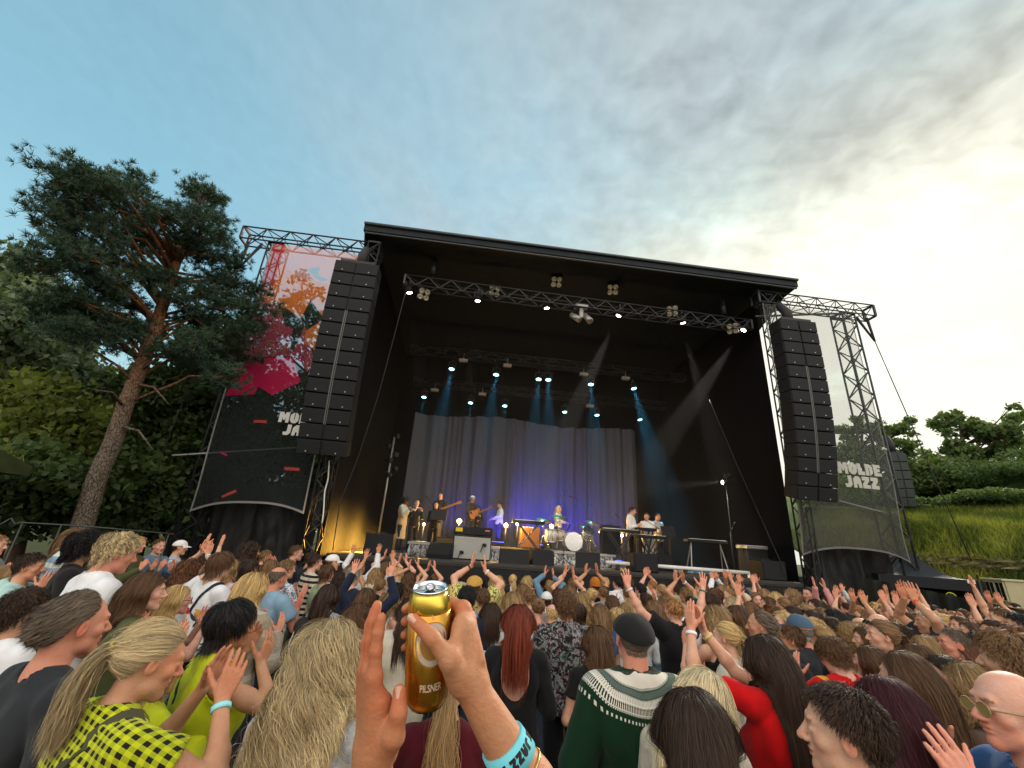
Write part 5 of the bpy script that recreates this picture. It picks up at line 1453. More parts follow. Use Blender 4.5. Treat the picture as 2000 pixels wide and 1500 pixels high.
# side light stands with small fixtures
def side_stand(label, base, h, fixt, lit):
    root = empty('light_stand', base, 0, label, 'light stand'); b = MB(); b.tube([base, base + V3(0, 0, h)], 0.03, 8)
    for a in (0, 2.1, 4.2): b.tube([base + V3(math.cos(a) * .4, math.sin(a) * .4, 0.01), base + V3(0, 0, 0.5)], 0.015, 6)
    rel(b.build('pole', M_GREY), root)
    for (dz, dx, tx) in fixt:
        p = base + US * dx + V3(0, 0, dz); d = unit(V3(tx, -0.35, -0.15)); b = MB(); b.lathe([(0, -0.14), (0.06, -0.13), (0.08, 0.05), (0.08, 0.1)], 12, axis_frame(p, d)); b.bar(p, base + V3(0, 0, dz), 0.03); f = rel(b.build('lamp_head', M_CAB), root)
        b = MB(); b.lathe([(0, 0.095), (0.045, 0.098), (0.07, 0.09)], 12, axis_frame(p, d)); g = rel(b.build('lens', E_WARM if lit else M_CHROME), root)
    return root
p = pv(735, 1070, 14.0); side_stand('slim stand of small lamps in the dark at the left side of the deck', V3(p[0], p[1], DECK), 3.6, [(3.55, 0.05, 1), (3.2, -0.15, 1), (2.95, .1, .6), (2.75, -.05, 1), (2.5, .15, .8), (2.3, 0, .4)], False)
p = pv(1458, 1090, 14.5); st_r = side_stand('stand of lamps at the right side of the deck', V3(p[0], p[1], DECK), 4.0, [(3.9, 0.0, -1), (3.3, .2, -1), (3.3, -.25, -.8), (2.9, 0, -.4)], False)
for k, (x, y) in enumerate(((1447, 937), (1411, 942))):
    q = pv(x, y, 14.3 - k * 1.2); tg = q + V3(-6, -0.6, -0.9)
    f = spot_fixture('lit side lamp at the right of the deck, the %s one' % ('higher' if k == 0 else 'lower'), q, tg, E_WARM, 0.08, 0.2, 'side_light', None, 0.15); b = MB(); b.tube([V3(q[0] + .1, q[1], DECK), q + V3(.1, 0, .1)], 0.02, 6); rel(b.build('stand_pole', M_STEEL), f)
    lamp_light('SPOT', 'side_lamp', q + unit(tg - q) * 0.03, tg, 700, (1.0, 0.85, 0.78), 14, 0.04, f)

# ---- smoke in the stage house
b = MB(); sbox(b, -3.3, 9.45, 12.15, 18.35, DECK + 0.06, 9.55)
t = NT('stage smoke'); pv_ = t.n('ShaderNodeVolumePrincipled'); pv_.inputs['Density'].default_value = 0.0045; pv_.inputs['Color'].default_value = (0.9, 0.92, 0.95, 1); pv_.inputs['Anisotropy'].default_value = 0.25
t.nt.nodes.remove(t.b); t.l(pv_.outputs[0], t.out.inputs['Volume'])
tag(b.build('stage_smoke', t.m), 'thin smoke drifting under the stage roof', 'smoke', None, 'stuff')

# ------------------------------------------------------------------ instruments, amplifiers, musicians
def deck_at(px_, py_, z=DECK):
    r = ray(px_, py_); return CAM + r * ((z - CAMZ) / r[2])
def on_v(px_, v, z):
    p = at_v(px_, 1060, v); return SW(p[0], v, z)
SF = lambda p, yaw=0.0: frame(p, US * math.cos(yaw) + VS * math.sin(yaw), -US * math.sin(yaw) + VS * math.cos(yaw), (0, 0, 1))
def wedge(label, px_, v, yaw=0.0, w=0.62, group='stage monitors'):
    p = on_v(px_, v, DECK); root = empty('stage_monitor', p, 0, label, 'speaker', group); M = SF(p, yaw); b = MB()
    prof = [(-0.24, 0.0), (0.22, 0.0), (0.24, 0.10), (-0.02, 0.40), (-0.20, 0.36)]
    b.prism([(y, z) for y, z in prof], M[:3, 1], M[:3, 2], xf(M, [(-w / 2, 0, 0)])[0], M[:3, 0] * w); rel(b.build('cabinet', M_CAB), root)
    g = MB(); a, c = np.array(prof[2]), np.array(prof[3]); nrm = V3(0, 0.3, 0.26); nrm = nrm / np.linalg.norm(nrm)
    def Q(x, t_, o_): y, z = a + (c - a) * t_; return xf(M, [(x, y + nrm[1] * o_, z + nrm[2] * o_)])[0]
    g.add([Q(-w * .45, .06, .008), Q(w * .45, .06, .008), Q(w * .45, .94, .008), Q(-w * .45, .94, .008)], [(0, 1, 2, 3)]); rel(g.build('grille', M_GRILLE), root)
    return root
wedge('black wedge monitor at the deck edge left of the big grey amp', 862, 12.4, 2.9)
wedge('upright black monitor at the deck edge right of the big grey amp', 1005, 12.1, 0.0, 0.75)
wedge('black wedge monitor facing the drums', 1055, 12.4, 0.3, 0.66)
wedge('black wedge monitor in front of the bass drum', 1148, 12.2, -0.3, 0.66)
def cab_box(name, label, px_, v, w, d, h, z=DECK, yaw=0.0, mat=M_CAB, face=M_GRILLE, cat='speaker', group=None):
    p = on_v(px_, v, z); root = empty(name, p, 0, label, cat, group); M = SF(p, yaw)
    b = MB(); b.box((-w / 2, -d / 2 + 0.02, 0), (w / 2, d / 2, h), M, 0.02); rel(b.build('cabinet', mat), root)
    b = MB(); b.box((-w / 2 + .03, -d / 2, 0.03), (w / 2 - .03, -d / 2 + 0.022, h - 0.03), M, 0.006); rel(b.build('grille', face), root)
    b = MB(); b.bar(xf(M, [(-w * .15, 0, h + .03)])[0], xf(M, [(w * .15, 0, h + .03)])[0], .025, .02); 
    for s_ in (-1, 1): b.bar(xf(M, [(s_ * w * .15, 0, h - .01)])[0], xf(M, [(s_ * w * .15, 0, h + .03)])[0], .02)
    rel(b.build('handle', M_CABLE), root)
    return root, M
cab_box('side_fill', 'square black speaker on the deck left of the woman in beige', 743, 12.4, 0.72, 0.6, 0.52)
cab_box('side_fill', 'black speaker box on the deck edge before the standing man in white', 1253, 11.9, 0.66, 0.55, 0.47)
cab_box('side_fill', 'black speaker box at the right end of the deck', 1492, 12.0, 0.7, 0.6, 0.5)
for k, (px_, w) in enumerate(((1005, 1.35), (1352, 1.35), (1425, 1.0))):
    b0 = on_v(px_, 11.15, -0.42)
    cab_box('subwoofer', ('wide black subwoofer standing before the stage below the grey amp', 'wide black subwoofer before the stage below the white pipe', 'black subwoofer before the stage near the right tower')[k], px_, 11.05, w, 0.7, 1.66, -0.42)
# big grey fronted amplifier with its head
r_, M = cab_box('bass_amplifier', 'large amplifier with a pale grey cloth front and black head', 922, 12.75, 1.06, 0.45, 0.62, face=simple('grey amp cloth', (0.30, 0.31, 0.29), 0.9, 0, 0.1, 0.15, 40, 0.4, 300), cat='amplifier')
b = MB(); b.box((-0.53, -0.2, 0.64), (0.53, 0.2, 0.86), M, 0.02); rel(b.build('amp_head', M_CAB), r_)
b = MB(); b.box((-0.49, -0.208, 0.72), (-0.30, -0.199, 0.82), M); rel(b.build('amp_badge', simple('yellow badge', (0.6, 0.42, 0.02), 0.5)), r_)
b = MB(); b.box((0.33, -0.208, 0.76), (0.46, -0.199, 0.80), M); rel(b.build('amp_plate', simple('orange plate', (0.55, 0.12, 0.03), 0.5)), r_)
b = MB()
for x, z in ((-0.3, 0.2), (0.3, 0.42)): b.tube(xf(M, [(x, -0.24, z), (x + .06, -0.30, z - .02)]), [.035, .045], 8); b.tube(xf(M, [(x, -0.26, z), (x - .06, -0.28, z - .2)]), .012, 6)
rel(b.build('microphone', M_CABLE), r_)
cab_box('guitar_amplifier', 'brownish guitar amp on the deck behind the singer in black', 872, 13.9, 0.66, 0.35, 0.55, DECK, face=simple('brown amp cloth', (0.10, 0.07, 0.03), 0.9), cat='amplifier')
cab_box('guitar_amplifier', 'tall black amplifier stack beside the drums', 1192, 14.0, 0.6, 0.4, 0.86, RISER, cat='amplifier')
cab_box('road_case', 'dark box under the keyboards at the right', 1290, 13.9, 0.55, 0.5, 0.5, DECK, cat='case')
cab_box('organ', 'wooden organ cabinet on the riser left of the drums', 1033, 14.6, 0.62, 0.5, 0.66, RISER, mat=M_WOODY, face=simple('orange wood', (0.28, 0.11, 0.03), 0.5), cat='organ')
# drum kit
dk = empty('drum_kit', on_v(1112, 14.4, RISER), 0, 'pearl white drum kit with cymbals on the riser', 'drum kit')
t = NT('pearl shell', 0.25, 0.5); f = t.noise(t.coord(), 30, 4, .6, 1.5); t.color(t.mix(t.rng(f, .35, .65), (0.28, 0.27, 0.25), (0.7, 0.69, 0.65))); M_PEARL = t.m
M_HEAD = simple('drum skin', (0.62, 0.60, 0.54), 0.6); M_CYM = simple('cymbal bronze', (0.30, 0.22, 0.08), 0.35, 0.9, 0.5)
def drum(px_, v, z, r, h, axis, nm):
    p = on_v(px_, v, z); M = axis_frame(p, axis, (0, 0, 1) if abs(axis[2]) < .9 else VS)
    b = MB(); b.lathe([(r, 0), (r, h)], 28, M); b.lathe([(r * .98, h), (r * .98, 0)], 28, M); sh = rel(b.build(nm, M_PEARL), dk)
    b = MB(); b.lathe([(0, h + .004), (r * .97, h + .002)], 28, M); b.lathe([(r * .97, -.002), (0, -.004)], 28, M); h_ = rel(b.build('drum_skin', M_HEAD), dk)
    b = MB()
    for zz_ in (0, h): b.lathe([(r + .002, zz_ - .018), (r + .016, zz_ - .018), (r + .016, zz_ + .018), (r + .002, zz_ + .018)], 28, M)
    for k in range(8):
        a = k * math.pi / 4; b.tube(xf(M, [((r + .014) * math.cos(a), (r + .014) * math.sin(a), .02), ((r + .014) * math.cos(a), (r + .014) * math.sin(a), h - .02)]), .008, 5)
    rel(b.build('drum_rim', M_CHROME), dk)
FW = -VS
drum(1115, 14.25, RISER + 0.29, 0.27, 0.38, FW * 1.0 - V3(0, 0, 0.0), 'bass_drum')
drum(1145, 14.3, RISER + 0.50, 0.17, 0.24, unit(V3(.15, -.75, .6)), 'rack_tom')
drum(1076, 14.2, RISER + 0.24, 0.2, 0.38, V3(0, 0, 1), 'floor_tom'); drum(1096, 14.5, RISER + 0.30, 0.17, 0.3, V3(0, 0, 1), 'floor_tom')
b = MB()
for px_, v, z, r in ((1092, 14.3, 3.02, .26), (1060, 14.5, 2.9, .24), (1155, 14.6, 2.95, .22), (1140, 14.5, 2.78, .17)):
    p = on_v(px_, v, z); M = axis_frame(p, unit(V3(.15, -.35, 1))); c_ = MB(); c_.lathe([(0, .02), (.03, .02), (.05, .006), (r, -.012), (r, -.016), (.03, 0), (0, .012)], 26, M); rel(c_.build('cymbal', M_CYM), dk)
    b.tube([p, on_v(px_, v + .1, RISER + .45)], .012, 6)
    for a in (0, 2.1, 4.2): b.tube([on_v(px_, v + .1, RISER + .45), on_v(px_, v + .1, RISER) + V3(.25 * math.cos(a), .25 * math.sin(a), .01)], .01, 5)
rel(b.build('cymbal_stand', M_CHROME), dk)
# keyboards, stands, microphones
def keyboard(label, px_, v, z0, top, w=1.15, yaw=0.0, xlegs=True):
    p = on_v(px_, v, z0); root = empty('keyboard', p, 0, label, 'keyboard', 'keyboards on stands'); M = SF(p, yaw)
    b = MB(); b.box((-w / 2, -.15, top - .09), (w / 2, .15, top), M, .012); rel(b.build('keyboard_body', M_CAB), root)
    b = MB(); b.box((-w / 2 + .08, -.145, top + .001), (w / 2 - .05, -.03, top + .012), M); rel(b.build('keys', M_WHITE), root)
    for s_ in (-1, 1):
        b = MB()
        if xlegs: b.bar(xf(M, [(-w * .3, s_ * .12, top - .09)])[0], xf(M, [(w * .3, s_ * .16, 0.01)])[0], .03); b.bar(xf(M, [(w * .3, s_ * .12, top - .09)])[0], xf(M, [(-w * .3, s_ * .16, 0.01)])[0], .03)
        else: b.bar(xf(M, [(s_ * w * .36, 0, top - .09)])[0], xf(M, [(s_ * w * .46, -.15, 0.01)])[0], .03); b.bar(xf(M, [(s_ * w * .36, 0, top - .09)])[0], xf(M, [(s_ * w * .46, .2, 0.01)])[0], .03)
        rel(b.build('stand_leg', M_GREY if not xlegs else M_STEEL), root)
    return root
keyboard('keyboard on a black stand before the organ', 1030, 13.5, RISER, 0.80, 1.0)
keyboard('brown topped keyboard left of the man in white', 1210, 13.5, DECK, 1.12, 1.25)
keyboard('keyboard stack played by the pair in white', 1270, 13.4, DECK, 1.0, 1.0, 0.1)
keyboard('upper synthesizer in the keyboard stack', 1262, 13.55, DECK, 1.22, 0.6, 0.1)
keyboard('unattended keyboard with bright legs right of the band', 1378, 13.2, DECK, 0.98, 1.3, 0.0, False)
p = on_v(1467, 12.9, DECK); root = empty('road_case', p, 0, 'flight case with a pale rim by the crew member at the right', 'case'); M = SF(p)
b = MB(); b.box((-.32, -.25, .02), (.32, .25, .82), M, .01); rel(b.build('case_body', M_CAB), root); b = MB(); b.box((-.34, -.27, .80), (.34, .27, .90), M, .012); rel(b.build('case_lid', M_GREY), root)
def mic_stand(label, px_, v, z0, h, boom=0.5, yaw=0.0):
    p = on_v(px_, v, z0); root = empty('microphone_stand', p, 0, label, 'microphone stand', 'microphone stands on the stage'); b = MB(); b.tube([p, p + V3(0, 0, h)], .011, 6)
    for a in (0.3, 2.4, 4.5): b.tube([p + V3(.3 * math.cos(a), .3 * math.sin(a), .01), p + V3(0, 0, .2)], .01, 5)
    q = p + V3(0, 0, h); e = q + US * boom * math.cos(yaw) + VS * boom * math.sin(yaw) + V3(0, 0, .18); b.tube([q - (e - q) * .3, e], .009, 6); rel(b.build('stand', M_CABLE), root)
    b = MB(); b.lathe([(0, 0), (.014, 0), (.018, .12), (.03, .14), (.03, .17), (0, .19)], 10, axis_frame(e - unit(e - q) * .02, unit(e - q))); rel(b.build('microphone', M_CABLE), root)
mic_stand('microphone stand before the singer in black', 836, 14.2, DECK, 1.45, .15, 3)
mic_stand('boom stand slanting up behind the drums', 1071, 15.2, RISER, 1.65, .5, .4)
mic_stand('boom stand to the right of the drums', 1148, 15.2, RISER, 1.6, -.5, -.2)
mic_stand('low microphone stand at the deck edge before the drums', 1101, 12.7, DECK, .8, .1)
mic_stand('microphone stand beside the man in white', 1222, 13.4, DECK, 1.3, -.2)
mic_stand('boom stand over the keyboard stack', 1284, 13.2, DECK, 1.25, -.35)
mic_stand('lone stand between the keyboards and the flight case', 1428, 13.0, DECK, 1.25, .12)
mic_stand('thin stand left of the seated keyboard player', 950, 15.0, RISER, 1.3, .2)
def music_stand(label, px_, v, z0):
    p = on_v(px_, v, z0); root = empty('music_stand', p, 0, label, 'music stand'); b = MB(); b.tube([p, p + V3(0, 0, 1.05)], .012, 6)
    for a in (0.3, 2.4, 4.5): b.tube([p + V3(.25 * math.cos(a), .25 * math.sin(a), .01), p + V3(0, 0, .25)], .01, 5)
    rel(b.build('stand', M_CABLE), root); b = MB(); b.box((-.24, -.01, 0), (.24, .01, .34), frame(p + V3(0, 0, 1.02), US, unit(VS - V3(0, 0, .3)), unit(V3(0, 0, 1) + VS * .35))); rel(b.build('sheet_tray', M_CAB), root)
music_stand('black music stand by the singer in black', 850, 13.8, DECK); music_stand('music stand at the right of the keyboard stack', 1308, 13.9, DECK)
b = MB(); p0, p1 = pv(1183, 1098, 12.0), pv(1462, 1119, 12.0); b.tube([p0, p1], .05, 10)
lb = empty('white_pipe', p0, 0, 'long white pipe lying along the deck edge on small clamps', 'pipe'); rel(b.build('tube', M_WHITE), lb)
for t_ in (.08, .33, .55, .8, .97):
    q = p0 + (p1 - p0) * t_; b = MB(); b.box((-.04, -.05, DECK - q[2]), (.04, .05, -.03), frame(q, US, VS, (0, 0, 1))); rel(b.build('clamp', M_STEEL), lb)
for k, (px_, v) in enumerate(((800, 13.2), (1459, 12.6))):
    p = on_v(px_, v, DECK); b = MB(); b.lathe([(0, 0), (.035, 0), (.036, .15), (.015, .2), (.014, .23), (0, .23)], 12, frame(p, US, VS, (0, 0, 1)))
    tag(b.build('water_bottle', simple('bottle plastic', (0.4, 0.5, 0.62), .15, 0, .6)), 'water bottle on the deck %s' % ('by the feet of the woman in beige' if k == 0 else 'near the right end of the white pipe'), 'bottle')
p = on_v(1467, 12.5, DECK); b = MB(); b.box((-.17, -.1, 0), (.17, .1, .14), SF(p), .005); tag(b.build('white_box', M_WHITE), 'small white box on the deck by the flight case', 'box')
# old style bulbs glowing on low stands
for k, (px_, py_, v, z0, en, r) in enumerate(((897, 1018, 14.6, RISER, 60, .085), (988, 1026, 14.4, RISER, 45, .07), (1011, 1022, 14.4, RISER, 45, .075), (1077, 1028, 15.0, RISER, 50, .075), (1214, 1046, 14.4, DECK, 26, .05), (1256, 1052, 14.6, DECK, 22, .045), (828, 1024, 15.4, DECK, 30, .045), (1156, 1040, 15.4, RISER, 26, .05), (1172, 1039, 15.6, RISER, 24, .05), (1288, 1062, 15.2, DECK, 20, .04))):
    p = pv(px_, py_, v)
    root = empty('bulb_lamp', V3(p[0], p[1], z0), 0, 'glowing yellow bulb on a low stand, ' + ('largest one, above the grey amp', 'just right of the percussionist', 'above the keyboard before the organ', 'left of the drum kit', 'at the knees of the man in white', 'under the keyboard stack', 'beside the singer in black', 'right of the drum kit, nearer one', 'right of the drum kit, farther one', 'below the pair in white')[k], 'lamp', 'bulb lamps among the band')
    b = MB(); b.lathe([(0, -r), (r * .5, -r * .87), (r, 0), (r * .8, r * .6), (0, r)], 14, frame(p, US, VS, (0, 0, 1))); rel(b.build('bulb', E_BULB), root)
    b = MB(); b.tube([V3(p[0], p[1], z0), p - V3(0, 0, r)], .018, 6); b.lathe([(0, 0), (.12, 0), (.11, .02), (0, .02)], 12, frame(V3(p[0], p[1], z0), US, VS, (0, 0, 1))); rel(b.build('lamp_stand', M_CABLE), root)
    lamp_light('POINT', 'bulb_light', p - VS * (r + .03), p - VS, en * 1.4, (1.0, .55, .13), 0, .05, root)
# floor washes: blue along the curtain, one strong amber lamp on the left
for k, u_ in enumerate((-0.2, 1.5, 3.0, 4.5, 6.2)):
    z0 = RISER if u_ < 4.7 else DECK; p = SW(u_, 17.3, z0); root = empty('floor_wash', p, 0, 'blue floor light below the curtain, %s from the left' % ends[k], 'stage light', 'blue floor lights at the curtain foot')
    b = MB(); b.box((-.3, -.07, 0), (.3, .07, .14), SF(p), .02); rel(b.build('housing', M_CAB), root); b = MB(); b.box((-.27, -.03, .142), (.27, .05, .148), SF(p)); rel(b.build('lens', E_BLUE), root)
    lamp_light('SPOT', 'wash_lamp', p + V3(0, 0, .22), SW(u_ + .1, 18.6, z0 + 1.5), (90, 260, 360, 300, 150)[k], (.05, .05, 1.0), 80, .12, root, .9)
for k, (u_, v_) in enumerate(((-2.1, 13.3), (-2.0, 15.8))):
    p = SW(u_, v_, DECK); root = empty('floor_wash', p, 0, ('amber floor light shining on the black wall, nearer the crowd', 'amber floor light shining on the black wall, behind the woman in beige')[k], 'stage light')
    b = MB(); b.box((-.12, -.1, 0), (.12, .1, .26), SF(p), .02); rel(b.build('housing', M_CAB), root); b = MB(); b.lathe([(0, .01), (.08, 0)], 16, axis_frame(p + V3(-.122, 0, .14), (-1, 0, .1))); rel(b.build('lens', E_BULB), root)
    lamp_light('SPOT', 'amber_lamp', p + V3(-.16, 0, .2), p + V3(-4, -.5, -1.6), 2600, (1.0, .5, .07), 155, .12, root, 1.0)

# musicians
def musician(px_, py_, v, z0, label, **k):
    p = pv(px_, py_, v); h = p[2] - z0
    return person(0, 0, 0, label, pos=(p[0], p[1], z0), height=h, near=False, group='band on the stage', **k)
musician(792, 971, 14.8, DECK, 'person with black hair in a long beige dress singing beside a black suit', fem=True, hair='curly', hc='black', skin='brown', top='plain', c=(.36, .31, .21), sleeve='long', pose='hold', face=100, hem=.42, loose=.03)
musician(815, 976, 15.1, DECK, 'person in a black suit and white shirt by the woman in beige', hair='short', hc='dark brown', top='plain', c=(.012, .012, .013), sleeve='long', pose='hold', face=150, neck='collar', legs=(.012, .012, .012))
musician(853, 980, 14.3, DECK, 'singer all in black at the microphone, pale face towards the crowd', fem=True, hair='bob', hc='black', top='plain', c=(.012, .012, .012), sleeve='long', pose='front', face=180, mouth=.6, legs=(.01, .01, .01))
musician(862, 962, 15.6, RISER, 'guitarist in a dark jacket standing behind the singer in black', hair='tousled', hc='dark brown', top='plain', c=(.02, .018, .018), sleeve='long', pose='key', face=190, neck='collar')
musician(923, 968, 17.2, RISER, 'player in a pale hat and dark leather jacket behind the grey amp', hair='short', hc='dark brown', skin='olive', top='plain', c=(.03, .027, .025), sleeve='long', pose='key', face=140, hat=('flat', (.5, .45, .34)))
musician(936, 989, 17.6, RISER, 'long haired player in black bending over a keyboard behind the grey amp', fem=True, hair='long', hc='dark brown', top='plain', c=(.015, .015, .015), sleeve='long', pose='key', face=200, head=(0, -15, 0))
musician(978, 981, 17.8, RISER, 'percussionist in a white shirt turned to the left', hair='short', hc='dark brown', top='plain', c=(.72, .70, .64), sleeve='long', pose='key', face=255)
musician(1091, 988, 17.6, RISER, 'person in white with long pale hair behind the drum kit', fem=True, hair='longer', hc='platinum', top='plain', c=(.7, .66, .6), sleeve='long', pose='key', face=120)
musician(1232, 989, 13.95, DECK, 'tall player in a white shirt and black trousers looking right', hair='short', hc='dark brown', top='plain', c=(.74, .73, .70), sleeve='long', pose='front', face=120, legs=(.01, .01, .01), head=(0, -15, 0), neck='collar')
musician(1263, 1001, 13.9, DECK, 'person with tied hair in white playing the keyboard stack', fem=True, hair='bun', hc='chestnut', top='plain', c=(.74, .73, .70), sleeve='short', pose='key', face=205, head=(0, -15, 0), legs=(.7, .7, .68))
musician(1283, 1002, 14.6, DECK, 'dark haired person in a light grey shirt behind the keyboard stack', hair='short', hc='black', skin='olive', top='plain', c=(.42, .42, .42), sleeve='long', pose='front', face=150)
musician(1452, 1033, 17.2, DECK, 'stage hand in dark clothes by the flight case at the right', hair='short', hc='brown', top='plain', c=(.05, .03, .03), sleeve='short', pose='front', face=190, legs=(.14, .12, .09))
def guitar(label, m, col):
    p = np.array(m.location); a = m.rotation_euler[2]; fw = V3(-math.sin(a), math.cos(a), 0); rt_ = V3(math.cos(a), math.sin(a), 0); s_ = m.scale[0]
    c = p + fw * .22 * s_ + V3(0, 0, 1.08 * s_); ax = unit(-rt_ * .9 + V3(0, 0, .35)); root = empty('guitar', c, 0, label, 'guitar'); M = frame(c, ax, unit(np.cross(fw, ax)), fw)
    out = [(-.25, 0), (-.22, .13), (-.1, .16), (0, .11), (.1, .14), (.18, .1), (.2, 0), (.18, -.1), (.1, -.14), (0, -.11), (-.1, -.16), (-.22, -.13)]
    b = MB(); b.prism(out, M[:3, 0], M[:3, 1], c, fw * .045); rel(b.build('guitar_body', col), root)
    b = MB(); b.box((.15, -.025, .04), (.75, .025, .065), M); b.box((.75, -.04, .035), (.9, .045, .06), M); rel(b.build('guitar_neck', M_WOODY), root)
guitar('electric guitar held by the guitarist in the dark jacket', PEOPLE[3], simple('guitar black', (.03, .02, .02), .25, 0, .6)); guitar('orange brown guitar held by the player in the pale hat', PEOPLE[4], simple('guitar sunburst', (.4, .12, .03), .25, 0, .6))

# ------------------------------------------------------------------ ground, hill, trees
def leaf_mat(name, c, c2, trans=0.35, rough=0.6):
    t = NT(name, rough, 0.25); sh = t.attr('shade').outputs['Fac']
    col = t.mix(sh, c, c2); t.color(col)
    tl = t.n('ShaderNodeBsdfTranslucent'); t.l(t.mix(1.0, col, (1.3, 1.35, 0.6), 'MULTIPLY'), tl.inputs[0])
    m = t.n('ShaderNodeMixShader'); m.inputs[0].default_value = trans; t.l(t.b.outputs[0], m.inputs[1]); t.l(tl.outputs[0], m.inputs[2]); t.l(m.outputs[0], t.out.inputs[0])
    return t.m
def leaves(P, size, r, elong=1.7, droop=0.0):
    n = len(P); a = r.normal(size=(n, 3)); a[:, 2] -= droop; a /= np.linalg.norm(a, axis=1)[:, None]
    b = r.normal(size=(n, 3)); b -= a * (a * b).sum(1)[:, None]; b /= np.linalg.norm(b, axis=1)[:, None]
    s = size * (0.6 + 0.8 * r.random(n))[:, None]; nn = np.cross(a, b)
    v = np.stack([P - a * s * elong * .5, P + b * s * .5 + nn * s * .12, P + a * s * elong * .5, P - b * s * .5 + nn * s * .12], 1).reshape(-1, 3)
    return v, np.arange(4 * n).reshape(n, 4)
def foliage_mesh(name, P, size, r, mat, shade=None, **k):
    v, f = leaves(P, size, r, **k); sh = r.random(len(P)) if shade is None else shade
    return mesh_np(name, v, f, mat=mat, smooth=False, attrs={'shade': np.repeat(sh, 4)})
BARK = simple('bark', (0.10, 0.065, 0.045), 0.9, 0, 0.1, 0.45, 7, 0.8, 26)
def pine_bark():
    t = NT('pine bark', 0.9, 0.1); v = t.coord(scale=(1, 1, 0.35)); z = t.sep(t.coord())[2]
    vo = t.n('ShaderNodeTexVoronoi', feature='DISTANCE_TO_EDGE'); vo.inputs['Scale'].default_value = 34; t.l(v, vo.inputs['Vector'])
    f = t.noise(v, 11, 5, .65)
    low = t.mix(f, (0.07, 0.055, 0.042), (0.24, 0.195, 0.15)); high = t.mix(f, (0.17, 0.07, 0.032), (0.36, 0.17, 0.085))
    c = t.mix(t.rng(z, 3.2, 6.5, 0, 1, True), low, high)
    c = t.mix(t.rng(vo.outputs['Distance'], 0.0, 0.09), t.mix(1.0, c, (.55, .52, .5), 'MULTIPLY'), c)
    c = t.mix(t.math('MULTIPLY', t.rng(t.noise(v, 26, 3), .66, .7), .7), c, (0.42, 0.41, 0.37))
    t.color(c); t.bump(t.math('ADD', f, t.rng(vo.outputs['Distance'], 0, .12)), 0.9, 0.04); return t.m
PBARK = pine_bark()
L_PINE = leaf_mat('pine needles', (0.022, 0.050, 0.038), (0.055, 0.095, 0.050), 0.12)
L_DARK = leaf_mat('dark leaves', (0.022, 0.042, 0.014), (0.06, 0.095, 0.026), 0.3)
L_YEL = leaf_mat('yellow green leaves', (0.075, 0.105, 0.022), (0.19, 0.22, 0.055), 0.4)
L_BLUE = leaf_mat('blue green leaves', (0.06, 0.10, 0.065), (0.15, 0.19, 0.11), 0.3)
L_HILL = leaf_mat('hill bush leaves', (0.055, 0.095, 0.032), (0.14, 0.19, 0.065), 0.35)

# ground sheet with a grass look, out to the horizon
gx = np.concatenate([[-900, -300, -120, -60], np.linspace(-36, 40, 96), [60, 120, 300, 900]]); gy = np.concatenate([[-900, -200, -60], np.linspace(-20, 40, 80), [60, 120, 300, 900]])
X, Y = np.meshgrid(gx, gy, indexing='ij'); Z = ground(X, Y) + 0.02 * vnoise(np.stack([X * .9, Y * .9, 0 * X], 2))
t = NT('lawn', 0.95, 0.1); v = t.coord(); f = t.noise(v, 3, 5, .6); f2 = t.noise(v, 60, 4, .7)
t.color(t.mix(t.rng(f, .35, .65), t.mix(f2, (0.018, 0.030, 0.008), (0.05, 0.075, 0.02)), t.mix(f2, (0.04, 0.032, 0.018), (0.08, 0.07, 0.035)))); t.bump(f2, .7, .05)
a, b_ = X.shape; q = (np.arange(a - 1)[:, None] * b_ + np.arange(b_ - 1)[None, :])[..., None] + np.array([0, b_, b_ + 1, 1])
tag(link('ground', mesh_np('ground', np.stack([X, Y, Z], 2).reshape(-1, 3), q.reshape(-1, 4), mat=t.m)), None, None, None, 'structure')
# the hill at the right: a steep grassy bank, then rising scrub
def hill_z(az, r):
    S_ = np.interp(az, [26, 36, 43.8, 47, 51.3, 60, 80], [.16, .13, .118, .132, .168, .19, .19])
    T = np.interp(r, [15.3, 16, 17, 18.3, 20, 24, 30], [-.16, -.10, -.03, .022, .062, .088, .09])
    k = np.clip((r - 24) / 16, 0, 1); T = T * (1 - k) + S_ * k
    T = np.where(r > 40, S_ * (1 - np.clip((r - 40) / 60, 0, .6)), T)
    return CAMZ + r * T
az = np.linspace(26, 84, 120); rr_ = np.concatenate([np.linspace(15.3, 26, 40), np.linspace(26.5, 44, 30), [50, 60, 80, 120]])
A, R_ = np.meshgrid(az, rr_, indexing='ij'); R_ = np.maximum(R_, np.interp(A, [26, 34, 36], [20.5, 18, 15.3])); Z = hill_z(A, R_) + 0.12 * vnoise(np.stack([A * .35, R_ * .5, 0 * A], 2)) + .05 * vnoise(np.stack([A * 1.5, R_ * 1.7, 0 * A], 2))
P = np.stack([R_ * np.sin(np.radians(A)), R_ * np.cos(np.radians(A)), Z], 2); a, b_ = A.shape
q = (np.arange(a - 1)[:, None] * b_ + np.arange(b_ - 1)[None, :])[..., None] + np.array([0, 1, b_ + 1, b_])
t = NT('hill turf', 0.95, 0.1); v = t.coord(); f = t.noise(v, 1.2, 5, .6); f2 = t.noise(v, 12, 4, .7); zz = t.sep(v)[2]
gr = t.mix(f2, (0.05, 0.085, 0.020), (0.12, 0.165, 0.045)); dirt = t.mix(f2, (0.012, 0.010, 0.007), (0.05, 0.042, 0.03))
t.color(t.mix(t.rng(t.math('ADD', zz, t.math('MULTIPLY', f, .8)), 2.35, 2.9, 0, 1, True), dirt, gr)); t.bump(f2, .8, .15)
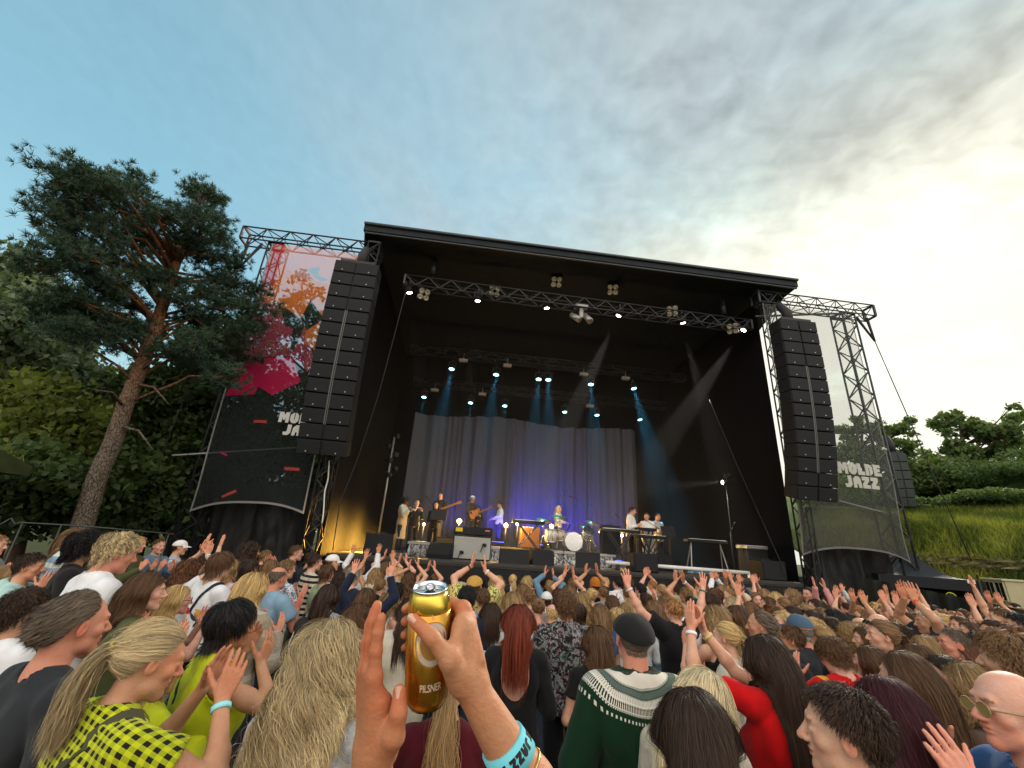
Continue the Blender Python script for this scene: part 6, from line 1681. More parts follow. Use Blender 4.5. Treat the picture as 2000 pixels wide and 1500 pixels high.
tag(link('hill', mesh_np('hill', P.reshape(-1, 3), q.reshape(-1, 4), mat=t.m)), None, None, None, 'structure')
r = np.random.default_rng(21)
def blades(P, h, w, r, lean=0.4):
    n = len(P); th = r.random(n) * 6.28; x = np.stack([np.cos(th), np.sin(th), 0 * th], 1); hh = h * (0.5 + r.random(n))[:, None]
    tip = np.stack([r.normal(0, lean, n), r.normal(0, lean, n), np.ones(n)], 1) * hh; ww = w * (0.6 + .8 * r.random(n))[:, None]
    v = np.stack([P - x * ww / 2, P + x * ww / 2, P + x * ww * .3 + tip * .6, P + tip], 1)
    return v.reshape(-1, 3), np.arange(4 * n).reshape(n, 4)
n = 60000; aa = 36 + 34 * r.random(n); r2 = 17.4 + 8.6 * r.random(n) ** .9
PP = np.stack([r2 * np.sin(np.radians(aa)), r2 * np.cos(np.radians(aa)), hill_z(aa, r2) + .02], 1)
v, f = blades(PP, .26, .045, r); patch = np.clip(.5 + .7 * fbm(np.stack([aa * .6, r2 * .9, 0 * aa], 1), 3) + .25 * r.normal(size=n), 0, 1)
tag(link('grass', mesh_np('bank_grass', v, f, mat=leaf_mat('bank grass', (0.06, 0.09, 0.015), (0.24, 0.26, 0.045), .35), smooth=False, attrs={'shade': np.repeat(patch, 4)})), 'long yellow green grass on the bank at the right', 'grass', None, 'stuff')
# dry grass fringe hanging from the bank edge
n = 9000; aa = 38 + 24 * r.random(n); r2 = 17.9 + .35 * r.random(n)
PP = np.stack([r2 * np.sin(np.radians(aa)), r2 * np.cos(np.radians(aa)), hill_z(aa, r2) + .1], 1); v, f = blades(PP, .22, .014, r, .9); v[2::4, 2] -= .12; v[3::4, 2] -= .3
tag(link('dry_grass', mesh_np('dry_grass', v, f, mat=leaf_mat('dry grass', (0.10, 0.085, 0.045), (0.28, 0.24, 0.14), .3), smooth=False, attrs={'shade': np.repeat(r.random(n), 4)})), 'pale dry grass hanging over the undercut edge of the bank', 'grass', None, 'stuff')
# scrub on the upper hill: separate bushes
def bush(label, az_, rad, w, h, mat, n, size, seed, group):
    r = np.random.default_rng(seed); z = float(hill_z(az_, rad)); c = V3(rad * math.sin(math.radians(az_)), rad * math.cos(math.radians(az_)), z)
    root = empty('bush', c, 0, label, 'bush', group)
    k = 16; cc = r.normal(0, .38, (k, 3)) * V3(w, w, h * .5) + V3(0, 0, h * .45); P = []
    for c_ in cc:
        u = r.normal(size=(n // k, 3)); u /= np.linalg.norm(u, axis=1)[:, None]; P.append(c_ + u * V3(w * .4, w * .4, h * .32) * (r.random(n // k) ** .4)[:, None])
    P = np.vstack(P); P[:, 2] = np.abs(P[:, 2])
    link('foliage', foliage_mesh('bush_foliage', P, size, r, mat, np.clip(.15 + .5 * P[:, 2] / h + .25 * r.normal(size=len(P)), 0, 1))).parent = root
    b = MB()
    for j in range(4): b.tube([(0, 0, -.1), cc[j] * V3(.4, .4, .5), cc[j]], [.05, .03, .01], 5)
    link('stems', b.mesh('stems', BARK)).parent = root
sp = [('bush at the crest of the hill behind the bank, nearest the right edge', 53, 33, 4.2, 2.2), ('bush on the hill below the crest at the right edge', 52.5, 28, 3.6, 1.6), ('low bush on the hill right of the small grey speakers', 42.3, 28, 3.0, 1.7),
      ('wide bush in the middle of the hill above the bank', 47.5, 30, 4.4, 1.8), ('round bush on the hill behind the middle one', 45, 36, 4.0, 2.0), ('bush on the hill crest left of the tall tree', 49.5, 37, 4.2, 2.4), ('dark bush low behind the right banner', 38.8, 27, 3.4, 2.2), ('bush high on the hill crest under the right hand tree', 50.6, 33, 3.6, 2.2), ('small bush where the bank grass ends, by the middle of the hill', 45.2, 26.3, 2.6, 1.2), ('small bush where the bank grass ends, by the right edge', 50.5, 26.2, 2.8, 1.3)]
for i, (lb_, az_, rd, w, h) in enumerate(sp):
    if i not in (1, 2, 3, 7): bush(lb_, az_, rd, w, h * .42, L_HILL, 9000, .105, 100 + i, 'bushes on the hill')

def tree(name, label, base, tips, trunk_r, mat, nleaf, size, seed, group=None, crown_r=.9, bark=BARK, trunk_top=None, shade_bias=.0):
    """tips: clump centres (world); limbs run from the trunk to every clump"""
    r = np.random.default_rng(seed); base = np.asarray(base, float); root = empty(name, base, 0, label, 'tree', group)
    tips = [(np.asarray(t_[0], float) - base, t_[1]) for t_ in tips]
    top = max(t_[0][2] for t_ in tips) if trunk_top is None else trunk_top; cen = np.mean([t_[0] for t_ in tips], axis=0)
    b = MB(); zs = np.linspace(-.2, top * .92, 9); path = np.stack([cen[0] * (zs / top).clip(0, 1) ** 1.5 + .1 * np.sin(zs * 1.3 + seed), cen[1] * (zs / top).clip(0, 1) ** 1.5, zs], 1)
    b.tube(path, np.interp(zs, [0, top], [trunk_r, trunk_r * .2]), 10)
    for c, cr__ in tips:
        z0 = max(top * .15, min(c[2] - abs(np.linalg.norm(c[:2])) * .55, top * .85)); s = np.array([np.interp(z0, zs, path[:, i]) for i in range(3)]); m = (s + c) / 2 + V3(0, 0, -.1 * np.linalg.norm(c - s)) + r.normal(0, .05, 3)
        b.tube([s, m, c], [trunk_r * .32, trunk_r * .2, trunk_r * .07], 6)
        for _ in range(3): b.tube([(m + c) / 2, c + r.normal(0, .35 * cr__, 3)], [trunk_r * .1, trunk_r * .03], 4)
    link('trunk', b.mesh('trunk', bark)).parent = root
    P = []; S_ = []; tot = sum(t_[1] ** 2 for t_ in tips)
    for c, cr__ in tips:
        n = int(nleaf * cr__ ** 2 / tot); k = max(5, n // 60); sub = r.normal(size=(k, 3)); sub /= np.linalg.norm(sub, axis=1)[:, None]; sub = c + sub * V3(cr__, cr__, cr__ * .72) * (r.random(k) ** .45)[:, None]
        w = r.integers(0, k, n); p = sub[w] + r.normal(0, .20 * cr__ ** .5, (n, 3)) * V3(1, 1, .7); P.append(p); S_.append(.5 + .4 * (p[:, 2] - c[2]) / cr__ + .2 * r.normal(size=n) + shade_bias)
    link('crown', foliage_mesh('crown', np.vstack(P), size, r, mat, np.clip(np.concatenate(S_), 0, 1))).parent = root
    return root
def clumps(pix, d, jd, seed, k=1.0):
    r = np.random.default_rng(seed); return [(at_d(x, y, d + r.uniform(-jd, jd)), R__ * k) for x, y, R__ in pix] + ([(at_d(x + r.normal(0, 22), y + r.normal(4, 16), d + r.uniform(-jd, jd)), R__ * k * .6) for x, y, R__ in pix * 2] if k < 1 else [])
def base_at(px_, d):
    p = at_d(px_, 1000, d); return V3(p[0], p[1], ground(p[0], p[1]))
# trees behind the stage on the right
def hb(px_, d):
    p = at_d(px_, 950, d); a_ = math.degrees(math.atan2(p[0], p[1])); return V3(p[0], p[1], float(hill_z(np.array(a_), np.array(d))))
tree('leafy_tree', 'airy leafy tree on the hill crest against the bright sky at the right', hb(1895, 38), clumps([(1848, 832, 1.5), (1875, 820, 1.1), (1900, 838, 1.5), (1930, 850, 1.6), (1962, 838, 1.4), (1985, 870, 1.6), (1860, 875, 1.6), (1900, 885, 1.6), (1835, 905, 1.5), (1940, 890, 1.5), (1800, 915, 1.4), (1975, 822, .8), (1840, 812, .5)], 38, 1.5, 5, .52), .2, L_HILL, 8000, .17, 31)
tree('leafy_tree', 'tree seen through and beside the pale right banner', hb(1690, 33), clumps([(1650, 850, 1.2), (1675, 838, 1.0), (1640, 890, 1.4), (1690, 880, 1.4), (1720, 860, 1.2), (1755, 845, 1.1), (1770, 875, 1.1), (1740, 900, 1.5), (1660, 930, 1.5), (1700, 940, 1.6), (1640, 960, 1.5), (1750, 940, 1.4), (1715, 830, .6)], 33, 1.5, 6, .56), .2, L_HILL, 9000, .15, 32)
tree('leafy_tree', 'low leafy tree between the small grey speakers and the crest tree', hb(1800, 36), clumps([(1790, 925, 1.2), (1815, 940, 1.3), (1780, 950, 1.3), (1840, 935, 1.3), (1860, 920, 1.1)], 36, 1.5, 7), .18, L_HILL, 6000, .2, 33)
# trees on the left, behind the pine
lt = [('conifer', 'tall pale conifer at the left edge', 30, 17, [(20, 520, .9), (45, 560, 1.0), (10, 590, 1.2), (70, 610, 1.1), (30, 650, 1.3), (85, 660, 1.1), (5, 690, 1.3), (60, 710, 1.4), (105, 715, .9), (20, 755, 1.5), (90, 760, 1.2), (-20, 620, 1.4), (-20, 720, 1.5)], L_BLUE, 22000, .11),
      ('leafy_tree', 'yellow green tree low at the left edge beneath the pale conifer', 70, 15, [(20, 800, 1.1), (70, 790, 1.1), (110, 810, 1.0), (40, 850, 1.3), (100, 860, 1.2), (0, 870, 1.2), (150, 830, .9), (150, 880, 1.0), (60, 900, 1.2)], L_YEL, 15000, .11),
      ('leafy_tree', 'yellow green tree left of the leaning pine trunk', 200, 18, [(150, 770, 1.0), (185, 755, 1.0), (215, 770, .9), (165, 810, 1.3), (220, 815, 1.2), (150, 860, 1.4), (205, 865, 1.3), (180, 920, 1.5), (120, 900, 1.2)], L_YEL, 14000, .12),
      ('leafy_tree', 'dark tree close behind the pine trunk', 310, 16, [(270, 760, 1.0), (310, 745, 1.1), (345, 770, 1.1), (290, 810, 1.3), (340, 830, 1.3), (300, 870, 1.4), (350, 890, 1.3), (260, 880, 1.2), (310, 930, 1.5), (250, 950, 1.4)], L_DARK, 16000, .11),
      ('leafy_tree', 'dark tree between the pine and the red banner', 430, 15, [(400, 700, 1.1), (440, 680, 1.0), (470, 720, .9), (420, 760, 1.3), (390, 800, 1.2), (440, 830, 1.3), (400, 880, 1.4), (370, 940, 1.4), (430, 930, 1.2)], L_DARK, 15000, .11),
      ('leafy_tree', 'bare topped tree showing through the red banner', 585, 19, [(565, 568, .5), (590, 548, .45), (612, 575, .5), (548, 600, .6), (583, 600, .7), (618, 618, .6), (560, 650, .9), (600, 670, 1.0), (530, 640, 1.0), (500, 660, 1.1), (510, 700, 1.2), (550, 730, 1.2), (600, 740, 1.2), (480, 760, 1.3), (530, 790, 1.4), (590, 810, 1.4), (560, 850, 1.5), (500, 850, 1.5), (600, 870, 1.4), (630, 700, 1.0)], L_DARK, 10000, .13),
      ('leafy_tree', 'dark tree in the deep shade left of the pine foot', 60, 13, [(20, 930, 1.0), (70, 940, 1.0), (120, 950, 1.0), (40, 980, 1.0), (-10, 960, 1.0), (100, 990, .8)], L_DARK, 9000, .10),
      ('leafy_tree', 'dark tree in the deep shade right of the pine foot', 270, 14, [(230, 980, 1.0), (280, 970, 1.1), (330, 985, 1.0), (255, 930, .9), (380, 990, .9), (310, 1010, .9)], L_DARK, 9000, .10),
      ('leafy_tree', 'dark tree behind the left stage tower', 640, 22, [(600, 880, 1.4), (640, 900, 1.5), (655, 950, 1.5), (620, 945, 1.5), (640, 850, 1.3), (645, 800, 1.2), (600, 990, 1.4), (660, 1000, 1.4), (665, 880, 1.2)], L_DARK, 9000, .17),
      ('leafy_tree', 'dark tree in the shade beneath the foot of the red banner', 470, 17, [(420, 980, 1.3), (480, 990, 1.3), (540, 980, 1.3), (600, 990, 1.2), (450, 920, 1.3), (570, 920, 1.3)], L_DARK, 8000, .13)]
for i, (nm, lb_, bx, d, pix, mt, nl, sz) in enumerate(lt): tree(nm, lb_, base_at(bx, d), clumps(pix, d, .9, 40 + i), .16, mt, nl, sz, 50 + i)
# the leaning looking pine
def pine():
    r = np.random.default_rng(77); D = 11.5
    tp = [at_d(x, y, D) for x, y in ((150, 1060), (190, 935), (232, 832), (275, 715), (308, 625), (330, 560), (348, 505), (368, 450), (385, 400))]
    base = tp[0].copy(); base[2] = ground(base[0], base[1]) - .1
    root = empty('pine_tree', base, 0, 'big pine with a bare reddish trunk and flat dark crown beside the red banner', 'tree')
    path = np.array([base] + tp[0:]) - base; rad = np.interp(np.linspace(0, 1, len(path)), [0, .1, .5, .75, 1], [.205, .175, .125, .085, .03])
    tt = np.linspace(0, 1, 44); s0 = np.linspace(0, 1, len(path)); P = np.stack([np.interp(tt, s0, path[:, i]) for i in range(3)], 1); P[2:-2] += r.normal(0, .012, (40, 3))
    b = MB(); b.tube(P, np.interp(tt, s0, rad), 20); 
    pix = [(95, 350, .5), (130, 345, .55), (175, 365, .6), (85, 395, .6), (130, 400, .7), (180, 410, .7), (95, 440, .65), (145, 455, .75), (110, 490, .55), (165, 500, .7), (215, 375, .55), (240, 365, .6), (270, 375, .55), (225, 420, .7), (270, 425, .7), (310, 410, .55), (255, 470, .7), (210, 460, .7),
           (300, 460, .6), (205, 510, .65), (385, 375, .45), (410, 385, .45), (375, 415, .5), (415, 425, .5), (395, 455, .55), (430, 465, .5), (365, 470, .45), (440, 505, .5), (405, 500, .5), (455, 545, .5), (420, 550, .55), (485, 565, .5), (395, 570, .5), (450, 590, .5), (495, 600, .4), (420, 620, .5), (465, 640, .5),
           (80, 600, .55), (120, 580, .5), (100, 625, .5), (150, 600, .55), (190, 575, .5), (235, 560, .55), (165, 640, .55), (205, 625, .55), (250, 600, .5), (120, 650, .45), (220, 660, .5), (270, 640, .4), (350, 590, .4), (380, 620, .45), (370, 670, .5), (415, 670, .5), (460, 690, .45), (340, 690, .4), (400, 720, .5), (440, 735, .45), (330, 545, .4), (490, 640, .35), (280, 540, .45), (180, 545, .45), (75, 520, .45)]
    T = []; N_ = []
    for x, y, R__ in pix:
        c = at_d(x if x > 250 else 250 + (x - 250) * .86, y, D + r.uniform(-.9, .9)) - base
        z0 = np.clip(c[2] - .35 * np.linalg.norm(c[:2] - path[-1][:2]) - .2, path[3][2], path[-1][2]); s = np.array([np.interp(z0, path[:, 2], path[:, i]) for i in range(3)])
        m1 = s * .6 + c * .4 + V3(0, 0, .10) + r.normal(0, .12, 3); m2 = s * .25 + c * .75 + r.normal(0, .14, 3)
        rr = .055 if R__ > .5 else .035; b.tube([s, m1, m2, c], [rr, rr * .75, rr * .5, rr * .2], 6)
        R3 = R__ * .92
        for _ in range(12):                                   # twigs with upturned tufts
            e = c + r.normal(0, .36, 3) * V3(R3, R3, R3 * .6) ; b.tube([m2 * .4 + c * .6, (c + e) / 2 + V3(0, 0, -.05), e], [.014, .010, .005], 4)
            k = 10; T.append(e + r.normal(0, .14, (k, 3)) * V3(1, 1, .6)); N_.append(np.tile(unit(e - c + V3(0, 0, .35 * R3)), (k, 1)))
    for x0, y0, x1, y1 in ((232, 832, 300, 880), (262, 750, 330, 790), (245, 800, 180, 760)):     # dead lower branches
        p, q = at_d(x0, y0, D) - base, at_d(x1, y1, D - .8) - base; b.tube([p, (p + q) / 2 + V3(0, 0, .15), q], [.035, .022, .008], 6)
    link('trunk', b.mesh('pine_trunk', PBARK)).parent = root
    T = np.vstack(T); N_ = np.vstack(N_); n = len(T); m = 22
    d = N_[:, None, :] * .75 + r.normal(0, .62, (n, m, 3)); d /= np.linalg.norm(d, axis=2)[:, :, None]
    L = (.070 + .055 * r.random((n, m)))[:, :, None]; sd = np.cross(d, r.normal(size=(n, m, 3))); sd /= np.linalg.norm(sd, axis=2)[:, :, None]; w = .0068
    st_ = T[:, None, :] + d * .015; v = np.stack([st_ - sd * w, st_ + sd * w, st_ + d * L + sd * w * .35, st_ + d * L - sd * w * .35], 2).reshape(-1, 3)
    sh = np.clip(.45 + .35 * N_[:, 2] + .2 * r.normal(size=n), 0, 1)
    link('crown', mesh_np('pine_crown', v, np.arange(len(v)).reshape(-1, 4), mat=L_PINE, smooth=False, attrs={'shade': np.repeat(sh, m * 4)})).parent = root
pine()

# ---- small structures at the edges
# open tent behind the right banner
pk = at_d(1775, 1075, 17.5); e1, e2 = at_d(1908, 1125, 16.2), at_d(1700, 1108, 17.0); zc = 1.98
root = empty('canopy_tent', V3(pk[0], pk[1], -.5), 0, 'dark blue canopy tent with a small white tag below the bank', 'tent')
cs_ = [V3(e1[0], e1[1], zc), V3(pk[0] + 3.6, pk[1] + 3.6, zc), V3(e2[0], e2[1] + 3, zc), V3(e2[0] - .3, e2[1] - .6, zc)]
b = MB(); n = 14
for i in range(4):
    p, q = cs_[i], cs_[(i + 1) % 4]; G_ = np.zeros((n, n, 3))
    for a_ in range(n):
        for c_ in range(n):
            s_, t_ = a_ / (n - 1), c_ / (n - 1); e = p + (q - p) * s_; G_[a_, c_] = e + (pk - e) * t_ + V3(0, 0, -.22 * math.sin(math.pi * t_) - .05 * math.sin(math.pi * s_) * (1 - t_))
    b.grid(G_)
rel(b.build('tent_roof', simple('tent cloth', (0.022, 0.025, 0.032), .6, 0, .25, .15, 3)), root)
b = MB()
for i in range(4):
    p, q = cs_[i], cs_[(i + 1) % 4]; b.add([p, q, q - V3(0, 0, .26), p - V3(0, 0, .26)], [(0, 1, 2, 3)])
rel(b.build('valance', simple('tent valance', (0.009, 0.010, 0.014), .6)), root)
for p in cs_:
    b = MB(); b.tube([V3(p[0], p[1], -.7), p - V3(0, 0, .02)], .03, 6); rel(b.build('tent_leg', M_STEEL), root)
p = at_d(1897, 1136, 16.05); b = MB(); d_ = unit(V3(*cs_[0]) - V3(*cs_[3])); b.box((-.07, -.012, -.045), (.07, 0, .045), frame(p, d_, np.cross(V3(0, 0, 1), d_), (0, 0, 1))); rel(b.build('white_tag', M_WHITE), root)
# black screen fence in front of it
b = MB(); P0, P1 = at_d(1690, 1150, 12.2), at_d(2080, 1200, 11.4)
u = np.linspace(0, 1, 70); zt = np.interp(u, [0, 1], [at_d(1690, 1128, 12.2)[2], at_d(2080, 1208, 11.4)[2]])
G_ = np.array([[np.r_[(P0 + (P1 - P0) * s)[:2] + .05 * math.sin(s * 60 + z_), -.55 + (h + .55) * z_] for z_ in np.linspace(0, 1, 6)] for s, h in zip(u, zt)]); b.grid(G_)
tag(b.build('screen_fence', simple('fence cloth', (0.012, 0.015, 0.013), .8, 0, .2, .3, 2)), 'black cloth covered fence at the right behind the crowd', 'fence')
# little cream hut with paned windows under the bank
p = at_d(1948, 1152, 16.6); dx = unit(at_d(1985, 1160, 16.2) - at_d(1910, 1148, 16.9)); dx[2] = 0; dx = unit(dx); dy = np.cross(V3(0, 0, 1), dx); base = V3(p[0], p[1], -.45)
root = empty('hut', base, 0, 'small cream hut with dark paned windows under the grassy bank', 'hut'); M = frame(base, dx, dy, (0, 0, 1)); z1 = at_d(1948, 1134, 16.6)[2] + .45; 
b = MB(); b.box((-.27, 0, 0), (.25, 1.0, z1), M); rel(b.build('wall', simple('cream boards', (0.36, 0.33, 0.2), .7)), root)
b = MB(); b.box((-.30, -.08, z1), (.28, 1.05, z1 + .05), M, .01); rel(b.build('roof', simple('cream roof', (0.40, 0.37, 0.23), .7)), root)
zw = at_d(1948, 1147, 16.6)[2] + .45
for k, x in enumerate((-.125, .115)):
    b = MB(); w_ = .10; b.box((x - w_, -.03, zw - .3), (x + w_, .02, zw + .14), M); f = rel(b.build('window', simple('cream frame', (0.45, 0.43, 0.3), .6)), root)
    b = MB()
    for s_ in (-1, 1): b.box((x + (s_ - 1) * w_ / 2 + .012, -.038, zw - .27), (x + (s_ + 1) * w_ / 2 - .012, -.028, zw + .11), M)
    g = b.build('pane', simple('dark pane', (0.012, 0.013, 0.012), .15, 0, .5)); g.parent = f
# corner of a thatched hut at the left edge
p = at_d(-280, 878, 9.5); base = V3(p[0], p[1], ground(p[0], p[1])); root = empty('hut', base, 0, 'corner of a grass roofed hut at the left edge', 'hut'); zr = p[2] - base[2]
b = MB(); b.box((-1.6, -.6, 0), (-.35, 1.4, zr), None); rel(b.build('wall', simple('grey boards', (0.22, 0.22, 0.21), .8)), root).location = base
b = MB(); v = [(-1.8, -.85, zr - .05), (.35, -.85, zr - .05), (.35, 1.7, zr - .05), (-1.8, 1.7, zr - .05), (-1.8, .4, zr + .55), (.3, .4, zr + .5), (-1.8, -.85, zr + .12), (.35, -.85, zr + .10), (.35, 1.7, zr + .10), (-1.8, 1.7, zr + .12)]
b.add(v, [(3, 2, 1, 0), (0, 1, 7, 6), (1, 2, 8, 7), (2, 3, 9, 8), (6, 7, 5, 4), (8, 9, 4, 5), (7, 8, 5)]); ro = b.build('roof', simple('sod roof', (0.035, 0.045, 0.018), .95, 0, .1, .4, 6, .8, 20), root); ro.location = (0, 0, 0)
for ob in root.children: ob.location = (0, 0, 0); ob.matrix_parent_inverse = Matrix.Identity(4)
r = np.random.default_rng(5); n = 2600; PP = np.stack([-1.8 + 2.15 * r.random(n), -.85 + 2.5 * r.random(n), 0 * np.zeros(n)], 1); PP[:, 2] = zr + .12 + .42 * (1 - np.abs(PP[:, 1] - .4) / 1.3); v, f = blades(PP, .13, .012, r); o = link('sod', mesh_np('sod', v, f, mat=L_YEL, smooth=False, attrs={'shade': np.repeat(r.random(n), 4)})); o.parent = ro
# low wire barrier at the left, behind the crowd
b = MB(); pts = [(-10, 1030), (12, 1018), (22, 1012), (28, 1024), (42, 1020), (48, 1021), (120, 1025), (180, 1029), (340, 1043)]; P = [at_d(x, y, 9.0) for x, y in pts]; b.tube(P, .011, 5)
for x, y in ((44, 1021), (120, 1025), (230, 1034), (330, 1042)): q = at_d(x, y, 9.0); b.tube([V3(q[0], q[1], ground(q[0], q[1])), q], .010, 6)
tag(b.build('barrier', simple('galvanized wire', (0.07, 0.075, 0.07), .5, .5)), 'thin galvanized wire barrier by the foot of the pine', 'barrier')

# ------------------------------------------------------------------ the crowd
CC = {'white': (.72, .73, .75), 'cream': (.55, .50, .40), 'black': (.010, .010, .011), 'charcoal': (.022, .025, .03), 'navy': (.012, .018, .04), 'lightblue': (.22, .35, .47), 'blue': (.03, .11, .28), 'denim': (.13, .24, .36), 'lime': (.50, .56, .012),
      'olive': (.07, .08, .03), 'sage': (.26, .34, .20), 'mint': (.40, .60, .56), 'beige': (.36, .30, .22), 'grey': (.24, .25, .26), 'lgrey': (.45, .46, .46), 'red': (.55, .004, .006), 'maroon': (.08, .006, .012), 'teal': (.008, .07, .075), 'green': (.004, .028, .011), 'yellow': (.62, .60, .20), 'pink': (.55, .25, .24), 'brown': (.10, .06, .04), 'peach': (.5, .26, .17)}
def P(px, py, d, label, sex, hair, hc, skin, top, col, sleeve='short', neck='crew', pose='clap', **k):
    c2 = k.pop('c2', None); k.setdefault('quality', d); d = dist_for(px, py, (185.0 if d < 1.9 else 163.0) / d)      # d: rank of size, 185 / d is the head height in photograph pixels
    return person(px, py, d, label, fem=(sex == 'f'), hair=hair, hc=hc, skin=skin, top=top, c=CC[col], c2=CC.get(c2, c2) if c2 else None, sleeve=sleeve, neck=neck, pose=pose, **k)
H1 = dict(E=(.33, .22, 1.30), W=(.10, .30, 1.52), d=(-.25, .35, .9), n=(-.9, .3, 0), curl=.08, spread=.05)
H2 = dict(E=(-.20, .26, 1.26), W=(-.05, .33, 1.50), d=(.15, .35, .93), n=(.9, .2, 0), curl=.1, spread=.06)
# nearest row
plaid = P(288, 1213, 1.12, 'person in a yellow and black checked top with a blond ponytail, clapping', 'f', 'ponytail', 'grey blond', 'tan', 'plaid', 'lime', c2=(.16, .17, .012), pose=(H2, H1), turn=30, head=(12, -14, -4), bands=((1, (.30, .72, .78)),), tail=.30, loose=.022, lift=1.5)
P(160, 1158, 1.30, 'person with thinning grey brown hair and a dark tee at the lower left', 'm', 'swept', 'grey brown', 'red', 'plain', 'charcoal', pose='front', turn=20, head=(5, 0, 0))
P(55, 1152, 1.75, 'dark haired person in a white shirt at the left edge behind the thinning head', 'm', 'tousled', 'dark brown', 'tan', 'plain', 'white', pose='front', turn=10)
P(648, 1222, 1.22, 'person with big wavy blond hair and a grey knit beside the raised beer can', 'f', 'bigwavy', 'grey blond', 'light', 'wool', 'lgrey', 'long', pose='front', turn=8)
P(1352, 1350, 0.98, 'person with long straight dark brown hair at the bottom, right of centre', 'f', 'long', 'dark brown', 'light', 'plain', 'white', pose='down', turn=12)
P(1342, 1294, 1.42, 'person with sleek platinum hair and a beige jumper at the bottom centre', 'f', 'long', 'platinum', 'light', 'wool', 'cream', 'long', pose='front', turn=40, head=(20, -8, 22))
P(1648, 1345, 0.92, 'person with short dark hair seen in left profile at the bottom right', 'm', 'crop', 'dark brown', 'light', 'plain', 'teal', pose='front', turn=-40, head=(-12, 0, 0), lift=1.5)
P(1722, 1320, 1.18, 'person with long burgundy hair at the bottom right', 'f', 'long', 'burgundy', 'light', 'denim', 'lightblue', 'long', pose='front', turn=-5, head=(0, -10, 18))
H3 = dict(E=(.30, .18, 1.26), W=(.09, .24, 1.50), d=(-.15, .4, .9), n=(-.9, .2, .1), curl=.1, spread=.06)
P(1965, 1308, 1.05, 'bald person with gold glasses clapping at the right edge', 'm', None, 'grey', 'pink', 'plain', 'blue', pose=(dict(E=(-.30, .18, 1.22), W=(-.03, .25, 1.47), d=(.12, .4, .9), n=(.9, .2, .1), curl=.12, spread=.05), H3), turn=-62, head=(-8, 0, 0), glasses='gold', bands=((0, (.4, .4, .4)),))
# second row, left half
P(64, 1082, 2.6, 'young person shouting in left group with a mint hooded top', 'm', 'short', 'dark brown', 'light', 'plain', 'mint', 'short', 'hood', 'mouth', turn=45, mouth=1.0, lift=1.4)
P(-4, 1045, 3.4, 'ginger haired person cut off by the left edge', 'm', 'short', 'ginger', 'light', 'plain', 'grey', pose='clap', turn=40)
P(148, 1032, 3.9, 'person with swept light brown hair in a blue patterned jacket before the pine foot', 'f', 'bob', 'light brown', 'light', 'wide_stripes', 'lightblue', 'long', 'collar', 'front', c2=(.6, .62, .55), turn=25)
P(172, 1042, 2.75, 'black haired person in a black tee just left of the white tee', 'm', 'curly', 'black', 'olive', 'plain', 'black', pose='front', turn=30)
P(228, 1040, 2.15, 'grey blond person in a plain white tee at the left', 'm', 'tousled', 'grey blond', 'red', 'plain', 'white', pose='front', turn=22, head=(8, -10, 0), loose=.026)
P(272, 1047, 4.6, 'blond person in profile in an olive jacket behind the white tee', 'f', 'bob', 'blonde', 'light', 'plain', 'olive', 'long', pose='clap', turn=50)
P(315, 1052, 4.9, 'smiling person in a denim shirt left of the white cap', 'm', 'short', 'brown', 'pink', 'denim', 'denim', 'long', 'collar', 'clap', turn=62, head=(15, 0, 0), mouth=.3)
P(353, 1056, 5.2, 'person in a white cap and blue striped shirt at the left', 'm', 'short', 'dark brown', 'light', 'vertical_stripes', 'lightblue', c2='white', pose='front', turn=25, hat=('cap', (.75, .74, .72)))
P(372, 1094, 3.3, 'person with curly ginger brown hair and arms raised in a ring', 'f', 'curlylong', 'chestnut', 'light', 'plain', 'white', 'short', pose='clap_high', turn=10, bands=((1, (.35, .62, .6)),))
P(398, 1085, 4.2, 'dark haired person with open hands up beside the arm ring', 'm', 'short', 'dark brown', 'light', 'plain', 'brown', pose='up', turn=10)
boy = P(434, 1079, 3.0, 'brown haired person in a white tee with a colourful print and black strap', 'm', 'fringe', 'brown', 'light', 'print', 'white', pose='clap', turn=18)
P(492, 1060, 4.4, 'person with long dark curls clapping at head height', 'f', 'curlylong', 'dark brown', 'tan', 'plain', 'black', pose='clap_face', turn=22, bands=((1, (.05, .05, .05)),))
P(488, 1094, 3.6, 'person with a rounded dark bob behind the beige wool jumper', 'f', 'pixie', 'dark brown', 'light', 'plain', 'white', pose='front', turn=10)
P(498, 1119, 2.35, 'blond bobbed person in a fluffy beige striped jumper', 'f', 'bob', 'blonde', 'light', 'wool', 'beige', 'long', pose='clap', turn=10, loose=.03)
P(545, 1107, 3.2, 'balding person in a light blue tee', 'm', 'fringe_bald', 'grey brown', 'red', 'plain', 'lightblue', pose='clap', turn=15, loose=.026)
P(562, 1093, 3.9, 'short haired person in a patterned shirt behind the balding one', 'm', 'short', 'light brown', 'light', 'floral', 'white', c2='denim', pose='clap', turn=20)
P(579, 1065, 5.3, 'person with glasses in a navy jumper, tall at the left of the stage', 'm', 'short', 'brown', 'light', 'plain', 'navy', 'long', pose='front', turn=45, glasses='clear')
P(616, 1083, 4.8, 'dark haired person in a black and cream striped knit', 'm', 'short', 'dark brown', 'light', 'stripes', 'cream', 'long', c2='black', pose='front', turn=30)
P(609, 1078, 5.6, 'dark head just behind the striped knit', 'm', 'short', 'dark brown', 'tan', 'plain', 'charcoal', pose='front', turn=10)
P(650, 1084, 5.0, 'person in a white baseball cap and white tee left of the grey head', 'f', 'ponytail', 'brown', 'light', 'plain', 'white', pose='front', turn=40, hat=('cap', (.76, .75, .73)))
P(640, 1104, 4.2, 'short haired person in a sage green sleeveless top', 'f', 'pixie', 'brown', 'light', 'plain', 'sage', 'none', pose='front', turn=15)
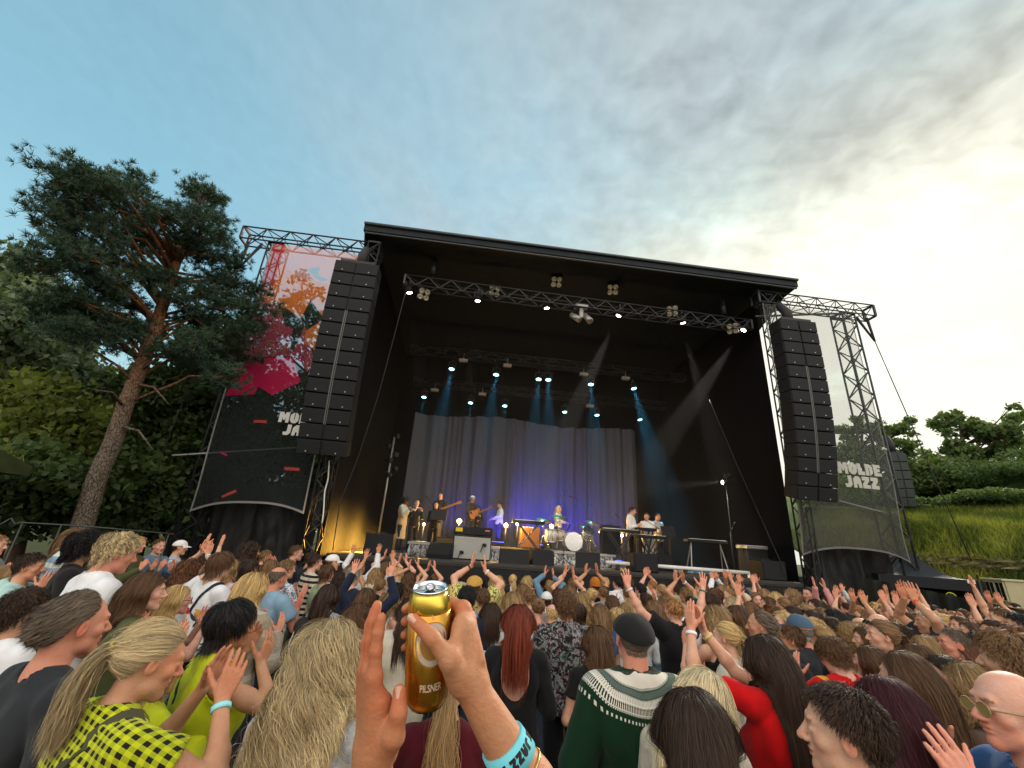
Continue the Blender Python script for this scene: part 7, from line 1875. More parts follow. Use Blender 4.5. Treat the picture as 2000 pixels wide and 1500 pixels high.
packer = P(645, 1141, 3.1, 'person with long brown hair and a black backpack', 'f', 'longer', 'dark brown', 'light', 'plain', 'grey', 'long', pose='front', turn=15)
P(686, 1102, 5.4, 'light brown haired person between the white cap and the grey head', 'f', 'long', 'light brown', 'light', 'plain', 'white', pose='front', turn=5)
P(692, 1108, 4.0, 'grey haired person in a navy jumper with colour bands', 'm', 'short', 'grey', 'light', 'blocks', 'navy', 'long', c2='sage', pose='front', turn=10)
P(716, 1149, 3.2, 'person with straight brown hair raising navy sleeved arms', 'f', 'long', 'brown', 'light', 'plain', 'navy', 'long', pose='up', turn=5)
P(700, 1182, 2.5, 'person with a mass of dark brown hair before the navy sleeves', 'f', 'bigwavy', 'brown', 'light', 'plain', 'charcoal', 'long', pose='front', turn=5)
P(455, 1174, 1.72, 'person with cropped black hair in a sleeveless lime dress, hands at the mouth', 'f', 'pixie', 'black', 'olive', 'plain', 'lime', 'none', pose='mouth', turn=38, head=(10, 0, 0), hem=.5, loose=.024)
P(292, 1119, 1.95, 'person with straight brown hair cut at the shoulder, left of centre', 'f', 'bob', 'brown', 'pink', 'plain', 'olive', pose='clap', turn=40, head=(10, 0, 0))
beigebag = P(350, 1144, 2.35, 'blond person with glasses and a beige rucksack', 'f', 'bob', 'blonde', 'pink', 'plain', 'lgrey', pose='clap_face', turn=45, glasses='clear')
P(318, 1262, 1.45, 'person in a loose lime shirt hidden behind the checked top', 'f', 'bob', 'dark blonde', 'light', 'plain', 'lime', 'long', pose='clap', turn=30, loose=.04)
# middle
P(806, 1168, 2.45, 'person in a white jacket with a dark strap behind the beer can', 'f', 'long', 'dark brown', 'light', 'plain', 'cream', 'long', pose='front', turn=-4, loose=.034)
P(914, 1146, 2.95, 'black haired person in a navy shirt right of the beer can', 'm', 'short', 'black', 'light', 'plain', 'navy', pose='front', turn=4, neck='collar', lift=1.2)
P(928, 1124, 3.7, 'person in a checked cap and flowery yellow shirt with arms over the head', 'm', 'short', 'brown', 'light', 'hawaii', 'yellow', pose='clap_high', turn=5, loose=.03, hat=('flat', (.5, .28, .06)), bands=((1, (.7, .7, .7)), (0, (.03, .02, .02))))
P(884, 1285, 1.45, 'person in a maroon jumper with a long fair ponytail below the beer can', 'f', 'ponytail', 'dark blonde', 'light', 'plain', 'maroon', 'long', pose='front', turn=0, tail=.48)
P(1014, 1182, 2.15, 'red haired person in a low backed black top', 'f', 'long', 'red', 'pink', 'plain', 'black', 'long', 'scoop', 'front', turn=8, glasses='head')
P(1106, 1157, 2.7, 'brown curly haired person in a dark flowery shirt', 'm', 'tousled', 'brown', 'pink', 'floral', 'black', c2=(.2, .22, .22), neck='collar', pose='front', turn=6, loose=.028)
P(1003, 1156, 3.5, 'person with long straight fair hair and a grey green top', 'f', 'longer', 'dark blonde', 'light', 'plain', 'sage', pose='front', turn=0)
P(972, 1125, 4.6, 'person with wavy fair hair next to the flowery yellow shirt', 'f', 'wavy', 'blonde', 'light', 'plain', 'peach', pose='front', turn=0)
P(1058, 1122, 5.8, 'person with dark red hair and an orange clip near the stage', 'f', 'pixie', 'burgundy', 'light', 'plain', 'black', 'long', pose='hold', turn=0)
P(1022, 1140, 4.8, 'brown haired person with a hand to the head, left of the dark red hair', 'f', 'bob', 'light brown', 'light', 'plain', 'charcoal', 'long', pose='clap', turn=20)
P(1052, 1168, 3.4, 'person with a brown bun and bare peach shoulders', 'f', 'bun', 'light brown', 'pink', 'plain', 'peach', 'strap', pose='front', turn=8)
P(1036, 1151, 4.1, 'short brown haired person behind the bun', 'm', 'short', 'light brown', 'light', 'plain', 'grey', pose='front', turn=0)
P(1068, 1157, 4.2, 'person in a white hooded jacket beside the bun', 'm', 'short', 'dark brown', 'light', 'plain', 'white', 'long', 'hood', 'front', turn=10, hat=('cap', (.7, .7, .7)))
P(1092, 1150, 4.6, 'person with long wavy brown hair behind the dark flowery shirt', 'f', 'wavy', 'brown', 'light', 'plain', 'charcoal', pose='front', turn=0)
P(1138, 1156, 4.0, 'person with loose fair hair and a black vest', 'f', 'wavy', 'dark blonde', 'light', 'plain', 'black', 'strap', pose='clap_face', turn=-5)
P(1155, 1150, 4.6, 'person with a messy fair bun before the orange beanie', 'f', 'bun', 'blonde', 'light', 'plain', 'black', pose='front', turn=0)
P(1163, 1130, 5.4, 'person in an orange and maroon beanie clapping high above the head', 'm', 'short', 'dark brown', 'tan', 'plain', 'black', pose='clap_high', turn=0, hat=('beanie', (.42, .13, .015)))
P(1118, 1130, 6.0, 'brown haired person clapping beside the orange beanie', 'm', 'short', 'light brown', 'light', 'plain', 'white', pose='clap_high', turn=0, height=None)
P(1207, 1127, 6.0, 'dark haired person in a pale to brown faded shirt near the stage', 'm', 'short', 'black', 'light', 'ombre', 'white', 'long', 'collar', 'front', turn=0, loose=.03)
P(1196, 1163, 4.5, 'brown haired person below the faded shirt', 'f', 'long', 'brown', 'light', 'plain', 'charcoal', pose='front', turn=0)
P(1172, 1180, 3.2, 'person with long light brown hair and a bright blue top', 'f', 'long', 'light brown', 'light', 'plain', 'blue', pose='front', turn=-4)
P(1206, 1188, 3.3, 'fair haired person in white holding the head with one hand', 'f', 'pixie', 'blonde', 'light', 'plain', 'white', 'long', pose=('clap_face', 'front'), turn=0)
P(1167, 1224, 2.15, 'person with long dark brown hair and a hair band before the black cap', 'f', 'long', 'brown', 'light', 'plain', 'black', pose='front', turn=-6)
P(1236, 1198, 1.72, 'person in a black flat cap and a green patterned yoke jumper', 'm', 'buzz', 'grey brown', 'red', 'nordic', 'green', 'long', 'crew', 'front', turn=2, head=(0, 4, 0), hat=('flat', (.010, .010, .010)), loose=.034, amp=.004)
# right half
P(1316, 1168, 3.15, 'ginger cropped person in a black tee with both arms spread high', 'm', 'short', 'ginger', 'pink', 'plain', 'black', pose='wide', turn=-3, bands=((0, (.6, .62, .66)), (1, (.12, .14, .12))), loose=.03)
P(1252, 1139, 5.2, 'dark haired person left of the spread arms', 'm', 'short', 'black', 'light', 'plain', 'lgrey', pose='clap', turn=0)
P(1292, 1141, 5.4, 'person with long fair hair and a green hair tie between the spread arms', 'f', 'ponytail', 'dark blonde', 'light', 'plain', 'lgrey', pose='clap_face', turn=0)
P(1340, 1148, 4.8, 'person clapping high right of the spread arms', 'm', 'short', 'light brown', 'tan', 'plain', 'sage', pose='clap_high', turn=0, bands=((1, (.75, .75, .75)),))
P(1352, 1166, 3.9, 'black haired person in a white shirt right of the spread arms', 'm', 'short', 'black', 'olive', 'plain', 'white', 'short', 'collar', 'clap', turn=15, loose=.03)
P(1371, 1139, 5.3, 'sandy haired person in a cream jacket looking left', 'm', 'tousled', 'light brown', 'light', 'plain', 'cream', 'long', 'collar', 'front', turn=-45)
P(1398, 1149, 4.8, 'brown haired person in white next to the cream jacket', 'm', 'fringe', 'brown', 'light', 'plain', 'white', 'long', pose='front', turn=-40)
P(1384, 1158, 4.6, 'dark haired person with bare face between the cream jacket and the white top', 'f', 'long', 'dark brown', 'light', 'plain', 'grey', pose='front', turn=-35)
P(1453, 1159, 4.7, 'person in a cream baseball cap worn low', 'm', 'short', 'brown', 'light', 'plain', 'lgrey', pose='front', turn=-50, hat=('cap', (.50, .46, .36)))
P(1430, 1166, 4.2, 'person with silvery fair hair left of the cream cap', 'f', 'long', 'grey blond', 'light', 'plain', 'peach', pose='front', turn=-15)
P(1476, 1157, 4.9, 'person with long brown hair looking back at the camera', 'f', 'long', 'light brown', 'pink', 'plain', 'brown', pose='front', face=195)
P(1397, 1184, 2.6, 'person with long two tone hair and hands raised before the face, in black', 'f', 'wavy', 'dark blonde', 'light', 'plain', 'black', 'strap', pose='clap_face', turn=-6)
P(1440, 1182, 3.3, 'person with long brown hair behind the two clapping hands', 'f', 'longer', 'brown', 'light', 'plain', 'black', pose='front', turn=-10)
P(1494, 1242, 1.78, 'person with very long dark hair in a red top clapping overhead', 'f', 'longer', 'dark brown', 'light', 'plain', 'red', 'short', pose=(dict(S=(-.15, 0, 1.44), E=(-.31, .16, 1.52), W=(-.22, .30, 1.72), d=(.12, .2, .97), n=(1, .1, 0), curl=.1, spread=.05), dict(S=(.15, 0, 1.44), E=(.03, .27, 1.52), W=(-.10, .31, 1.70), d=(-.2, .2, .95), n=(-1, .1, 0), curl=.15, spread=.08)), turn=-8, bands=((0, (.75, .76, .78)), (1, (.6, .5, .2))))
P(1486, 1194, 2.55, 'person with greying hair in a light blue tee turned left', 'm', 'swept', 'grey brown', 'tan', 'plain', 'lightblue', pose='front', turn=-48, loose=.024)
P(1530, 1193, 3.1, 'smiling fair haired person in a pale yellow top looking left', 'f', 'long', 'blonde', 'pink', 'plain', 'yellow', pose='clap', turn=-70, mouth=.4)
P(1562, 1203, 2.55, 'person in a faded blue cap and black tee', 'm', 'short', 'grey', 'red', 'plain', 'charcoal', pose='front', turn=-10, hat=('cap', (.06, .11, .17)), loose=.024)
P(1634, 1243, 2.0, 'person with brown curls in a red shirt with yellow shoulder bands', 'm', 'tousled', 'brown', 'pink', 'colour_yoke', 'red', pose='clap_face', turn=10, head=(0, -24, 0), loose=.024, lift=1.1)
P(1605, 1225, 2.5, 'fair person with sunglasses pushed up, left of the brown curls', 'f', 'bun', 'dark blonde', 'light', 'plain', 'black', pose='front', turn=-40, glasses='head')
P(1722, 1212, 2.35, 'person in left profile with sleek tied hair and sunglasses on the head', 'f', 'ponytail', 'light brown', 'light', 'plain', 'lgrey', pose='front', turn=-52, glasses='head', tail=.12)
P(1765, 1275, 1.62, 'person with long brown hair in a light blue denim jacket at the right', 'f', 'long', 'brown', 'light', 'denim', 'lightblue', 'long', pose='clap', turn=-18)
P(1848, 1283, 1.75, 'laughing dark haired person in left profile near the bald one', 'f', 'long', 'dark brown', 'pink', 'plain', 'black', pose='front', turn=-62, mouth=.6)
P(1890, 1298, 1.6, 'person with fair brown waves just before the bald head', 'f', 'wavy', 'dark blonde', 'light', 'plain', 'brown', pose='front', turn=-20)
P(1965, 1242, 1.65, 'person with thick tousled light brown hair at the right edge', 'm', 'tousled', 'light brown', 'light', 'plain', 'olive', pose='front', turn=-20, lift=1.5)
P(1862, 1228, 2.25, 'short haired person in a black tee with a neck chain at the right', 'm', 'buzz', 'grey brown', 'red', 'plain', 'charcoal', pose='front', turn=-50, lift=1.3)
P(1806, 1242, 2.3, 'person with smooth fair brown hair before the neck chain', 'f', 'bob', 'dark blonde', 'light', 'plain', 'black', pose='front', turn=-5)
P(1716, 1199, 3.0, 'bald pink head above the sleek tied hair', 'm', 'fringe_bald', 'grey', 'pink', 'plain', 'grey', pose='front', turn=-20)
P(1812, 1192, 2.95, 'grey cropped person with tanned arms raised, right of the bald pink head', 'm', 'buzz', 'white', 'tan', 'plain', 'charcoal', pose='clap_high', turn=-40, lift=1.3, bands=((0, (.7, .08, .02)),))
P(1938, 1212, 2.75, 'dark haired person with a small white bow near the right edge', 'f', 'ponytail', 'dark brown', 'tan', 'plain', 'navy', pose='clap', turn=-55)
P(1988, 1198, 2.9, 'black haired person in a pale blue shirt at the right edge', 'm', 'short', 'black', 'tan', 'plain', 'mint', 'long', 'collar', 'front', turn=-30)
P(1952, 1187, 3.6, 'brown haired person raising one arm near the right edge', 'm', 'short', 'brown', 'light', 'plain', 'cream', pose=('front', 'up'), turn=-20)
P(1514, 1156, 4.9, 'person with long smooth fair hair before the right end of the deck', 'f', 'longer', 'blonde', 'light', 'plain', 'white', pose='clap', turn=-20)
P(1545, 1151, 5.2, 'person with curly fair hair right of the smooth fair one', 'f', 'curlylong', 'dark blonde', 'light', 'plain', 'grey', pose='front', turn=-10)
P(1578, 1147, 5.4, 'dark haired person with a hair band in left profile', 'f', 'ponytail', 'dark brown', 'light', 'plain', 'white', pose='front', turn=-70)
P(1594, 1170, 4.2, 'dark long haired person in white beside the hair band', 'f', 'longer', 'dark brown', 'light', 'plain', 'white', pose='front', turn=-40)
P(1628, 1189, 3.4, 'person with long dark hair and a small white hair clip', 'f', 'longer', 'black', 'light', 'plain', 'lightblue', pose='front', turn=-15)
P(1618, 1166, 5.0, 'person in a pale pink blouse with both palms up', 'f', 'bob', 'brown', 'light', 'plain', 'pink', 'long', pose='up', turn=-30)
sec = P(1856, 1159, 6.6, 'guard in black with yellow ear protectors facing the crowd', 'm', 'buzz', 'black', 'tan', 'plain', 'black', 'long', pose='down', face=225, hat=('cap', (.012, .012, .012)))
hd, arms, fem = root_info[sec.name]; b = MB()
for i in (-1, 1): b.lathe([(0, -.014), (.03, -.014), (.036, 0), (.03, .016), (0, .018)], 14, frame(hd.p(i * .098, .0, .0), hd.R @ V3(0, 1, 0), hd.R @ V3(0, 0, 1), hd.R @ V3(i, 0, 0)))
b.tube([hd.p(.1 * math.cos(a), 0, .0 + .135 * math.sin(a)) for a in np.linspace(0, math.pi, 13)], .006, 5); b.build('ear_protectors', simple('yellow plastic', (.62, .66, .02), .4), sec)

# things worn or carried
def worn(pr, nm, pts, col, width=.03, off=.026):
    hd, arms, fem = root_info[pr.name]; return strap_part(nm, pts, fem, arms, pr, simple('strap %s' % (col,), col, .7, 0, .3, .1), width, off)
worn(boy, 'shoulder_strap', [(.12, .06, 1.47), (.13, -.05, 1.46), (.06, -.12, 1.33), (-.06, -.12, 1.15), (-.16, -.08, .98)], (.012, .012, .014), .035, .03)
worn(plaid, 'shoulder_strap', [(.10, .06, 1.47), (.11, -.05, 1.46), (.05, -.12, 1.33), (-.06, -.12, 1.15), (-.15, -.08, 1.0)], (.05, .05, .022), .05, .032)
worn(PEOPLE[[i for i, p in enumerate(PEOPLE) if 'lime dress' in p['label']][0]], 'shoulder_strap', [(-.1, .06, 1.45), (-.1, -.05, 1.44), (-.02, -.12, 1.33), (.08, -.12, 1.1), (.15, -.08, .9)], (.012, .012, .012), .03, .036)
def backpack(pr, col, trim, w=.27, h=.40):
    hd, arms, fem = root_info[pr.name]; S = SDF((-.2, -.4, .88), (.2, -.02, 1.5), .012)
    for sx in (-1, 1):
        for z in (1.0, 1.34): S.op(Cap((sx * w * .28, -.17, z), (sx * w * .28, -.21, z), .085), .05)
    S.op(Ell((0, -.20, 1.18), (w * .55, .10, h * .5)), .05); S.op(Ell((0, -.28, 1.08), (w * .38, .05, .11)), .02)
    v, q = S.nets(); v = cloth_folds(v, normals_of(v, q), .004, 2, None)
    bag = link('backpack', mesh_np('backpack', v, q, mat=simple('bag %s' % (col,), col, .75, 0, .25, .15, 8, .3, 160)), pr)
    for sx in (-1, 1):
        s_ = worn(pr, 'bag_strap', [(sx * .10, -.13, 1.1), (sx * .12, -.12, 1.33), (sx * .12, -.04, 1.45), (sx * .125, .06, 1.42), (sx * .13, .10, 1.25)], col, .05, .03); s_.parent = bag
        b = MB(); b.tube([(sx * .09, -.27, 1.36), (sx * .11, -.31, 1.2), (sx * .09, -.30, 1.02)], .005, 5); b.build('piping', simple('piping %s' % (trim,), trim, .6), bag)
    b = MB(); b.tube([(-.03, -.19, 1.40), (0, -.2, 1.45), (.03, -.19, 1.40)], .008, 6); b.build('grab_loop', simple('bag %s' % (col,), col), bag)
backpack(packer, (.014, .014, .016), (.65, .65, .65)); backpack(beigebag, (.38, .36, .28), (.2, .2, .18))
hd, arms, fem = root_info[plaid.name]; tie = hd.p(0, -.128, .018); b = MB(); th = np.linspace(0, 2 * math.pi, 60); dd = unit(hd.R @ V3(0, -.9, -.3)); M = axis_frame(tie + dd * .006, dd)
b.tube(xf(M, np.stack([(.019 + .004 * np.sin(th * 14)) * np.cos(th), (.019 + .004 * np.sin(th * 14)) * np.sin(th), .005 * np.cos(th * 14)], 1)), .0065, 6, False); b.build('scrunchie', simple('scrunchie', (.55, .52, .02), .7), plaid)

# the rest of the crowd, standing wherever heads show in the photograph
FILL_LEFT = [(20, 1105, 2.9), (455, 1092, 3.9), (530, 1092, 4.4), (520, 1075, 5.5), (665, 1118, 4.6), (705, 1098, 5.6), (735, 1110, 4.9), (752, 1098, 5.8), (778, 1108, 5.4), (800, 1118, 5.0), (833, 1122, 5.3), (850, 1122, 5.4), (873, 1130, 5.0), (905, 1112, 6.0), (775, 1138, 4.0), (760, 1160, 3.4), (745, 1130, 4.3), (880, 1142, 3.9),
             (945, 1150, 3.5), (985, 1140, 4.6), (1002, 1122, 6.2), (1030, 1125, 6.2), (1075, 1134, 5.6), (1090, 1132, 6.0), (1112, 1142, 5.1), (1178, 1146, 5.2), (1182, 1128, 6.4), (1225, 1147, 5.2), (1238, 1165, 4.3), (1262, 1158, 4.6), (1278, 1172, 3.8), (1245, 1180, 3.6), (1300, 1160, 4.4), (1228, 1130, 6.3), (1275, 1134, 6.3), (1130, 1178, 3.3), (1080, 1180, 3.3), (960, 1178, 2.9), (1222, 1178, 3.9)]
FILL_RIGHT = [(1322, 1140, 6.2), (1410, 1142, 6.0), (1425, 1150, 5.4), (1436, 1140, 6.3), (1462, 1148, 5.6), (1492, 1150, 5.6), (1500, 1166, 4.6), (1530, 1168, 4.4), (1555, 1166, 4.5), (1466, 1176, 3.9), (1508, 1182, 3.7), (1548, 1184, 3.5), (1572, 1180, 3.9), (1586, 1192, 3.4), (1605, 1188, 3.8), (1592, 1208, 3.0), (1640, 1172, 5.0), (1655, 1178, 4.7), (1672, 1182, 4.3), (1690, 1177, 5.0), (1710, 1178, 4.8), (1700, 1190, 4.0), (1660, 1198, 3.6), (1680, 1206, 3.3),
              (1730, 1183, 4.5), (1742, 1178, 5.4), (1752, 1190, 4.2), (1768, 1184, 5.0), (1780, 1196, 3.9), (1795, 1185, 5.2), (1820, 1182, 4.6), (1834, 1190, 4.5), (1840, 1200, 3.7), (1852, 1186, 5.2), (1862, 1194, 4.3), (1874, 1204, 3.6), (1880, 1190, 4.8), (1745, 1215, 3.2), (1766, 1206, 3.6), (1775, 1226, 2.9), (1828, 1216, 3.1), (1895, 1214, 3.2), (1655, 1218, 3.0), (1690, 1226, 2.8), (1905, 1196, 4.4), (1918, 1190, 5.0), (1930, 1198, 4.0), (1968, 1190, 4.6), (1990, 1186, 5.2), (1912, 1238, 2.5), (1830, 1244, 2.6), (1980, 1222, 2.5), (2010, 1240, 2.2), (1698, 1262, 2.1), (1945, 1242, 2.3), (1880, 1252, 2.2), (1995, 1268, 1.7), (1625, 1205, 3.1), (1545, 1222, 2.5), (1420, 1215, 2.3), (1790, 1258, 2.1), (1740, 1246, 2.3), (1870, 1176, 6.2), (1760, 1172, 6.4), (1720, 1168, 6.6), (1690, 1164, 6.8), (1660, 1162, 6.8), (1800, 1172, 6.6), (1835, 1174, 6.4), (1910, 1180, 6.0), (1945, 1180, 5.8), (1980, 1178, 6.0)]
HANDS_UP = {(705, 1098): 'up', (752, 1098): 'clap_high', (778, 1108): 'clap_high', (833, 1122): 'clap_high', (735, 1110): 'up', (800, 1118): 'clap_high', (1462, 1148): 'clap_high', (1492, 1150): 'clap_high', (1225, 1147): 'clap_face', (1768, 1184): 'up', (1895, 1214): 'clap_face', (1930, 1198): 'clap_high', (1700, 1190): 'clap_high', (1742, 1178): 'clap_high', (1820, 1182): 'up', (1660, 1198): 'clap_face', (1548, 1184): 'clap_face', (1112, 1142): 'clap_high', (985, 1140): 'clap_face', (1262, 1158): 'clap_face', (1410, 1142): 'clap_high', (1968, 1190): 'clap_high'}
fr = random.Random(12)
HC_ = ['dark brown', 'brown', 'light brown', 'dark blonde', 'blonde', 'chestnut', 'grey', 'black', 'ginger']; HW = [5, 7, 7, 6, 5, 2, 1.5, 2, 1]
TOPS = ['black', 'charcoal', 'navy', 'white', 'lgrey', 'grey', 'denim', 'cream', 'olive', 'maroon', 'beige', 'teal', 'pink']; TW = [5, 3, 3, 7, 4, 2, 3, 3, 2, 1, 2, 1, 2]
NAMEC = {'lgrey': 'pale grey', 'denim': 'denim blue', 'cream': 'cream', 'beige': 'beige', 'charcoal': 'dark grey'}
STN = {'long': 'long straight', 'longer': 'very long', 'wavy': 'long wavy', 'bob': 'chin length', 'ponytail': 'ponytailed', 'bun': 'bunned', 'curlylong': 'long curly', 'short': 'short', 'tousled': 'tousled', 'fringe': 'smooth short', 'curly': 'curly', 'swept': 'swept back', 'fringe_bald': 'thinning', 'buzz': 'cropped'}
used = {}
ROWN = lambda d: 'near the front of the stage' if d > 5.4 else 'in the middle of the crowd' if d > 3.6 else 'towards the back of the crowd'
def nearest(px, py):
    """an already described neighbour that sits beside this head in the photograph"""
    best = None
    for q in DESC:
        dx = px - q[0]; dist = abs(dx) + 1.5 * abs(py - q[1])
        if best is None or dist < best[0]: best = (dist, 'right of' if dx > 0 else 'left of', q[2])
    return best[1] + ' ' + best[2]
DESC = [(353, 1056, 'the blue striped shirt'), (434, 1079, 'the printed white tee'), (579, 1065, 'the tall navy jumper'), (645, 1141, 'the black backpack'), (650, 1084, 'the white cap'), (692, 1108, 'the banded navy jumper'), (716, 1149, 'the raised navy sleeves'), (806, 1168, 'the beer can'), (914, 1146, 'the navy shirt'), (928, 1124, 'the flowery yellow shirt'), (1014, 1182, 'the red hair'), (1106, 1157, 'the dark flowery shirt'), (1058, 1122, 'the dark red hair'), (1163, 1130, 'the orange beanie'), (1207, 1127, 'the faded shirt'),
        (1236, 1198, 'the black flat cap'), (1316, 1168, 'the spread arms'), (1371, 1139, 'the cream jacket'), (1453, 1159, 'the cream cap'), (1397, 1184, 'the two tone hair'), (1486, 1194, 'the light blue tee'), (1562, 1203, 'the faded blue cap'), (1634, 1243, 'the red shirt'), (1722, 1212, 'the sleek tied hair'), (1716, 1199, 'the bald pink head'), (1812, 1192, 'the grey cropped head'), (1862, 1228, 'the neck chain'), (1856, 1159, 'the guard'), (1938, 1212, 'the white bow'), (1988, 1198, 'the pale blue shirt'), (1578, 1147, 'the hair band'), (1618, 1166, 'the pale pink blouse'), (1628, 1189, 'the white hair clip'), (1514, 1156, 'the smooth fair hair'), (1965, 1242, 'the thick tousled hair'), (1765, 1275, 'the denim jacket')]
for px_, py_, d in FILL_LEFT + FILL_RIGHT:
    right = px_ > 1300
    for tries in range(60):
        sex = 'f' if fr.random() < .6 else 'm'
        st_ = fr.choices(['long', 'longer', 'wavy', 'bob', 'ponytail', 'bun', 'curlylong'], [5, 2, 4, 3, 3, 1, 1])[0] if sex == 'f' else fr.choices(['short', 'tousled', 'fringe', 'curly', 'swept', 'fringe_bald', 'buzz'], [6, 3, 3, 1, 2, 1, 1.5])[0]
        hc = fr.choices(HC_, HW)[0]; tc = fr.choices(TOPS, TW)[0]; pose = fr.choices(['front', 'clap', 'clap_face', 'clap_high', 'up'], [6, 5, 2.4, .9, .35] if d > 3.3 else [6, 4, 1, .15, 0])[0]
        pose = HANDS_UP.get((px_, py_), pose)
        act = {'front': '', 'clap': ', clapping', 'clap_face': ', clapping', 'clap_high': ', clapping high', 'up': ', hands up'}[pose]
        lab = 'person, %s %s hair, %s top%s, %s' % (STN[st_], 'fair' if hc == 'blonde' else 'dark fair' if hc == 'dark blonde' else 'reddish brown' if hc == 'chestnut' else hc, NAMEC.get(tc, tc), act, nearest(px_, py_))
        if len(lab.split()) > 16: lab = lab.replace('person, ', '', 1)
        if lab not in used: break
    used[lab] = 1
    P(px_, py_, d, lab, sex, st_, hc, fr.choice(['light', 'light', 'pink', 'tan', 'light']), 'plain', tc, fr.choice(['short', 'short', 'long']) if sex == 'm' or fr.random() < .7 else 'strap', fr.choice(['crew', 'crew', 'collar', 'hood']) , pose, turn=(fr.uniform(-50, 5) if right else fr.uniform(-10, 28)), seed=fr.randrange(1000) if d < 3.1 else fr.randrange(6))

# ------------------------------------------------------------------ the nearest person: two raised arms, a beer can in the right hand
def cp(px, py, Z): return RC @ (V3(px - 1000, 750 - py, FOC) * Z / FOC) + CAM
def holder():
    B, T = cp(832, 1372, .642), cp(840, 1157, .657); up = unit(T - B)
    vd = unit((B + T) / 2 - CAM); away = unit(vd - up * vd.dot(up)); ri = np.cross(away, up)
    L = lambda x, y, z: B + ri * x + away * y + up * z              # can space: right, away, up
    org = V3(-.05, .60, float(ground(-.05, .6)))
    root = empty('person', org, 0, 'person below the camera reaching up to clap with a beer can in one hand', 'person', 'crowd watching the stage')
    o = lambda p: np.asarray(p, float) - org
    LH = lambda x, y, z: L(x + .19 * max(0, -y), y, z + .55 * max(0, -y))
    W = LH(.062, -.038, .010); El = cp(1075, 1612, .60); El = W + unit(El - W) * .25
    WL = cp(726, 1462, .60); EL = WL + unit(cp(730, 1740, .54) - WL) * .25
    hd = Head(0, 6, 0, True)
    SR, SL = V3(.15, .03, 1.44), V3(-.155, .03, 1.44)
    arms = [(-1, SL, o(EL), o(WL), unit(cp(716, 1190, .63) - WL), V3(1, 0, 0), .1, 0), (1, SR, o(El), o(W), unit(V3(0, .5, .8)), V3(-1, 0, 0), .1, 0)]
    res = .0030
    lo = V3(-.30, -.22, .82); hi = V3(.36, .34, 2.08)
    S = SDF(lo, hi, res)
    for pr, k in torso_prims(True, [SL, SR]): S.op(pr, k)
    S.op(Cap((0, -.028, 1.42), hd.p(0, -.022, -.045), .05, .046), .03); S.op(hd.ell(CR_C, CR_R), .02); S.op(hd.ell((0, .026, -.035), (.060, .064, .078)), .022); S.op(hd.cap((0, .086, .012), (0, .110, -.026), .009, .0125), .008)
    for i in (-1, 1): S.op(hd.ell((i * .0785, -.004, -.006), (.0085, .0185, .032)), .006)
    # upper arms and forearms, wrists flatter than round
    for Sh, E_, W_, wr in ((SL, o(EL), o(WL), .0262), (SR, o(El), o(W), .0238)):
        S.op(Cap(Sh, E_, .05, .038), .03); m = E_ * .6 + W_ * .4; S.op(Cap(E_, m, .035, .036), .02); S.op(Cap(m, W_, .036, wr), .02)
    q = lambda x, y, z: o(LH(x, y, z))
    # right hand round the can
    kn = [(.050, .006, .131), (.0585, .018, .112), (.060, .020, .092), (.056, .014, .073)]
    ws = [(.062, -.030, .034), (.064, -.026, .028), (.064, -.024, .022), (.060, -.024, .016)]
    for a, b_ in zip(ws, kn): S.op(Cap(q(*a), q(*b_), .0150, .0118), .016)
    S.op(Cap(q(.058, -.036, .028), q(.054, -.014, .105), .0165, .012), .016); S.op(Cap(q(.044, -.040, .040), q(.043, -.022, .098), .0165, .010), .016)
    for (x, y, z), r0 in zip(kn, (.0098, .0102, .0098, .0085)):
        p = q(x, y, z); ch = [(math.radians(a), rr) for a, rr in ((60, .046), (96, .0425), (126, .0422), (152, .0420))]
        pts = [p] + [q(rr * math.cos(a), rr * math.sin(a), z + .004 - .002 * i) for i, (a, rr) in enumerate(ch)]
        for i in range(4): S.op(Cap(pts[i], pts[i + 1], r0 - .0008 * i, r0 - .0008 * (i + 1)), .004)
        S.op(Ell(p + q(.004, -.001, 0) - q(0, 0, 0), (.0105, .0105, .0105)), .006)                 # knuckle
    for a, b_ in list(zip(ws, kn))[:3]: S.op(Cap(q(a[0] + .011, a[1] - .006, a[2] + .02), q(b_[0] + .0085, b_[1] - .004, b_[2]), .0042, .0050), .006)   # tendons on the back of the hand
    th = [(.040, -.042, .026), (.020, -.0545, .056), (-.004, -.0500, .0885), (-.0285, -.0325, .1165)]
    S.op(Cap(q(*th[0]), q(*th[1]), .0195, .0145), .012); S.op(Cap(q(*th[1]), q(*th[2]), .0138, .0110), .006); S.op(Cap(q(*th[2]), q(*th[3]), .0112, .0088), .005)
    S.op(Cap(q(.026, -.047, .068), q(.044, -.020, .112), .0085, .009), .014)                         # web between thumb and first finger
    # left hand held up, thumb side to the camera
    d = unit(cp(717, 1200, .640) - cp(726, 1462, .60)); n = unit(V3(.86, .50, 0)); n = unit(n - d * n.dot(d))
    t_ = np.cross(n, d); w = o(WL)
    k2 = lambda a, b_, c: w + t_ * a + d * b_ + n * c
    kn2 = [(.030, .098, 0), (.010, .102, -.002), (-.012, .097, -.002), (-.031, .086, 0)]
    for a, b_, c in kn2: S.op(Cap(k2(a * .5, .0, 0), k2(a, b_, c), .0150, .0118), .013)
    S.op(Cap(k2(.014, .0, .004), k2(.026, .06, .010), .021, .015), .014); S.op(Ell(k2(-.02, .045, .006), V3(.018, .040, .015), np.stack([t_, d, n], 1)), .012)
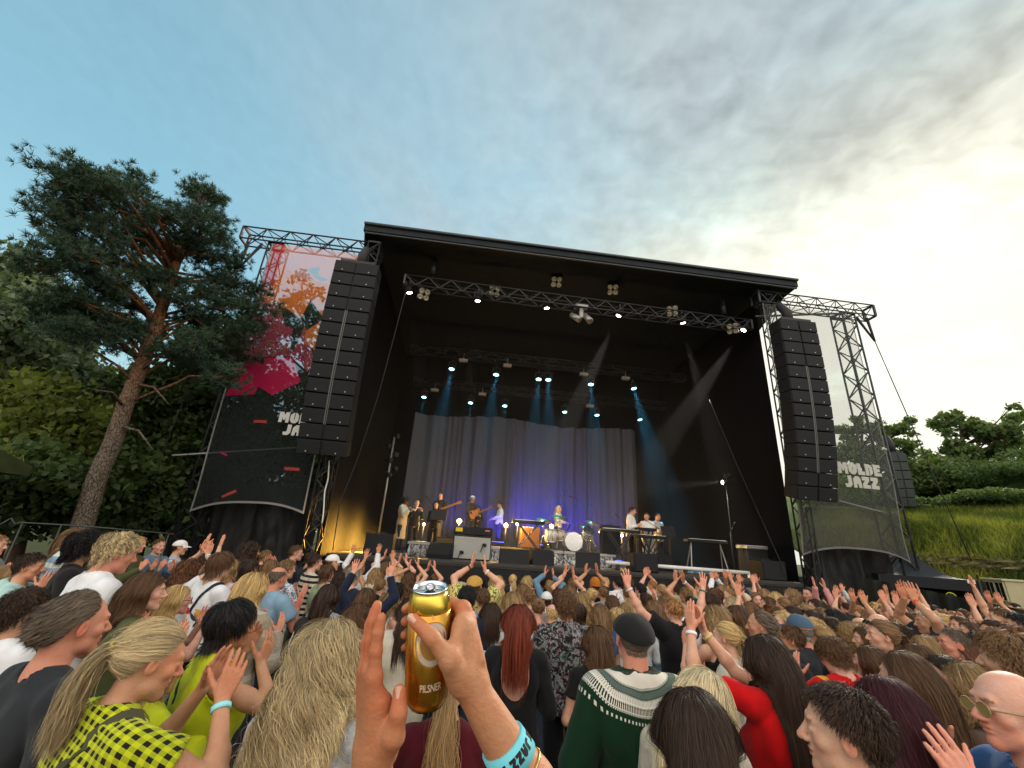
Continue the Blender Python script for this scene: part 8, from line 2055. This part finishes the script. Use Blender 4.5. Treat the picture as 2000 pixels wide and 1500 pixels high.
    for (a, b_, c), ln, sp, r0, cu in zip(kn2, (.076, .084, .078, .060), (.10, -.02, -.16, -.34), (.0098, .0100, .0095, .0084), (.08, .10, .13, .2)):
        f = unit(d * math.cos(sp) + t_ * math.sin(sp)); p = k2(a, b_, c); nn = n
        for i, fr in enumerate((.44, .30, .26)):
            f = unit(f * math.cos(cu) + nn * math.sin(cu)); nn = unit(n - f * n.dot(f)); e = p + f * ln * fr; S.op(Cap(p, e, r0 - .0009 * i, r0 - .0009 * (i + 1)), .0045 if i else .007); p = e
    tp = [k2(.022, .004, .012), k2(.048, .026, .018), k2(.056, .054, .024), k2(.052, .078, .028)]
    S.op(Cap(tp[0], tp[1], .0195, .0150), .012); S.op(Cap(tp[1], tp[2], .0140, .0115), .006); S.op(Cap(tp[2], tp[3], .0115, .0090), .005)
    # creases at the finger joints are left to the skin's bump
    v, f = S.nets(); tint = np.ones((len(v), 3))
    def redden(c, r, amt, col=(1.06, .72, .66)):
        nonlocal tint
        wt = np.clip(np.clip(1 - np.linalg.norm(v - c, axis=1) / r, 0, 1) * amt, 0, 1)[:, None]; tint = tint * (1 - wt) + np.array(col) * wt
    for p in kn: redden(q(*p), .03, .7)
    redden(q(*th[3]), .04, .7); redden(tp[3], .05, 1.0, (1.0, .62, .56)); redden(k2(0, .16, 0), .12, 1.1, (1.12, .72, .64)); redden(k2(0, .08, 0), .12, .8, (1.1, .78, .70))
    body = link('body', mesh_np('holder_body', v, f, mat=SKIN, attrs={'tint': tint}), root, (.43, .215, .115))
    # nails
    def nail(p, a, nrm, w_, l):
        a = unit(a - nrm * a.dot(nrm)); s_ = np.cross(a, nrm); b = MB(); b.flat = False; G_ = np.zeros((7, 7, 3))
        for i in range(7):
            for j in range(7):
                x, y = (i - 3) / 3, (j - 3) / 3; y2 = y * (1 - .18 * x * x); G_[i, j] = p + s_ * x * w_ * (1 - .12 * max(0, y)) + a * y2 * l + nrm * (.0016 - .0052 * x * x * (w_ / .006))
        b.grid(G_); return link('fingernail', b.mesh('fingernail', simple('nail', (.60, .34, .26), .4, 0, .4, .05)), body)
    a = unit(q(*th[3]) - q(*th[2])); nr = unit(V3(*(q(-.6, -.9, .25) - q(0, 0, 0)))); nr = unit(nr - a * nr.dot(a)); nail(q(*th[3]) + nr * .0080 + a * .001, a, nr, .0062, .0072)
    a = unit(tp[3] - tp[2]); nr = unit(t_ * .8 - n * .5); nr = unit(nr - a * nr.dot(a)); nail(tp[3] + nr * .0082, a, nr, .0060, .0070)
    tm = top_mesh('person_top', True, hd, arms, .012, 'none', 'crew', .012, .86, .005, 3, mat=top_mat('plain')); link('top', tm, root, CC['black'])
    link('hair', hair_mesh('person_hair', 'bob', hd, True, arms, 1200, .003, 3), root, HAIRS['brown']); link('trousers', TROU, root, LEGC[1]); link('shoes', SHOE, root)
    # turquoise festival wristband with black block letters, and a thin gold chain
    ax = unit(o(W) - o(El)); c = o(cp(985, 1482, .600)); c = o(W) + ax * (c - o(W)).dot(ax); M = axis_frame(c, ax, unit(CAM - org - c)); r0 = .0322
    t0 = -((o(W) - c).dot(ax)); b = MB(); Lb = .0155
    prof = [(r0 + .0035, -Lb), (r0 + .0045, -Lb), (r0 + .0015, Lb), (r0 + .0005, Lb)]; b.lathe(prof, 48, M)
    wb = rel0(b.build('wristband', simple('turquoise band', (.16, .56, .66), .75, 0, .2, .06), root))
    b = MB(); lettering(b, 'MOLDE JAZZ MOLDE JAZZ MOLDE JAZZ', (0, 0, 0), (1, 0, 0), (0, 1, 0), .0135, (0, 0, .0006)); vv = np.vstack(b.v)
    th_ = -(vv[:, 0] / (r0 + .004)) + 1.0; h = .0135 / 2 - vv[:, 1]; rr = r0 + .0031 + vv[:, 2] - (h / Lb) * .0015; b.v = [xf(M, np.stack([rr * np.cos(th_), rr * np.sin(th_), h], 1))]
    b.build('lettering', simple('band print', (.012, .012, .014), .7), wb)
    c2 = c - ax * .030; M2 = axis_frame(c2, ax); b = MB(); tt = np.linspace(0, 2 * math.pi, 90); b.tube(xf(M2, np.stack([(.0362 + .0006 * np.sin(tt * 40)) * np.cos(tt), (.0362 + .0006 * np.sin(tt * 40)) * np.sin(tt), .0035 * np.sin(tt * 2)], 1)), .0019, 6, False); b.build('bracelet', simple('gold chain', (.7, .5, .18), .3, .9, .5), root)
    # the can
    can = empty('beer_can', B, 0, 'tall gold beer can with its tab open, held up in front of the camera', 'can'); Mc = frame(B, ri, -away, up) if np.dot(np.cross(ri, -away), up) > 0 else frame(B, ri, away, up)
    R_ = .0331; H_ = .168; t = NT('gold can', .26, .5); t.set('Metallic', .92); t.color((.52, .26, .03)); vz = t.coord(scale=(1, 1, .04)); t.l(t.rng(t.noise(vz, 60, 3), .3, .7, .18, .36), t.b.inputs['Roughness']); t.bump(t.noise(t.coord(), 30, 2), .05, .002); t.b.inputs['Coat Weight'].default_value = .3
    bright = simple('gold can shoulder', (.80, .56, .09), .22, .95, .5, .03); silver = simple('can aluminium', (.74, .74, .73), .22, 1.0, .5, .03)
    b = MB(); b.lathe([(.0235, .002), (.0262, .0), (.0285, .004), (.0318, .010), (R_, .0165), (R_, H_ - .030)], 64, Mc); rel(b.build('can_body', t.m), can)
    b = MB(); b.lathe([(R_, H_ - .030), (R_ - .0003, H_ - .027), (.0312, H_ - .019), (.0278, H_ - .009), (.0262, H_ - .005)], 64, Mc); rel(b.build('can_shoulder', bright), can)
    b = MB(); b.lathe([(.0262, H_ - .005), (.0268, H_ - .002), (.0268, H_), (.0258, H_ + .0005), (.0248, H_ - .001), (.0240, H_ - .006), (.0222, H_ - .0065), (.0208, H_ - .0045), (0, H_ - .0043)], 64, Mc); rel(b.build('can_lid', silver), can)
    b = MB(); a_ = np.linspace(0, 2 * math.pi, 20, endpoint=False); b.add(xf(Mc, np.stack([.0085 * np.cos(a_), -.0110 + .0070 * np.sin(a_), np.full(20, H_ - .0038)], 1)), [tuple(range(20))]); rel(b.build('mouth_hole', simple('hole dark', (.004, .004, .004), .6)), can)
    b = MB(); ring = lambda rx, ry, z: np.stack([rx * np.cos(a_), .0030 + ry * np.sin(a_), np.full(20, z)], 1)
    A_, B_, C_, D_ = ring(.0086, .0130, H_ - .0012), ring(.0050, .0085, H_ - .0012), ring(.0050, .0085, H_ - .0026), ring(.0086, .0130, H_ - .0026)
    B_[:, 1] += .0020; C_[:, 1] += .0020; G_ = np.stack([A_, B_, C_, D_, A_], 1); G_ = np.concatenate([G_, G_[:1]], 0); G_[:, :, 1] = .006 - G_[:, :, 1]; G_[:, :, 2] += (G_[:, :, 1:2][:, :, 0]) * .10; b.flat = False; b.grid(xf(Mc, G_.reshape(-1, 3)).reshape(G_.shape)); b.lathe([(0, 0), (.0035, 0), (.0035, .0016), (0, .0020)], 14, frame(xf(Mc, [(0, 0, H_ - .0036)])[0], ri, away, up)); rel(b.build('pull_tab', silver), can)
    # printed label: oval badge, band over it, letters
    zc = .098; wrap = lambda P_, dr: np.stack([(R_ + dr) * np.sin(P_[:, 0] / R_), -(R_ + dr) * np.cos(P_[:, 0] / R_), P_[:, 1]], 1)
    Mw = frame(B, ri, away, up)
    def printed(name, quads2d, col, dr, rough=.45):
        b = MB()
        for Pq in quads2d: b.add(xf(Mw, wrap(np.asarray(Pq, float), dr)), [tuple(range(len(Pq)))])
        rel(b.build(name, simple('print %s' % (col,), col, rough, .15, .4, .04)), can)
    def ringq(rx0, ry0, rx1, ry1, a0, a1, cx, cz, n=48):
        an = np.linspace(math.radians(a0), math.radians(a1), n + 1); return [[(cx + rx0 * math.sin(p), cz + ry0 * math.cos(p)), (cx + rx1 * math.sin(p), cz + ry1 * math.cos(p)), (cx + rx1 * math.sin(s), cz + ry1 * math.cos(s)), (cx + rx0 * math.sin(s), cz + ry0 * math.cos(s))] for p, s in zip(an[:-1], an[1:])]
    cx = .006
    printed('badge_rim', ringq(.0245, .0300, .0262, .0318, 0, 360, cx, zc), (.50, .24, .04), .00012)
    printed('badge_ring', ringq(.0178, .0220, .0245, .0300, 0, 360, cx, zc), (.62, .56, .50), .00012)
    printed('badge_field', sum([ringq(.0178 * i / 5, .022 * i / 5, .0178 * (i + 1) / 5, .022 * (i + 1) / 5, 0, 360, cx, zc, 32) for i in range(5)], []), (.45, .23, .06), .00012)
    def words(name, txt, x0, z0, size, col, dr=.0002):
        cu = bpy.data.curves.new('txt', 'FONT'); cu.body = txt; cu.size = size; cu.resolution_u = 3; cu.offset = size * .018; cu.align_x = 'CENTER'; ob = bpy.data.objects.new('txt', cu); COL.objects.link(ob); bpy.context.view_layer.update(); me = bpy.data.meshes.new_from_object(ob.evaluated_get(bpy.context.evaluated_depsgraph_get())); bpy.data.objects.remove(ob)
        P_ = np.array([v_.co[:2] for v_ in me.vertices]) * V3(.78, 1.25, 0)[:2] + np.array([x0, z0]); fs = [tuple(p_.vertices) for p_ in me.polygons]
        b = MB(); b.add(xf(Mw, wrap(P_, dr)), fs); rel(b.build(name, simple('print %s' % (col,), col, .45, .1)), can)
    words('lettering', 'PILSNER', .006, .0335, .0115, (.72, .58, .42)); words('lettering', 'R-', .007, .1325, .0080, (.72, .50, .22))
def rel0(ob): return ob
holder()
